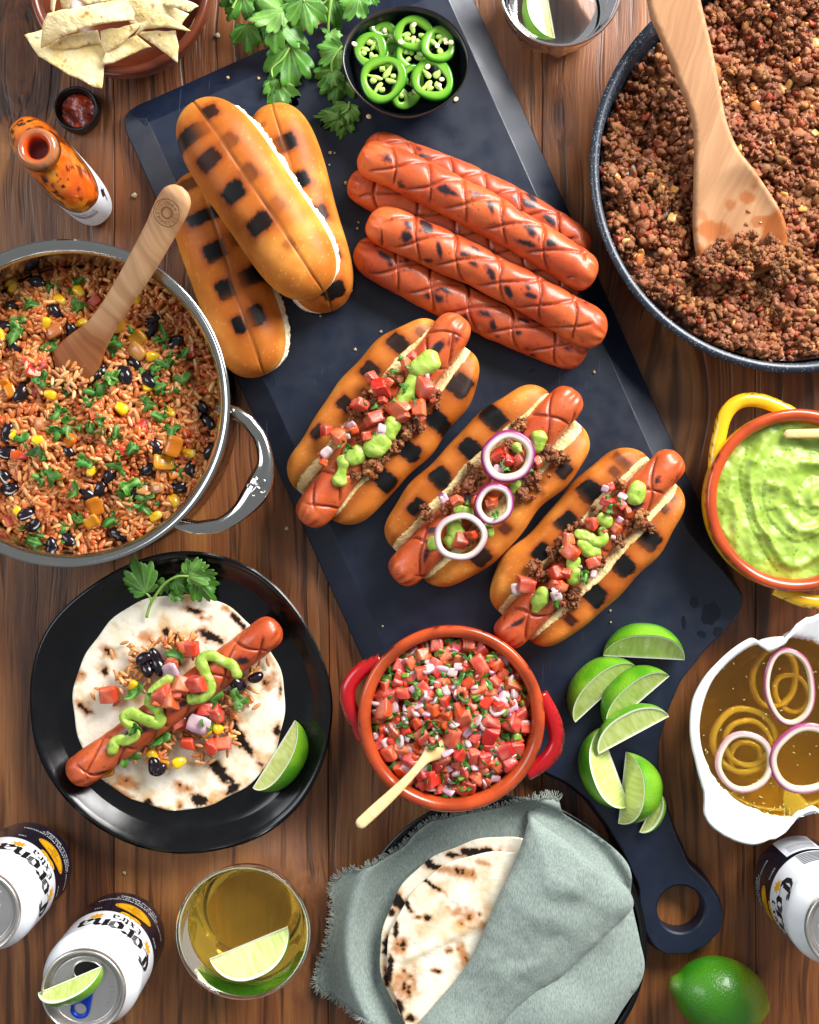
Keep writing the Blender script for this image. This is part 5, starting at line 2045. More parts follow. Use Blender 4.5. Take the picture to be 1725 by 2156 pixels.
tag(o, "dried herb flecks floating on the olive oil", "herbs")

# ================================================================== jalapeno slices
M_PWALL = mat("chilli_wall", vcol=True, rough=.18, spec=.5, coat=.3, sss=.25, sss_r=(.3, 1, .15), sss_scale=.003)
M_MEMB = mat("chilli_membrane", C('#b9d873'), rough=.3, sss=.5, sss_r=(.7, 1, .4), sss_scale=.003, rnd=.06)
M_SEED = mat("chilli_seed", C('#efe3b4'), rough=.35, rnd=.06)


def z2(x, y):
    return (458.2 + .332 * x, .332 * y)


sv_, sf_ = uv_ellipsoid(10, 12)


def chilli(cz, rx, ry, z, ang, tilt, tdir, seed, label):
    x_, y_ = z2(*cz)
    c = P(x_, y_, z)
    rx, ry = px(rx * .352, z), px(ry * .352, z)
    r_ = np.random.default_rng(seed)
    n, m = 72, 18
    a = np.linspace(0, 2 * np.pi, n, endpoint=False)
    wob = 1 + .04 * np.cos(3 * a + seed) + .03 * np.cos(2 * a + 2 * seed)
    ph = np.linspace(0, 2 * np.pi, m, endpoint=False)
    k = (np.abs(np.cos(ph)) ** 4 + np.abs(np.sin(ph)) ** 4) ** (-1 / 4)
    dr, dz = np.cos(ph) * k, np.sin(ph) * k
    wall = .0058 * (1 + .18 * np.cos(3 * a + seed + 1.0))
    T3 = np.array(Matrix.Rotation(tilt, 3, Vector((math.cos(tdir), math.sin(tdir), 0)))) @ rotz(ang)
    V = np.zeros((n, m, 3))
    ro = wall[:, None] * .5 * (dr - 1)[None]
    V[..., 0] = np.cos(a)[:, None] * (rx * wob[:, None] + ro)
    V[..., 1] = np.sin(a)[:, None] * (ry * wob[:, None] + ro)
    V[..., 2] = (dz * .0025)[None]
    V = V.reshape(-1, 3)
    out = np.tile(dr, n)
    col = mixc(C('#79ad36'), C('#559622'), sstep(-.2, .75, out))
    col = mixc(col, C('#23720f'), sstep(.78, 1.0, out))
    root = thing("chilli_slice", label, "chilli slice", c)
    add("wall", V @ T3.T + c, [tuple(reversed(f)) for f in grid_faces(n, m, True, True)], M_PWALL, root, col)
    nl = int(r_.integers(3, 5))
    for i in range(nl):
        t = i * 2 * np.pi / nl + seed + r_.uniform(-.25, .25)
        ln_ = min(rx, ry) * .40
        E3 = sv_ * np.array([ln_, r_.uniform(.0010, .0016), .0016])
        E3[:, 1] *= 1 + .9 * sstep(.3, -.6, E3[:, 0] / ln_)
        E3 = E3 * (1 + .22 * vnoise(E3 + i, 420, seed + i))[:, None]
        rad = .46
        q = E3 @ rotz(t).T + [rx * rad * math.cos(t), ry * rad * math.sin(t), -.0002]
        add("membrane", q @ T3.T + c, sf_, M_MEMB, root)
        if r_.random() < .75:
            t2 = t + r_.uniform(.35, .7)
            E3 = sv_ * np.array([.0024, .0019, .0019])
            E3 = E3 * (1 + .3 * vnoise(E3 + i, 500, seed + i + 9))[:, None]
            q = E3 + [rx * .44 * math.cos(t2), ry * .44 * math.sin(t2), .0002]
            add("membrane", q @ T3.T + c, sf_, M_MEMB, root)
    # thin web joining the membranes
    for i in range(r_.integers(0, 3)):
        t = r_.uniform(0, 6.28)
        q = sv_ * np.array([.0019, .0016, .0006]) @ rotz(t).T + [rx * .45 * math.cos(t), ry * .45 * math.sin(t), .0026]
        add("seed", q @ T3.T + c, sf_, M_SEED, root)
    return root


zj = JZ - .013
JL = [((1075, 165), 118, 82, -.005, .2, .35, 1.57, "green chilli slice tucked lowest against the bowl's far wall"),
      ((1065, 245), 95, 100, -.004, .6, .25, .5, "green chilli slice half hidden between its neighbours, touching the far one"),
      ((1105, 360), 85, 80, -.006, .2, .1, .5, "mostly covered chilli slice in the middle of the bowl"),
      ((1240, 355), 108, 98, -.002, .1, .15, 1.0, "chilli slice in the bowl's centre with a cluster of pale seeds"),
      ((1205, 555), 92, 140, -.004, -.5, .4, .9, "chilli slice standing slanted behind the largest round slice"),
      ((1250, 215), 132, 100, .002, -.15, .2, .2, "chilli slice with loose seeds stuck on its rim"),
      ((1400, 285), 104, 116, .0035, .1, .15, 2.5, "round chilli slice leaning on the wall facing the sausage pile"),
      ((1365, 505), 124, 138, .0025, .3, .15, 4.0, "wide chilli slice resting low on the side facing the sausages"),
      ((972, 320), 104, 108, .0045, .2, .18, 5.0, "chilli slice leaning on the wall facing the coriander bunch"),
      ((1050, 502), 140, 142, .006, .1, .12, 5.0, "largest round chilli slice with three pale membranes lying on top")]
for i, (cz_, rx, ry, dz_, an2, ti, td, lb) in enumerate(JL):
    chilli(cz_, rx, ry, zj + dz_ * 1.1, an2, ti, td, 3 + i, lb)
SEED = mk("chilli_seed", sv_ * [.5, .42, .18], sf_)
SEED.materials.append(M_SEED)
for i, (x, y, z, lb) in enumerate([(868, 278, JZ - .004, "on the black bowl's wall near the coriander"), (1245, 157, zj + .0075, "on the slice with loose seeds, its far one"), (1162, 265, zj + .0080, "on the slice with loose seeds, its near one"), (1480, 268, zj + .0085, "on the rim of the slice facing the sausages"),
                                     (1393, 288, zj + .0075, "inside the slice facing the sausages"), (1333, 422, zj + .0075, "on the wide low slice"), (1512, 628, BT + .0008, "lying loose on the board beside the black bowl"), (960, 738, BT + .0008, "lying loose on the board under the black bowl's lip")]):
    o = place(SEED, None, P(*z2(x, y), z), .0042, flatrot(.3))
    tag(o, "pale flat chilli seed " + lb, "seed")

# ================================================================== coriander
def leaf_mesh(base, tip, wide, z0, z1, curl, seed, tone=0.0):
    b, t = P(*base, z0), P(*tip, z1)
    ln = np.linalg.norm(t - b)
    X = (t - b) / ln
    Y = np.cross([0, 0, 1.0], X)
    Y /= np.linalg.norm(Y)
    Zv = np.cross(X, Y)
    r_ = np.random.default_rng(seed)
    nt_, nr = 141, 9
    th = np.radians(np.linspace(-118, 118, nt_))
    R = np.full(nt_, .24)
    for (a0, am, k, pw) in ((0, 1.0, 3.3, .55), (47, .88, 3.1, .55), (-47, .88, 3.1, .55), (94, .60, 3.0, .55), (-94, .60, 3.0, .55)):
        a0 = math.radians(a0 + r_.uniform(-5, 5))
        u = np.clip(np.cos(np.clip(k * (th - a0), -np.pi / 2, np.pi / 2)), 0, 1) ** pw
        R = np.maximum(R, am * (.50 + .50 * u) * (u > 0) * r_.uniform(.92, 1.06))
    R = R * (.80 + .20 * np.abs(np.cos(th * 9.0 + r_.uniform(0, 3))) ** .7)
    R = np.convolve(np.pad(R, 1, mode='edge'), [.2, .6, .2], 'valid')
    R *= .25 + .75 * sstep(math.radians(119), math.radians(80), np.abs(th))
    q = np.linspace(0, 1, nr) ** .8
    u = (R[:, None] * q[None]) * np.cos(th)[:, None]
    v = (R[:, None] * q[None]) * np.sin(th)[:, None] * wide
    vein = np.zeros_like(u)
    for a0 in (0, 50, -50, 25, -25, 75, -75):
        vein = np.maximum(vein, np.exp(-(((th - math.radians(a0))[:, None] * np.maximum(q, .12)[None]) / .035) ** 2) * (1 - .5 * q[None]))
    w_ = curl * (u ** 2 * .35 + v ** 2 * .55) + .05 * np.sin(v * 9 + seed) * u + .04 * np.sin(u * 8 + v * 5 + seed * 2) - vein * .010 + .05 * q[None] ** 2 * np.sin(th * 6 + seed)[:, None]
    V = b + ln * (u[..., None] * X + v[..., None] * Y + w_[..., None] * Zv)
    c = mixc(C('#33691a'), C('#4f852b'), sstep(-.4, .4, fbm(V.reshape(-1, 3), 90, 2, seed)) * .7 + .3 * r_.random())
    c = mixc(c, C('#82b058'), np.clip(tone, 0, 1)) if tone > 0 else mixc(c, C('#275c13'), -tone)
    c = mixc(c, C('#a5cb7b'), vein.ravel() * .35)
    F = grid_faces(nt_, nr)
    V, F2 = solid(V.reshape(-1, 3), F, .00025)
    return V, F2, np.vstack([c, c])


M_LEAF = mat("coriander_leaf", vcol=True, rough=.40, spec=.4, sss=.2, sss_r=(.4, 1, .2), sss_scale=.0015, var=[(300, .10)], bump=[(420, .25, .0005)])
M_STEM = mat("coriander_stem", C('#8db653'), rough=.4, spec=.4, var=[(60, .15)])


def sprig(label, leaves, stems, f, z, seed, loc):
    root = thing("coriander_sprig", label, "coriander", loc)
    for i, (b, t, w_, dz0, dz1, cu, tone) in enumerate(leaves):
        V, F, c = leaf_mesh(f(*b), f(*t), w_, z + dz0, z + dz1, cu, seed + i, tone)
        V[:, 2] = np.maximum(V[:, 2], z + .0004)
        add("leaf", V, F, M_LEAF, root, c)
    for st, r in stems:
        pts = smooth_path([P(*f(x, y), z + dz) for x, y, dz in st], 28)
        V, F = tube(pts, np.linspace(r, r * .7, 28), 8)
        add("stem", V, F, M_STEM, root)
    return root


def zc(x, y):
    return (458.2 + .1726 * x, .1726 * y)


sprig("bunch of fresh coriander spilling over the board's far edge", [
    ((300, -60), (120, 300), .9, .012, .006, -.3, -.1), ((480, -120), (330, 190), 1.0, .010, .008, -.2, -.3), ((640, -60), (560, 140), 1.0, .014, .012, -.2, -.2), ((760, -80), (830, 150), 1.1, .012, .008, -.3, -.2), ((900, -60), (960, 170), .9, .008, .006, -.2, -.5),
    ((790, 130), (372, 235), .85, .020, .024, -.25, .55), ((1040, -10), (1135, 465), .85, .022, .016, -.2, .15), ((1150, -120), (1300, 60), .9, .012, .010, -.3, -.1), ((700, 215), (1080, 560), .95, .018, .014, -.35, .05), ((880, 540), (870, 1170), .72, .012, .006, -.3, -.05),
    ((690, 960), (1000, 1250), .95, .005, .003, -.5, .1), ((690, 960), (610, 1190), .7, .006, .003, -.4, .0), ((350, 300), (370, 690), .75, .012, .003, -.3, -.1), ((560, 300), (610, 600), .75, .010, .004, -.3, -.25), ((640, 290), (650, 420), .6, .012, .010, -.3, .1), ((740, 480), (790, 680), .8, .006, .002, -.3, -.45),
    ((1420, -60), (1480, 415), .55, .010, .004, -.3, -.35), ((1730, -40), (1560, 260), .9, .016, .014, -.2, .15), ((1850, -80), (1800, 120), 1.0, .012, .012, -.2, .0), ((1560, -150), (1640, 40), 1.0, .010, .010, -.2, -.2), ((200, -150), (420, 20), 1.0, .010, .010, -.2, -.25), ((900, -160), (1090, 60), 1.0, .008, .008, -.2, -.1)],
      [([(1400, -80, .018), (1375, 60, .016), (1352, 240, .012), (1350, 400, .006)], .0013), ([(790, 120, .020), (710, 200, .018), (720, 330, .016), (850, 400, .015)], .0009), ([(1000, -120, .022), (1060, 20, .022)], .0010),
       ([(880, 580, .012), (790, 720, .010), (665, 840, .007), (680, 960, .006)], .0009), ([(1260, 60, .014), (1340, 0, .014), (1400, -100, .014)], .0010), ([(180, 100, .012), (260, -60, .012)], .001)],
      zc, BT, 900, P(650, 40, BT))
sprig("coriander sprig squeezed against the black chilli bowl", [
    ((1350, 400, ), (1250, 330), .35, .008, .010, -.2, .3), ((1370, 400), (1500, 560), .8, .010, .010, -.3, .35), ((1490, 590), (1220, 790), .9, .014, .010, -.25, .1), ((1420, 850), (1230, 1130), 1.0, .008, .004, -.3, -.3), ((1480, 900), (1430, 1290), .95, .006, .003, -.3, -.35), ((1400, 880), (1540, 1090), .7, .010, .008, -.4, .15), ((1500, 560), (1420, 640), .8, .012, .010, -.3, .0)],
      [([(1350, 400, .006), (1365, 560, .006), (1385, 640, .006)], .0010), ([(1520, 560, .014), (1430, 680, .014), (1390, 780, .012), (1400, 880, .009)], .0009)], zc, BT, 940, P(700, 150, BT))
sprig("little two-lobed coriander leaf lying alone below the chilli bowl", [
    ((1590, 1270), (1520, 1600), .85, .006, .003, -.3, .25), ((1500, 1400), (1230, 1560), .75, .005, .002, -.3, .05), ((1470, 1400), (1140, 1425), .35, .006, .004, -.2, .2), ((1560, 1450), (1500, 1690), .9, .003, .001, -.2, -.15), ((1600, 1400), (1670, 1560), .6, .003, .001, -.2, -.15)],
      [([(1610, 1240, .005), (1590, 1330, .006), (1480, 1400, .005)], .0008)], zc, BT, 960, P(720, 250, BT))


# ================================================================== limes
M_RIND = mat("lime_rind", vcol=True, rough=.30, spec=.5, coat=.25, sss=.15, sss_r=(.4, 1, .1), sss_scale=.002, bump=[(620, .55, .0009)])
M_FLESH = mat("lime_flesh", vcol=True, rough=.14, spec=.5, sss=.45, sss_r=(.8, 1, .5), sss_scale=.004, coat=.3, bump=[(500, .15, .0005)])


def lime_wedge(label, A, B, zsurf, roll, alpha=33, fat=.43, zmid=None, seed=0, group=None, pitch=0.0):
    zm = zmid if zmid is not None else zsurf + .012
    a, b = P(*A, zm), P(*B, zm)
    mid = (a + b) / 2
    L2 = np.linalg.norm(b - a) / 2
    X = (b - a) / (2 * L2)
    Nn = np.cross([0, 0, 1.0], X)
    ro, al = math.radians(roll), math.radians(alpha)
    md = math.cos(ro) * np.array([0, 0, 1.0]) + math.sin(ro) * Nn
    sd = np.cross(X, md)
    Rm = L2 * 2 * fat
    nx, na, nr = 56, 26, 18
    x = np.sin(np.linspace(-np.pi / 2, np.pi / 2, nx))
    Rx = Rm * np.maximum(1 - np.abs(x) ** 2.3, 0) ** .56
    Rx = np.maximum(Rx, .0003)
    ph = np.linspace(-al, al, na)
    V = x[:, None, None] * L2 * X + Rx[:, None, None] * (np.cos(ph)[None, :, None] * md + np.sin(ph)[None, :, None] * sd)
    Vr = V.reshape(-1, 3)
    cr = mixc(C('#43860f'), C('#72a822'), sstep(-.4, .5, fbm(Vr + seed, 60, 2, seed)))
    cr = mixc(cr, C('#a9cc4a'), np.repeat(sstep(.86, 1, np.abs(x)), na) * .5)
    # cut faces
    faces = []
    rho = np.r_[np.linspace(0, .80, 10), np.linspace(.85, 1, 8)]
    rng_ = np.random.default_rng(seed)
    for sg in (-1, 1):
        d = math.cos(al) * md + sg * math.sin(al) * sd
        nrm = np.cross(X, d) * sg
        W_ = x[:, None, None] * L2 * X + (Rx[:, None, None] * rho[None, :, None]) * d
        dist = (Rx[:, None] * (1 - rho[None]))
        inn = sstep(.0017, .0032, dist) * sstep(.0002, .0016, Rx[:, None] * rho[None] + .0008)
        st = fbm(np.c_[(x[:, None] * 34 + 0 * rho[None]).ravel(), (rho[None] * 2.2 + 0 * x[:, None]).ravel(), np.full(nx * len(rho), seed + sg)], 1.0, 3, seed)
        fl_ = mixc(C('#aec158'), C('#d2df92'), sstep(-.9, .9, st))
        W_ = W_.reshape(-1, 3) - nrm * (inn.ravel() * .0007 + .0001 * inn.ravel() * st)[:, None]
        cf = mixc(C('#eef0d2'), fl_, inn.ravel())
        cf = mixc(cf, C('#6fb01f'), sstep(.0007, .0001, dist.ravel()))
        cf = mixc(cf, C('#f3f4e2'), np.tile(sstep(.10, .02, rho), nx) * .8)
        F = grid_faces(nx, len(rho))
        if sg > 0:
            F = [tuple(reversed(f)) for f in F]
        faces.append((W_, F, cf))
    lo = min(Vr[:, 2].min(), min(f[0][:, 2].min() for f in faces))
    off = np.array([mid[0], mid[1], zsurf - lo + .0001])
    if pitch:
        Rp = np.array(Matrix.Rotation(pitch, 3, Vector(Nn)))
        Vr = Vr @ Rp.T
        faces = [(f[0] @ Rp.T, f[1], f[2]) for f in faces]
        lo = min(Vr[:, 2].min(), min(f[0][:, 2].min() for f in faces))
        off[2] = zsurf - lo + .0001
    root = thing("lime_wedge", label, "lime wedge", (mid[0], mid[1], zsurf), group)
    add("rind", Vr + off, [tuple(reversed(f)) for f in grid_faces(nx, na)], M_RIND, root, cr)
    for f in faces:
        add("flesh", f[0] + off, f[1], M_FLESH, root, f[2])
    return root


lime_wedge("lime wedge lying on its own, closest to the filled hot dogs", (1271, 1382), (1443, 1391), BT, 80, seed=1)
lime_wedge("lime wedge overlapped by its neighbour, closest to the red handled bowl", (1213, 1523), (1341, 1404), BT, 78, seed=2)
lime_wedge("lime wedge with mostly rind showing, leaning over its neighbour", (1283, 1538), (1413, 1426), BT + .003, 76, seed=3, alpha=30)
lime_wedge("lime wedge lying cut side up beneath the palest wedge", (1327, 1699), (1266, 1533), BT, 80, seed=5)
lime_wedge("pale lime wedge lying flat on top of another, full cut face showing", (1262, 1590), (1411, 1510), BT + .012, 92, seed=4, fat=.36, alpha=26)
lime_wedge("lime wedge peeking out from under its neighbour at the neck of the board", (1350, 1758), (1392, 1672), BT, -78, seed=7, fat=.34)
lime_wedge("lime wedge curving round at the neck of the board, its rind outward", (1322, 1588), (1306, 1740), BT + .004, 60, seed=6, fat=.56, alpha=36)
lime_wedge("lime wedge sitting on the black plate beside the tortilla", (619, 1520), (529, 1664), PF, 66, seed=8, fat=.40)

# whole lime
LC = P(1519, 2099, .028)
V, F = uv_ellipsoid(60, 64)
d = V.copy()
V = V * np.array([.0340, .0275, .0270])
tipm = np.exp(-((d[:, 0] + 1) / .035) ** 2)
V[:, 0] -= tipm * .0050
V[:, 1:] *= (1 - .0 * tipm)[:, None]
V[:, 0] += .0015 * np.exp(-((d[:, 0] - 1) / .03) ** 2)
V = V * (1 + .012 * fbm(V, 60, 2, 3))[:, None]
ang = math.atan2(-(2137 - 2080), 1615 - 1420) * .9
V = V @ rotz(ang).T + [LC[0], LC[1], .0272]
c = mixc(C('#286a0c'), C('#428514'), sstep(-.4, .4, fbm(V, 35, 3, 8)))
c = mixc(c, C('#a9b52c'), sstep(.15, .6, d[:, 0] * .7 + d[:, 1] * .35 + .25 * fbm(V, 40, 2, 9)) * .6)
c = mixc(c, C('#6d6a2a'), tipm * .6)
o = add("whole_lime", V, F, M_RIND, None, c)
tag(o, "whole green lime lying on the wooden table below the ring handle", "lime")

# ================================================================== tortilla chips
M_CHIP = mat("corn_chip", vcol=True, rough=.62, spec=.3, sss=.12, sss_r=(1, .8, .4), sss_scale=.002, bump=[(330, .7, .0012), (900, .4, .0006)])


def chip(label, pts, zs_, bend, bdir, seed):
    zm = float(np.mean(zs_))
    P3 = np.array([P(*z1(x, y), z) for (x, y), z in zip(pts, zs_)])
    A_ = np.c_[P3[:, :2], np.ones(len(P3))]
    cf = np.linalg.lstsq(A_, P3[:, 2], rcond=None)[0]
    ctr = P3[:, :2].mean(0)
    pl_ = P3[:, :2]
    pl_ = resample(pl_, .003)
    pl_ = pl_ + np.array([vnoise(np.c_[pl_, 0 * pl_[:, 0]], 160, seed + k) for k in (0, 1)]).T * .0006
    vv, ff = fill(pl_, .0017)
    t = (vv - ctr) @ np.array([math.cos(bdir), math.sin(bdir)])
    w_ = np.abs(t).max()
    z = vv @ cf[:2] + cf[2] + bend * (1 - (t / w_) ** 2)
    p3 = np.c_[vv, 0 * t]
    z = z + .0007 * fbm(p3, 110, 2, seed) + .0005 * sstep(.1, .5, fbm(p3, 320, 2, seed + 2))
    c = mixc(C('#e4cc8c'), C('#efdcab'), sstep(-.4, .4, fbm(p3, 130, 3, seed + 4)))
    c = mixc(c, C('#d8b464'), sstep(.35, .6, fbm(p3, 420, 2, seed + 5)) * .5)
    c = mixc(c, C('#8a5a28'), sstep(.60, .66, fbm(p3, 260, 2, seed + 6)) * .8)
    V, F = solid(np.c_[vv, z], ff, .0016)
    o = add("tortilla_chip", V, F, M_CHIP, None, np.vstack([c, c]))
    tag(o, label, "chip")


chip("tortilla chip leaning upright against the bowl's far wall, narrow edge up", [(320, -120), (350, 0), (345, 95), (325, 60)], [.050, .050, .045, .045], .002, 0, 1)
chip("narrow tortilla chip standing beside the rolled one in the bowl", [(360, -100), (480, -80), (440, 85), (400, 80)], [.052, .052, .040, .040], .004, .3, 2)
chip("tortilla chip at the bottom of the heap, flat and far under the rest", [(480, -140), (800, -140), (780, 5), (560, 40), (490, 5)], [.046, .046, .046, .044, .044], .004, 1.2, 3)
chip("tortilla chip behind the rolled one, curving down into the bowl", [(780, 20), (960, 5), (1195, 85), (1150, 185), (1000, 180), (830, 160)], [.058, .056, .046, .042, .046, .052], .006, .4, 4)
chip("tortilla chip sticking out with a sharp point over the bowl's rim", [(830, -120), (1060, -60), (1262, 48), (1215, 78), (1000, 22), (850, 10)], [.050, .055, .058, .058, .055, .050], .003, 1.4, 5)
chip("large pointed tortilla chip hanging out over the table", [(160, 222), (265, 190), (430, 285), (640, 285), (680, 310), (668, 390), (645, 562), (600, 555), (430, 470), (255, 365)], [.060, .060, .056, .054, .054, .054, .052, .052, .055, .058], .004, -.9, 6)
chip("tortilla chip folded under the rolled one, its edge catching light", [(300, 300), (450, 225), (620, 190), (645, 275), (420, 320), (360, 315)], [.060, .064, .062, .058, .060, .060], .004, .2, 7)
chip("tortilla chip curling under the triangular one at the bowl's near rim", [(650, 400), (680, 350), (865, 225), (960, 295), (720, 410), (670, 415)], [.058, .058, .060, .056, .056, .056], .004, .7, 8)
chip("thick rolled tortilla chip lying across the top of the heap", [(258, 300), (290, 190), (330, 125), (600, 55), (780, 8), (835, 40), (862, 105), (858, 150), (640, 185), (420, 240), (330, 285)], [.066, .070, .070, .072, .072, .072, .068, .068, .068, .068, .066], .010, 1.25, 9)
chip("tortilla chip with a folded corner in the heap's middle", [(640, 208), (760, 185), (905, 140), (870, 205), (780, 290), (672, 345), (650, 280)], [.066, .068, .070, .066, .062, .060, .062], .004, .5, 10)
chip("slim bent tortilla chip arching over the triangular one", [(850, 225), (900, 155), (980, 108), (1060, 105), (1210, 192), (1180, 195), (1050, 180), (930, 195)], [.068, .072, .072, .070, .064, .064, .068, .068], .005, .2, 11)
chip("triangular tortilla chip pointing over the rim towards the cutting board", [(865, 205), (1000, 198), (1118, 200), (1132, 300), (1131, 402), (1010, 310)], [.066, .066, .064, .060, .056, .060], .002, .8, 12)

# ================================================================== tortillas
M_TORT = mat("flour_tortilla", vcol=True, rough=.65, spec=.25, sss=.2, sss_r=(1, .85, .6), sss_scale=.003, bump=[(260, .45, .0010), (60, .2, .002)])


def tortilla(label, cxy, rx, ry, z0, spots, seed, zf=None, amt=1.0, thick=.0016):
    c = P(*cxy, z0)
    a = np.linspace(0, 2 * np.pi, 150, endpoint=False)
    r = 1 + .010 * np.sin(3 * a + seed) + .008 * np.sin(7 * a + seed * 2) + .006 * np.sin(16 * a + seed)
    poly = np.c_[c[0] + px(rx, z0) * r * np.cos(a), c[1] + px(ry, z0) * r * np.sin(a)]
    vv, ff = fill(poly, .0014)
    p3 = np.c_[vv, np.full(len(vv), seed * .1)]
    z = z0 + .0006 * fbm(p3, 40, 2, seed)
    if zf is not None:
        z = z + zf(vv[:, 0], vv[:, 1])
    n1, n2 = fbm(p3, 260, 3, seed + 1), fbm(p3, 80, 2, seed + 2)
    col = mixc(C('#f2ead6'), C('#e8dcc0'), sstep(-.3, .5, n2))
    col = mixc(col, C('#cf9a52'), sstep(.0, .7, .7 * fbm(p3, 110, 3, seed + 3) + .5 * n2) * .75 * amt)
    br, bk = np.zeros(len(vv)), np.zeros(len(vv))
    for (x, y, su_, sv2, ang, st) in spots:
        q = P(x, y, z0)[:2]
        d = vv - q
        ca, sa = math.cos(ang), -math.sin(ang)
        u, v = d[:, 0] * ca + d[:, 1] * sa, -d[:, 0] * sa + d[:, 1] * ca
        g = np.exp(-((u / px(su_, z0)) ** 2 + (v / px(sv2, z0)) ** 2))
        br = np.maximum(br, g ** .45)
        bk = np.maximum(bk, g * st)
    col = mixc(col, C('#b8722c'), sstep(.15, .95, br + .5 * n1) * .9)
    col = mixc(col, C('#1a100a'), sstep(.40, .52, bk * 1.0 + .50 * n1))
    V, F = solid(np.c_[vv, z], ff, thick)
    o = add("tortilla", V, F, M_TORT, None, np.vstack([col, col]))
    tag(o, label, "tortilla")
    return o


def zp(x, y):
    return (28.6 + .3984 * x, 1116.8 + .3984 * y)


def sp_(f, l, k):
    return [(*f(x, y), a * k, b * k, an3, st) for x, y, a, b, an3, st in l]


tp = sp_(zp, [(850, 570, 60, 28, .4, .95), (1040, 560, 75, 26, .5, .95), (810, 530, 25, 22, 0, .9), (1190, 480, 80, 18, .8, .9), (1180, 1080, 100, 34, .9, 1.0), (1250, 1170, 45, 25, .5, .9), (1090, 1270, 85, 32, .7, 1.0), (980, 1425, 60, 30, .3, 1.0), (1165, 1360, 45, 22, -.5, .9), (1145, 1000, 50, 28, .2, .95),
                   (475, 745, 22, 25, 0, .8), (950, 420, 50, 16, .3, .75), (1000, 460, 40, 14, .4, .7), (710, 1440, 32, 20, .3, .85), (1395, 1060, 20, 45, 0, .8), (1300, 1240, 25, 40, -.4, .7), (1410, 830, 14, 45, 0, .7), (360, 930, 40, 20, .8, .55), (350, 780, 30, 30, 0, .4), (780, 1470, 30, 14, 0, .5), (880, 1450, 20, 18, 0, .5), (570, 1390, 60, 20, .5, .35), (1130, 420, 40, 16, .5, .5), (400, 960, 25, 15, 0, .5), (700, 560, 40, 30, .3, .42), (600, 1330, 50, 30, .4, .4), (1350, 800, 40, 40, 0, .45), (500, 640, 40, 25, .5, .42), (1250, 620, 60, 25, .6, .5), (900, 1360, 50, 25, .2, .42)], .3984)
tortilla("charred flour tortilla lying open on the black plate under a sausage", (377, 1480), 223, 227, PF + .0022, tp, 3)
ZS = PF + .0045
sausage("scored sausage with a guacamole zigzag lying on the open tortilla", (147, 1640), (588, 1313), ZS + .0115, ZS + .0125, 35.5, 34, burn=8, dark=.15, bend=-4)
g11 = 11
zq = ZS + .0262
squeeze("guacamole_topping", "long guacamole zigzag squeezed along the sausage on the tortilla",
        [[(*zp(x, y), zq - .002 * abs(i - 6) / 6, 11.5) for i, (x, y) in enumerate([(520, 1165), (540, 1115), (605, 1108), (640, 1080), (618, 1030), (585, 985), (640, 965), (715, 1010), (775, 1015), (765, 955), (722, 900), (750, 840), (820, 790)])],
         [(*zp(x, y), zq - .0015, 11.5) for x, y in [(935, 888), (1005, 880), (1038, 830), (1012, 745), (992, 690), (1030, 660), (1100, 680), (1155, 712), (1182, 762)]]])
fillr = thing("rice_filling", "spoonful of tomato rice, beans and salsa round the sausage on the tortilla", "filling", P(377, 1480, ZS))
for (x, y) in [(630, 640), (560, 760), (500, 860), (620, 750), (700, 780), (900, 600), (860, 620), (1100, 900), (1150, 960), (1080, 1000), (1000, 1160), (900, 1080), (700, 1170), (780, 1200), (1150, 1080), (1220, 870), (1280, 720), (820, 1140), (950, 1050), (1240, 830), (680, 700), (780, 600), (1110, 1030)]:
    for k in range(11):
        xx, yy = x + random.gauss(0, 34), y + random.gauss(0, 30)
        place(random.choice(RICE), fillr, P(*zp(xx, yy), ZS + random.uniform(.001, .007)), random.uniform(.0068, .0088), flatrot(.5))
for l_, s_, pl_, dz_ in ((BEAN, .0140, [(700, 735), (750, 660), (695, 680), (1190, 810), (1280, 775), (740, 1245), (765, 720), (770, 1265)], .010),
                          (CORN, .0095, [(1075, 1045), (1020, 1065), (875, 1225), (735, 1190), (630, 820)], .009), (ONI, .015, [(975, 1025), (660, 1050), (830, 755)], .013),
                          (TOM, .0125, [(840, 700), (1010, 950), (1070, 960), (920, 1120), (1110, 1130), (930, 630), (870, 1010), (1060, 1140), (500, 870), (905, 615)], .009),
                          (TOM, .0135, [(830, 900), (895, 815), (975, 808), (790, 860), (760, 895), (850, 860)], .027),
                          (HERB, .0125, [(1050, 890), (1190, 900), (790, 1085), (640, 860), (1030, 1010), (1140, 800), (605, 1190), (870, 670)], .012), (HERB, .009, [(740, 875), (650, 1040)], .030), (PEPO, .010, [(800, 1240), (500, 1270)], .008)):
    for p in pl_:
        place(random.choice(l_), fillr, P(*zp(*p), ZS + dz_), s_ * random.uniform(.85, 1.15), flatrot(.5))
sprig("coriander sprig with a forked stem at the tortilla's edge on the plate", [
    ((700, 325), (615, 130), .62, .012, .015, -.3, .15), ((695, 320), (575, 270), .4, .011, .010, -.3, .1), ((925, 245), (985, 140), .7, .014, .018, -.2, .35), ((925, 245), (1085, 215), .55, .014, .016, -.2, .3), ((960, 260), (1075, 385), .75, .012, .006, -.4, -.1), ((850, 265), (960, 330), .7, .012, .006, -.3, -.4), ((800, 265), (770, 350), .6, .011, .006, -.3, .05), ((830, 330), (900, 370), .6, .008, .006, -.2, .15)],
      [([(703, 460, .004), (720, 400, .006), (738, 365, .009), (790, 290, .013), (860, 245, .015), (925, 242, .014)], .0012), ([(730, 375, .008), (715, 345, .011), (692, 325, .012)], .0009)], zp, PF + .002, 990, P(315, 1250, PF))

# stack inside the napkin
def z3(x, y):
    return (630 + .4648 * x, 1632.3 + .4648 * y)


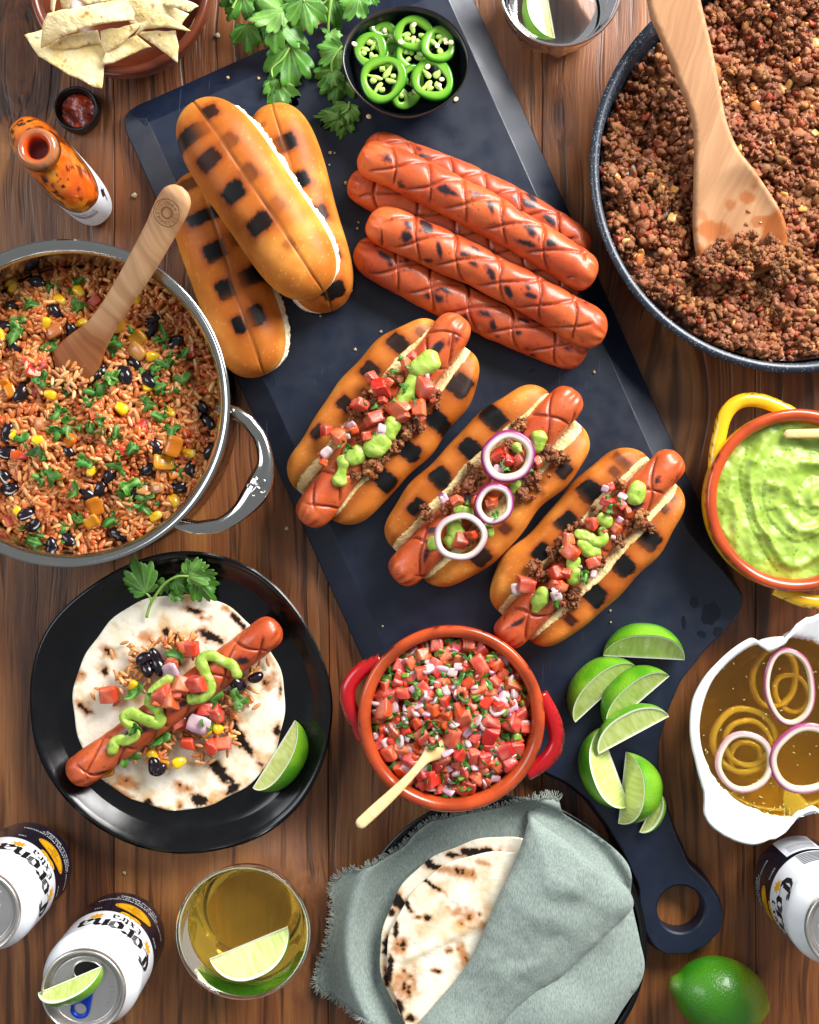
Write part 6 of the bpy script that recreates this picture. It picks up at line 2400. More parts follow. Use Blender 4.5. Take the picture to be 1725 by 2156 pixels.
tb = sp_(z3, [(600, 405, 75, 20, .45, 1.0), (780, 350, 60, 20, .1, 1.0), (850, 345, 30, 16, 0, 1.0), (700, 360, 50, 14, .2, .9), (450, 570, 40, 28, .9, 1.0), (420, 620, 16, 14, 0, .9), (398, 770, 18, 45, 0, 1.0), (910, 345, 10, 22, 0, .7), (395, 920, 14, 50, 0, .8), (430, 1060, 20, 40, 0, .8), (940, 380, 25, 14, 0, .5)], .4648)
tortilla("lower charred flour tortilla peeping out from the napkin", (1046, 2006), 243, 243, ZP + .003, tb, 5, amt=.9)
tt_ = sp_(z3, [(590, 490, 70, 10, .6, 1.0), (490, 590, 40, 12, .9, .95), (440, 700, 14, 45, .1, 1.0), (412, 880, 18, 80, .05, 1.0), (450, 1060, 22, 50, -.3, 1.0), (500, 1100, 25, 20, 0, .8), (730, 440, 90, 22, .25, .45), (760, 640, 60, 30, .4, .42), (740, 670, 20, 12, 0, .6), (680, 795, 20, 14, 0, .6), (625, 890, 25, 12, .4, .55), (580, 645, 20, 14, 0, .6), (535, 645, 18, 10, 0, .6), (470, 950, 45, 60, .3, .45), (450, 770, 40, 40, 0, .45), (740, 810, 20, 40, -.4, .35), (820, 630, 12, 14, 0, .6), (840, 400, 40, 12, .2, .5)], .4648)
fx = P(*z3(430, 850), .03)[:2]
fd = np.array([math.cos(math.radians(25)), math.sin(math.radians(25))])
fn = np.array([-fd[1], fd[0]])
tortilla("upper flour tortilla with a crease, folded into the napkin", (1062, 2030), 246, 240, ZP + .0075, tt_, 6,
         zf=lambda x, y: .0016 * np.exp(-((((np.c_[x, y] - fx) @ fn)) / .004) ** 2) * sstep(0, .012, (np.c_[x, y] - fx) @ fd), amt=.8)

# ================================================================== linen napkin
def linen():
    m = bpy.data.materials.new("linen")
    m.use_nodes = True
    nt = m.node_tree
    L = nt.links.new
    b = nt.nodes["Principled BSDF"]
    tc = _n(nt, 'ShaderNodeTexCoord')
    hs = []
    for rot in (.55, .55 + math.pi / 2):
        mp = _n(nt, 'ShaderNodeMapping')
        mp.inputs['Rotation'].default_value = (0, 0, rot)
        mp.inputs['Scale'].default_value = (1, .25, 1)
        L(tc.outputs['Object'], mp.inputs['Vector'])
        nz = _n(nt, 'ShaderNodeTexNoise')
        nz.inputs['Scale'].default_value = 1300
        nz.inputs['Detail'].default_value = 1
        L(mp.outputs[0], nz.inputs['Vector'])
        hs.append(nz.outputs['Fac'])
    ad = _n(nt, 'ShaderNodeMath', operation='ADD')
    L(hs[0], ad.inputs[0])
    L(hs[1], ad.inputs[1])
    mr = _n(nt, 'ShaderNodeMapRange')
    mr.inputs[1].default_value, mr.inputs[2].default_value = .7, 1.3
    L(ad.outputs[0], mr.inputs[0])
    mx = _n(nt, 'ShaderNodeMix', data_type='RGBA')
    mx.inputs[6].default_value = (*C('#76837d'), 1)
    mx.inputs[7].default_value = (*C('#98a49c'), 1)
    L(mr.outputs[0], mx.inputs[0])
    L(mx.outputs[2], b.inputs['Base Color'])
    b.inputs['Roughness'].default_value = .85
    b.inputs['Specular IOR Level'].default_value = .15
    b.inputs['Sheen Weight'].default_value = .2
    bp = _n(nt, 'ShaderNodeBump')
    bp.inputs['Strength'].default_value = .12
    bp.inputs['Distance'].default_value = .0007
    L(ad.outputs[0], bp.inputs['Height'])
    L(bp.outputs[0], b.inputs['Normal'])
    return m


M_LINEN = linen()
napkin = thing("linen_napkin", "frayed grey-green linen napkin folded over warm tortillas on a plate", "napkin", P(1050, 1985, .012))
RP2 = px(314, ZP)


def plate2_h(x, y):
    r = np.hypot(x - plate2_c[0], y - plate2_c[1]) / RP2
    h = np.interp(r, [0, .76, .83, .885, .955, .99, 1.03, 1.10, 1.2], [.0120, .0120, .0128, .0160, .0224, .0272, .0262, .014, .0030])
    return h


def cloth(name, ptsf, zf, res=.0026, thick=.0011, seed=0, pts_px=None):
    pl_ = np.array([P(x, y, .02)[:2] for x, y in ptsf])
    pl_ = smooth_path(pl_, 260, closed=True)
    vv, ff = fill(pl_, res)
    z = zf(vv[:, 0], vv[:, 1], poly_dist(vv, pl_))
    V, F = solid(np.c_[vv, z], ff, thick)
    add(name, V, F, M_LINEN, napkin)
    return pl_, vv, z


base_px = [z3(*q) for q in [(1160, 92), (1050, 102), (870, 158), (670, 195), (595, 208), (520, 268), (480, 318), (385, 372), (295, 412), (190, 470), (150, 530), (158, 640), (140, 745), (112, 855), (72, 965), (100, 1010), (210, 1058), (345, 1110), (460, 1180), (700, 1260), (1000, 1300), (1300, 1250), (1420, 1110), (1500, 960), (1520, 850), (1500, 600), (1470, 420), (1380, 300), (1280, 222), (1190, 160)]]


def base_z(x, y, d):
    p3 = np.c_[x, y, 0 * x]
    w_ = .0035 * fbm(p3, 16, 2, 71) + .0022 * np.sin((x * .8 - y * .6) * 95 + 3 * fbm(p3, 14, 1, 72)) * sstep(.0, .03, d)
    # trough fold from the salsa bowl side
    return plate2_h(x, y) + .0016 + np.maximum(w_, -.0008) + .0012


bl, bvv, bz = cloth("under_layer", base_px, base_z)
right_px = [z3(*q) for q in [(1035, 175), (1110, 120), (1190, 165), (1290, 228), (1400, 302), (1470, 372), (1497, 440), (1502, 560), (1540, 740), (1556, 850), (1525, 950), (1455, 1050), (1400, 1130), (1280, 1230), (1000, 1290), (800, 1260), (760, 1160), (900, 1000), (1100, 600), (1060, 300)]]


def right_z(x, y, d):
    p3 = np.c_[x, y, 0 * x]
    s = x * .55 + y * .83
    folds = .0035 * np.sin(s * 70 + 2.5 * fbm(p3, 12, 2, 81)) + .0020 * fbm(p3, 30, 2, 82)
    rt = np.hypot(x - P(1056, 2020, .03)[0], y - P(1056, 2020, .03)[1])
    base = np.maximum(plate2_h(x, y) + .004, np.interp(rt, [0, .083, .092, .112], [.0345, .0345, .031, .020]))
    return base + (folds + .004) * sstep(0, .03, d) - .002 * sstep(.006, 0, d)


cloth("right_layer", right_px, right_z, seed=2)
flap_px = [z3(*q) for q in [(1032, 168), (1060, 172), (1120, 215), (1200, 268), (1350, 385), (1440, 450), (1487, 510), (1488, 575), (1400, 665), (1300, 760), (1180, 872), (1000, 1012), (880, 1127), (790, 1230), (640, 1290), (440, 1240), (510, 1127), (620, 1000), (720, 880), (790, 760), (850, 620), (900, 500), (960, 380), (1000, 270)]]
FA, FB = P(*z3(1100, 260), .04)[:2], P(*z3(640, 1200), .04)[:2]
fdir = (FB - FA) / np.linalg.norm(FB - FA)


def flap_z(x, y, d):
    p3 = np.c_[x, y, 0 * x]
    q = np.c_[x, y] - FA
    v = q @ np.array([-fdir[1], fdir[0]])
    u = q @ fdir
    roll = np.sin(np.clip((v + .02) / .09, -1, 1) * 1.2)
    wr = .0042 * fbm(p3, 20, 2, 91) + .0012 * np.sin(u * 150 + 3 * fbm(p3, 20, 1, 92)) * sstep(.01, .03, d) + .0007 * fbm(p3, 120, 2, 93)
    rim = .0095 * np.sqrt(np.clip(d / .022, 0, 1))
    ridge = .006 * np.exp(-(((q @ np.array([.80, -.60])) - .035) / .020) ** 2) * sstep(.12, .02, u)
    return .0385 + rim + wr + ridge - .002 * sstep(.02, .14, u)


cloth("folded_flap", flap_px, flap_z, seed=3)
# frayed edge: threads in tufts
thr = []
edge = []
nb_ = len(bl)
for i in range(nb_):
    a, b = bl[i], bl[(i + 1) % nb_]
    xa, ya = to_px(a, .02)
    if ya > 2165 or xa > 1176:
        continue
    k = max(1, int(np.linalg.norm(b - a) / .00042))
    for t in range(k):
        p = a + (b - a) * (t + random.random()) / k
        tg = (b - a) / np.linalg.norm(b - a)
        edge.append((p, np.array([tg[1], -tg[0]])))
cen2 = bl.mean(0)
for i, (p, n) in enumerate(edge):
    if (p + n * .002 - cen2) @ (p - cen2) < (p - cen2) @ (p - cen2):
        n = -n
    tuft = math.sin(i * .42) * .55 + .4 * math.sin(i * .13)
    n = np.array([n[0] * math.cos(tuft) - n[1] * math.sin(tuft), n[0] * math.sin(tuft) + n[1] * math.cos(tuft)])
    ln = random.uniform(.0036, .0066)
    side = np.array([-n[1], n[0]]) * random.gauss(0, .0016)
    p0 = p - n * .0012
    h0 = float(plate2_h(np.array([p0[0]]), np.array([p0[1]]))[0]) + .0022
    pts = []
    for s in (0, .4, .75, 1):
        q = p0 + n * ln * s + side * s * s
        h1 = float(plate2_h(np.array([q[0]]), np.array([q[1]]))[0]) + .0020
        pts.append([q[0], q[1], max(h1, h0 - .002 * s) + random.uniform(0, .0015) * s + .001 * math.sin(s * 3)])
    thr.append(tube(np.array(pts), .00026, 4, caps=False))
V, F = join(thr)
M_THREAD = mat("linen_thread", C('#929a92'), rough=.85, spec=.1, var=[(500, .3)])
o = add("fringe", V, F, M_THREAD, napkin)
o['kind'] = 'stuff'

# ================================================================== drink cans
M_CANW = mat("can_lacquer", vcol=True, rough=.22, spec=.5, coat=.3)
M_ALU = mat("brushed_aluminium", C('#dedad6'), rough=.36, metal=1.0, rvar=.05)
M_GOLD = mat("gold_print", C('#d79a14'), rough=.35)
M_NAVYP = mat("navy_print", C('#12152a'), rough=.3)
M_WHITEP = mat("white_print", C('#d9dbe2'), rough=.4)
M_BLUE = mat("blue_tab", C('#1240b8'), rough=.3, metal=.6)
M_HOLE = mat("can_opening", C('#050505'), rough=.5)
CR = .033
CH = .122
NIB = np.array([math.cos(math.radians(38)), math.sin(math.radians(38))])
LET = {
    'C': (1.15, [[(.95, 1.30), (.62, 1.58), (.22, 1.25), (.08, .75), (.22, .22), (.58, -.05), (1.0, .22)], [(.50, 1.35), (.50, .25)], [(.62, 1.58), (.85, 1.62)]]),
    'o': (.80, [[(.12, .80), (.12, .22), (.36, 0), (.62, .20), (.62, .80), (.38, 1.0), (.12, .80)]]),
    'r': (.66, [[(.12, 1.0), (.12, .12), (.24, 0)], [(.12, .75), (.38, 1.0), (.55, .85)]]),
    'n': (.86, [[(.05, .95), (.14, 1.0), (.14, .05)], [(.14, .75), (.42, 1.0), (.64, .80), (.64, .12), (.76, 0)]]),
    'a': (.82, [[(.14, .85), (.40, 1.0), (.62, .82), (.62, .12), (.74, 0)], [(.62, .55), (.30, .48), (.10, .26), (.30, 0), (.62, .20)]]),
    'E': (.95, [[(.80, 1.30), (.50, 1.50), (.15, 1.22), (.15, .28), (.42, 0), (.82, .20)], [(.15, .72), (.60, .82)]]),
    'x': (.74, [[(.08, 1.0), (.20, .95), (.52, .05), (.66, 0)], [(.62, 1.0), (.10, 0)]]),
    't': (.60, [[(.28, 1.40), (.28, .16), (.46, 0)], [(.06, .98), (.52, .98)]]),
}


def blackletter(word, xh, nib=.20):
    bits, x0 = [], 0
    for ch in word:
        wd, strokes = LET[ch]
        for st in strokes:
            for (a, b) in zip(st[:-1], st[1:]):
                a_, b_ = np.array(a) + [x0, 0], np.array(b) + [x0, 0]
                h = NIB * nib / 2
                v = np.array([1.0, -1.0]) / 1.414 * .02
                for k in range(3):
                    p, q = a_ + (b_ - a_) * k / 3, a_ + (b_ - a_) * (k + 1) / 3
                    bits.append((np.array([p - h - v, p + h - v, q + h + v, q - h + v]), [(0, 1, 2, 3)]))
        x0 += wd
    V, F = join(bits)
    V = V - [x0 / 2, 0]
    return V * xh, F


def flat_poly(pts, n=60):
    p = smooth_path(pts, n, closed=True)
    return fill(p, .0012)


def can_thing(label, lid_px, phi0, tab_col, opened=False, back=False):
    c = P(*lid_px, CH)
    c[2] = 0
    root = thing("beer_can", label, "can", (c[0], c[1], 0))
    prof = [(.0, .0040), (.020, .0030), (.0225, .0002), (.0245, .0004), (.0275, .0035), (.0310, .0085), (.0326, .0130), (.0330, .0170)]
    prof += [(CR, z) for z in np.linspace(.020, .0955, 120)]
    prof += [(.0328, .0975), (.0320, .1005), (.0306, .1040), (.0290, .1075), (.0276, .1110), (.0266, .1140), (.0262, .1160)]
    V, F = lathe(prof, 128, c)
    navy, wht = C('#0d0f1f'), C('#e6e9ee')
    ph = np.arctan2(V[:, 1] - c[1], V[:, 0] - c[0]) - phi0
    ph = (ph + np.pi) % (2 * np.pi) - np.pi
    bz_ = .0555 + .003 * np.cos(ph)
    col = mixc(navy, wht, sstep(bz_ - .0004, bz_ + .0004, V[:, 2]))
    body = add("can_body", V, F, M_CANW, root, col)
    # seam and lid
    lp = [(.0262, .1158), (.0270, .1164), (.0274, .1180), (.0274, .1205), (.0270, .1218), (.0262, .1220), (.0256, .1212), (.0252, .1180), (.0246, .1150), (.0236, .1142), (.0226, .1146), (.0220, .1166), (.0212, .1172), (.0150, .1172), (0, .1172)]
    V, F = lathe(smooth_path(lp, 60), 96, c)
    lid = add("lid", V, F, M_ALU, root)

    def wrap(V2, zc_, r=CR + .00018, dphi=0.0):
        a = phi0 + dphi + V2[:, 0] / CR
        return np.c_[c[0] + r * np.cos(a), c[1] + r * np.sin(a), zc_ + V2[:, 1]]

    def printed(V2, F2, z, m, name, r=CR + .00018, dphi=0.0):
        if len(V2):
            add(name, wrap(V2, z, r, dphi), F2, m, body, smooth=False)

    V2, F2 = blackletter("Corona", .0128, .34)
    printed(V2, F2, .0745, M_INK, "lettering")
    V2, F2 = blackletter("Extra", .0062, .26)
    printed(V2, F2, .0640, M_INK, "lettering")
    # gold oval badge straddling the navy and the white
    t = np.linspace(0, 2 * np.pi, 48, endpoint=False)
    v2, f2 = fill(np.c_[.0155 * np.cos(t), .0078 * np.sin(t)], .0016)
    printed(v2, f2, .0440, M_INK, "badge", CR + .00022)
    v2, f2 = fill(np.c_[.0150 * np.cos(t), .0073 * np.sin(t)], .0016)
    printed(v2, f2, .0440, M_GOLD, "badge", CR + .00034)
    q = np.vstack([np.c_[.0138 * np.cos(t), .0064 * np.sin(t)], np.c_[.0135 * np.cos(t), .0061 * np.sin(t)]])
    printed(q, [(i, (i + 1) % 48, (i + 1) % 48 + 48, i + 48) for i in range(48)], .0440, M_INK, "badge", CR + .00044)
    for txt, y, s_ in (("LA", .0036, .0026), ("CERVEZA", .0010, .0030), ("MAS", -.0020, .0028), ("FINA", -.0047, .0026)):
        V2, F2 = glyphs(txt, s_)
        printed(V2, F2, .0440 + y, M_INK, "lettering", CR + .00046)
    for txt, d in (("SINCE", -.78), ("1925", .78)):
        V2, F2 = glyphs(txt if not back else ("DEPUIS" if d < 0 else "1925"), .0030)
        printed(V2, F2, .0490, M_WHITEP, "lettering", dphi=d)
    for k, txt in enumerate(("BREWED UNDER LICENSE FROM CERVECERIA", "MODELO S. DE R.L. DE C.V.", "4.5% alc./vol. BEER/BIERE")):
        V2, F2 = glyphs(txt, .0030)
        printed(V2, F2, .0300 - k * .0036, M_WHITEP, "lettering", CR + .0003)
    # gold crown and two rampant figures
    def crest(pts, sx, ox, z, sc3):
        p = np.array(pts) * [sx, 1] * sc3
        v2, f2 = fill(smooth_path(p, 70, closed=True), .0012)
        printed(v2, f2, z, M_GOLD, "crest", CR + .00020, dphi=ox)
    beast = [(0, 0), (.25, .55), (.05, .9), (.45, .85), (.55, 1.35), (.8, .95), (1.15, 1.25), (1.05, .75), (1.5, .8), (1.15, .45), (1.4, .05), (.95, .2), (.85, -.35), (.62, .1), (.3, -.3), (.28, .12)]
    crest(beast, 1, .52, .0655, .0072)
    crest(beast, -1, -.52, .0655, .0072)
    crown = [(-1.5, 0), (-1.55, .75), (-1.1, .35), (-.8, 1.0), (-.4, .45), (0, 1.15), (.4, .45), (.8, 1.0), (1.1, .35), (1.55, .75), (1.5, 0), (.7, -.18), (0, .02), (-.7, -.18)]
    crest(crown, 1, 0, .0555, .0052)
    if back:
        v2, f2 = fill(np.array([(0, 0), (.026, 0), (.026, .036), (0, .036)]), .002)
        printed(v2, f2, .0150, M_WHITEP, "nutrition_panel", CR + .0003, dphi=-2.05)
        for k in range(9):
            v2, f2 = fill(np.array([(0, 0), (.020, 0), (.020, .0014), (0, .0014)]), .002)
            printed(v2, f2, .0540 - k * .0030 + .022, M_INK, "panel_text", CR + .0003, dphi=-2.0) if k < 7 else None
            if k < 6:
                printed(v2 * [1, .5], f2, .0460 - k * .0022, M_INK, "panel_text", CR + .00044, dphi=-1.98)
    # ring pull
    tdir = phi0 + math.pi + tab_col[1]
    u = np.array([math.cos(tdir), math.sin(tdir)])
    vv_ = np.array([-u[1], u[0]])
    zt_ = .1186
    tab = []
    t = np.linspace(0, 2 * np.pi, 40, endpoint=False)
    oc = c[:2] + u * .0125
    oo = np.array([oc + u * .0062 * math.cos(a) + vv_ * .0062 * math.sin(a) for a in t])
    ii = np.array([oc + u * .0038 * math.cos(a) + vv_ * .0042 * math.sin(a) for a in t])
    body_pts = np.array([c[:2] + u * s + vv_ * w_ for s, w_ in ((-.004, -.0045), (-.004, .0045), (.000, .0062), (.008, .0058), (.0125, .0062))])
    outer = np.array([c[:2] + u * s + vv_ * w_ for s, w_ in ((-.0050, 0), (-.0042, .0036), (0, .0058), (.006, .0060), (.0125, .0062), (.0165, .0052), (.0190, 0), (.0165, -.0052), (.0125, -.0062), (.006, -.0060), (0, -.0058), (-.0042, -.0036))])
    outer = smooth_path(outer, 60, closed=True)
    v2, f2 = fill(outer, .0012, holes=[ii])
    dd = np.minimum(poly_dist(v2, outer), poly_dist(v2, ii))
    V, F = solid(np.c_[v2, zt_ + .0008 * np.sqrt(np.clip(dd / .0011, 0, 1))], f2, .0007)
    add("ring_pull", V, F, tab_col[0], lid)
    if opened:
        hc_ = c[:2] - u * .0120
        hh = np.array([hc_ + u * .0072 * math.cos(a) + vv_ * .0098 * math.sin(a) for a in t])
        v2, f2 = fill(hh, .002)
        add("opening", np.c_[v2, np.full(len(v2), .1174)], f2, M_HOLE, lid)
        V, F = tube(np.c_[np.vstack([hh, hh[:1]]), np.full(41, .1176)], .0007, 8, caps=False)
        add("opening_rim", V, F, M_ALU, lid)
    else:
        hc_ = c[:2] - u * .0110
        hh = np.array([hc_ + u * .0078 * math.cos(a) + vv_ * .0105 * math.sin(a) for a in t])
        V, F = tube(np.c_[np.vstack([hh, hh[:1]]), np.full(41, .1172)], .0004, 6, caps=False)
        add("opening_rim", V, F, M_ALU, lid)
    return root, c


M_TABP = mat("pale_tab", C('#9aa6c4'), rough=.3, metal=.9)
can_thing("closed white and navy beer can beside the black plate at the table's edge", (-48, 1923), math.radians(32), (M_TABP, .5))
can2, c2 = can_thing("opened white and navy beer can with a lime wedge in its mouth", (174, 2090), math.radians(58), (M_BLUE, .35), opened=True)
bits = []
for i_, ch_ in enumerate("QUEBEC"):
    V2, F2 = glyphs(ch_, .0042)
    a_ = math.radians(-32 + i_ * 9.5)
    rad_ = np.array([math.cos(a_), math.sin(a_)])
    tan_ = np.array([-rad_[1], rad_[0]])
    q_2 = c2[:2] + rad_ * .0195 - V2[:, 1:2] * rad_ + V2[:, :1] * tan_
    bits.append((np.c_[q_2, np.full(len(q_2), .1175)], F2))
V_, F_ = join(bits)
add("embossed_lettering", V_, F_, mat("embossed_metal", C('#e6e4e2'), rough=.25, metal=1.0), can2, smooth=False)
can_thing("upright white and navy beer can with a nutrition panel, beside the enamel bowl", (1787, 1956), math.radians(197), (M_TABP, .2), back=True)
lime_wedge("lime wedge stuck into the mouth of the opened can", (208, 2043), (70, 2103), .1195, 62, zmid=.130, seed=12, fat=.34, alpha=28, pitch=.05)

# ================================================================== drinking glasses
M_GLASS = mat("clear_glass", (1, 1, 1), rough=.0, trans=1.0, ior=1.5)
M_BEER = mat("amber_beer", (1.0, .62, .07), rough=.0, trans=.90, ior=1.34)
M_WATER = mat("water", (1, 1, 1), rough=.0, trans=1.0, ior=1.33)


def tumbler(label, rim_px, rim_r, h, base_r, rot):
    c = P(*rim_px, h)
    c[2] = 0
    R = px(rim_r, h)
    n = 112
    th = np.linspace(0, 2 * np.pi, n, endpoint=False)
    sec = np.pi / 4
    oct_ = np.cos(sec / 2) / np.cos(((th - rot) % sec) - sec / 2) * 1.06
    rg = lambda z: base_r + (R - base_r) * (z / h) ** .62
    outer = [(0, .0006, 0)] + [(base_r * .90, .0006, 1), (base_r * .985, .0018, 1), (base_r * 1.0, .0060, 1)]
    zz = np.linspace(.012, h - .002, 34)
    for z in zz:
        rdg = .00045 * math.sin((z - h * .45) / .0021 * 2 * math.pi) * float(sstep(h * .40, h * .46, z)) * float(sstep(h * .80, h * .72, z))
        outer.append((rg(z) + rdg, z, float(sstep(h * .50, .010, z))))
    outer += [(R - .0002, h - .0006, 0), (R - .0011, h, 0), (R - .0021, h - .0006, 0)]
    inner = [(rg(z) - .0024 - .0010 * (1 - z / h), z, 0) for z in np.linspace(h - .002, .0125, 26)]
    inner += [(base_r * .80, .0098, 0), (base_r * .5, .0092, 0), (0, .0090, 0)]
    prof = outer + inner
    V = np.zeros((n, len(prof), 3))
    for j_, (r, z, o_) in enumerate(prof):
        k = 1 + (oct_ - 1) * o_
        V[:, j_, 0] = c[0] + r * k * np.cos(th)
        V[:, j_, 1] = c[1] + r * k * np.sin(th)
        V[:, j_, 2] = z
    o = add("tumbler", V.reshape(-1, 3), grid_faces(n, len(prof), cu=True), M_GLASS)
    tag(o, label, "glass")
    rin = lambda z: rg(z) - .0024 - .0010 * (1 - z / h) + .00025
    return c, rin


def liquid(label, cat, c, rin, z1_, m, base_r):
    prof = [(0, .0088), (base_r * .5, .0090), (base_r * .80 + .0002, .0096)] + [(rin(z), z) for z in np.linspace(.0125, z1_ - .0003, 18)] + [(rin(z1_), z1_ + .0006), (rin(z1_) - .0015, z1_), (rin(z1_) * .5, z1_), (0, z1_)]
    V, F = lathe(prof, 96, c)
    o = add({'drink': 'clear_drink'}.get(cat, cat), V, F, m)
    tag(o, label, cat)


GH = .058
gc, rin = tumbler("low round tumbler of golden beer standing on the table", (511.5, 1965), 142.5, GH, .0285, .25)
liquid("golden beer inside the low tumbler", "beer", gc, rin, .040, M_BEER, .0285)
lime_wedge("lime wedge floating cut side up in the tumbler of beer", (606, 1948), (442, 2016), .0335, 86, zmid=.040, seed=14, fat=.42, alpha=24)
gc2, rin2 = tumbler("clear cut tumbler of water behind the board and the frying pan", (1181, -33), 131.6, .055, .0290, .1)
liquid("clear water in the cut tumbler", "drink", gc2, rin2, .030, M_WATER, .0290)
lime_wedge("lime wedge standing in the tumbler of clear water", (1172, 72), (1150, -52), .022, 84, zmid=.034, seed=15, fat=.46, alpha=22)

# ================================================================== hot sauce bottle and cap
M_SAUCEB = mat("pepper_sauce", vcol=True, rough=.12, spec=.5, coat=.6, sss=.15, sss_r=(1, .4, .1), sss_scale=.003)
M_LABEL = mat("paper_label", C('#dfe2ea'), rough=.45)
FCpx = (157, 389)
fc = P(*FCpx, 0)
ud = np.array([.66, -.756])
ud /= np.linalg.norm(ud)
vd = np.array([-ud[1], ud[0]])
secs = [(0.0006, .031, .0125, 2.6), (.003, .0365, .0160, 2.6), (.008, .0380, .0172, 2.6), (.030, .0385, .0175, 2.6), (.056, .0385, .0175, 2.5), (.064, .0370, .0170, 2.4), (.071, .0315, .0160, 2.2), (.077, .0230, .0145, 2.05), (.081, .0160, .0132, 2.0), (.084, .0130, .0126, 2), (.0875, .0124, .0124, 2), (.0885, .0150, .0150, 2), (.0900, .0154, .0154, 2), (.0912, .0150, .0150, 2), (.0920, .0126, .0126, 2),
        (.0945, .0126, .0126, 2), (.0955, .0138, .0138, 2), (.0985, .0140, .0140, 2), (.1000, .0128, .0128, 2), (.1002, .0110, .0110, 2), (.0996, .0086, .0086, 2), (.0975, .0076, .0076, 2), (.0930, .0074, .0074, 2), (.080, .0074, .0074, 2)]
S_ = smooth_path(np.array(secs), 90)
n = 72
th = np.linspace(0, 2 * np.pi, n, endpoint=False)
V = np.zeros((90, n, 3))
for i, (z, a, b, e) in enumerate(S_):
    k = (np.abs(np.cos(th)) ** e + np.abs(np.sin(th)) ** e) ** (-1 / e)
    q = fc[:2] + (a * np.cos(th) * k)[:, None] * ud + (b * np.sin(th) * k)[:, None] * vd
    V[i, :, :2] = q
    V[i, :, 2] = z
bottle = thing("sauce_bottle", "uncapped flat glass bottle of orange pepper sauce with smeared shoulders", "bottle", (fc[0], fc[1], 0))
Vf = V.reshape(-1, 3)
n1, n2 = fbm(Vf, 110, 3, 21), fbm(Vf, 420, 3, 22)
c = mixc(C('#cf5a10'), C('#dd7a14'), sstep(-.4, .4, n1))
c = mixc(c, C('#d99a1e'), sstep(.15, .4, fbm(Vf, 70, 2, 25)) * .5)
c = mixc(c, C('#4a1a08'), sstep(.10, .2, fbm(Vf, 90, 3, 33)) * .85)
c = mixc(c, C('#2a0f06'), sstep(.14, .26, .55 * n1 + .6 * n2))
c = mixc(c, C('#8f2a0a'), sstep(.05, .3, fbm(Vf, 60, 2, 29)) * .35)
c = mixc(c, C('#9a6444'), sstep(.0925, .0965, Vf[:, 2]) * .9)
ins = np.repeat(np.arange(90) > np.argmax(S_[:, 0]), n)
c = np.where(ins[:, None], mixc(C('#8f1f08'), C('#d24a10'), sstep(.085, .098, Vf[:, 2])), c)
ring = sstep(.0872, .0882, Vf[:, 2]) * sstep(.0926, .0918, Vf[:, 2]) * (~ins)
c = mixc(c, C('#120c0a'), ring)
add("bottle_glass", Vf, grid_faces(90, n, cv=True), M_SAUCEB, bottle, c)
V, F = lathe([(0, .0835), (.0076, .0835)], 40, fc)
add("sauce_surface", V, F, mat("dark_pepper_sauce", C('#7a1505'), rough=.15, coat=.5), bottle)
# paper label on the wall that faces the rice pot side
lb, lf = [], []
zl = np.linspace(.012, .052, 12)
tl = np.linspace(-2.2, 2.2, 70)
for z in zl:
    k = (np.abs(np.cos(tl)) ** 2.6 + np.abs(np.sin(tl)) ** 2.6) ** (-1 / 2.6)
    q = fc[:2] + ((.0388) * np.cos(tl) * k)[:, None] * ud + ((.0178) * np.sin(tl) * k)[:, None] * vd
    lb += [(x, y, z) for x, y in q]
lab = add("paper_label", lb, grid_faces(12, 70), M_LABEL, bottle)


def on_label(V2, t0, z):
    # arc-length placement round the oval
    ts = np.linspace(-2.2, 2.2, 400)
    k = (np.abs(np.cos(ts)) ** 2.6 + np.abs(np.sin(ts)) ** 2.6) ** (-1 / 2.6)
    q = fc[:2] + (.03895 * np.cos(ts) * k)[:, None] * ud + (.01795 * np.sin(ts) * k)[:, None] * vd
    s = np.r_[0, np.cumsum(np.linalg.norm(np.diff(q, axis=0), axis=1))]
    s0 = np.interp(t0, ts, s)
    return np.c_[np.interp(s0 + V2[:, 0], s, q[:, 0]), np.interp(s0 + V2[:, 0], s, q[:, 1]), z + V2[:, 1]]


for txt, t0, z, s_ in (("FOLLOW US", -.55, .0430, .0042), ("PEPPER SAUCE", -.55, .0385, .0026), ("INGREDIENTS: PEPPERS, VINEGAR", -.55, .0345, .0020)):
    if txt == "FOLLOW US":
        V2, F2 = glyphs(txt, s_)
        add("lettering", on_label(V2, t0, z), F2, M_INK, lab, smooth=False)
for k in range(3):
    v2, f2 = fill(np.array([(-.012, 0), (.012, 0), (.012, .0009), (-.012, .0009)]), .0014)
    add("fine_print", on_label(v2, -.55, .0395 - k * .0022), f2, M_INK, lab, smooth=False)
v2, f2 = flat_poly(np.array([(-.004, -.010), (-.002, -.002), (-.0045, .004), (-.001, .010), (.001, .005), (.004, .008), (.002, .001), (.005, -.006), (.001, -.004)]))
add("label_drawing", on_label(v2, .75, .036), f2, M_INK, lab, smooth=False)

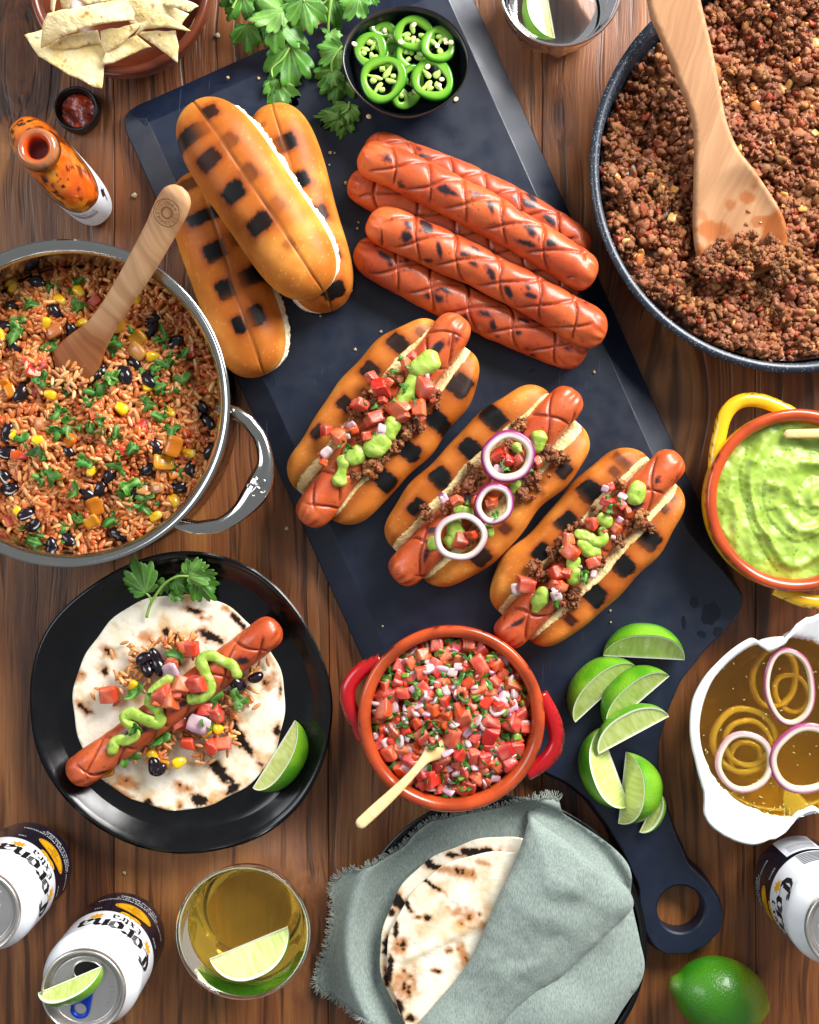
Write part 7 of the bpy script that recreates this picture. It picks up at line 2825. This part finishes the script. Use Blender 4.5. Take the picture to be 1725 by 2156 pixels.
M_CAP = mat("black_plastic", C('#0d0d0e'), rough=.35, var=[(200, .3)])
cc = P(160, 228, .012)
prof = smooth_path([(0, .0012), (.0145, .0012), (.0162, .0022), (.0166, .006), (.0163, .0125), (.0156, .0134), (.0146, .0130), (.0140, .0110), (.0132, .0095), (.0126, .006), (.0120, .0045), (0, .0042)], 50)
prof[0, 0] = prof[-1, 0] = 0
V, F = lathe(prof, 72, (cc[0], cc[1], 0))
cap = thing("bottle_cap", "upturned black screw cap smeared with dark red sauce", "cap", (cc[0], cc[1], 0))
add("cap_shell", V, F, M_CAP, cap)
v2, f2 = fill(disc_poly((cc[0], cc[1]), .0123, 50), .0012)
p3 = np.c_[v2, 0 * v2[:, 0]]
V = np.c_[v2, .0066 + .0014 * fbm(p3, 180, 3, 9)]
add("sauce_smear", V, f2, mat("red_sauce_smear", vcol=True, rough=.22, coat=.3, bump=[(500, .6, .001)]), cap, mixc(C('#5a1206'), C('#a8330f'), sstep(-.3, .5, fbm(V, 200, 3, 4))))

# ================================================================== loose crumbs
CRUMB = []
for i in range(4):
    V = ball(CS4) * .5
    V = V * (1 + .6 * fbm(V + i * 5, 2.6, 2, 60 + i))[:, None]
    me_ = mk("bread_crumb", V, CF4, np.broadcast_to(mixc(C('#e8cf94'), C('#f5e8c4'), i / 3), (len(V), 3)))
    me_.materials.append(M_CRUMB)
    CRUMB.append(me_)
for (x, y) in [(803, 698), (705, 322), (694, 347), (727, 385), (755, 468), (753, 481), (675, 665), (640, 303), (572, 380), (1251, 783), (1286, 1310), (1285, 1286), (890, 1016), (480, 163), (545, 165), (806, 1318), (695, 322), (1100, 835), (748, 735)]:
    o = place(random.choice(CRUMB), None, P(x, y, BT + .0006), random.uniform(.0014, .0026))
    tag(o, "tiny pale bread crumb lying loose on the black board", "crumb", "crumbs on the cutting board")
for (x, y) in [(604, 1113), (262, 1838), (416, 348), (800, 76), (458, 74), (284, 411)]:
    o = place(random.choice(CRUMB), None, P(x, y, .0006), random.uniform(.0022, .0040))
    tag(o, "small pale bread crumb lying loose on the wooden table", "crumb", "crumbs on the table")
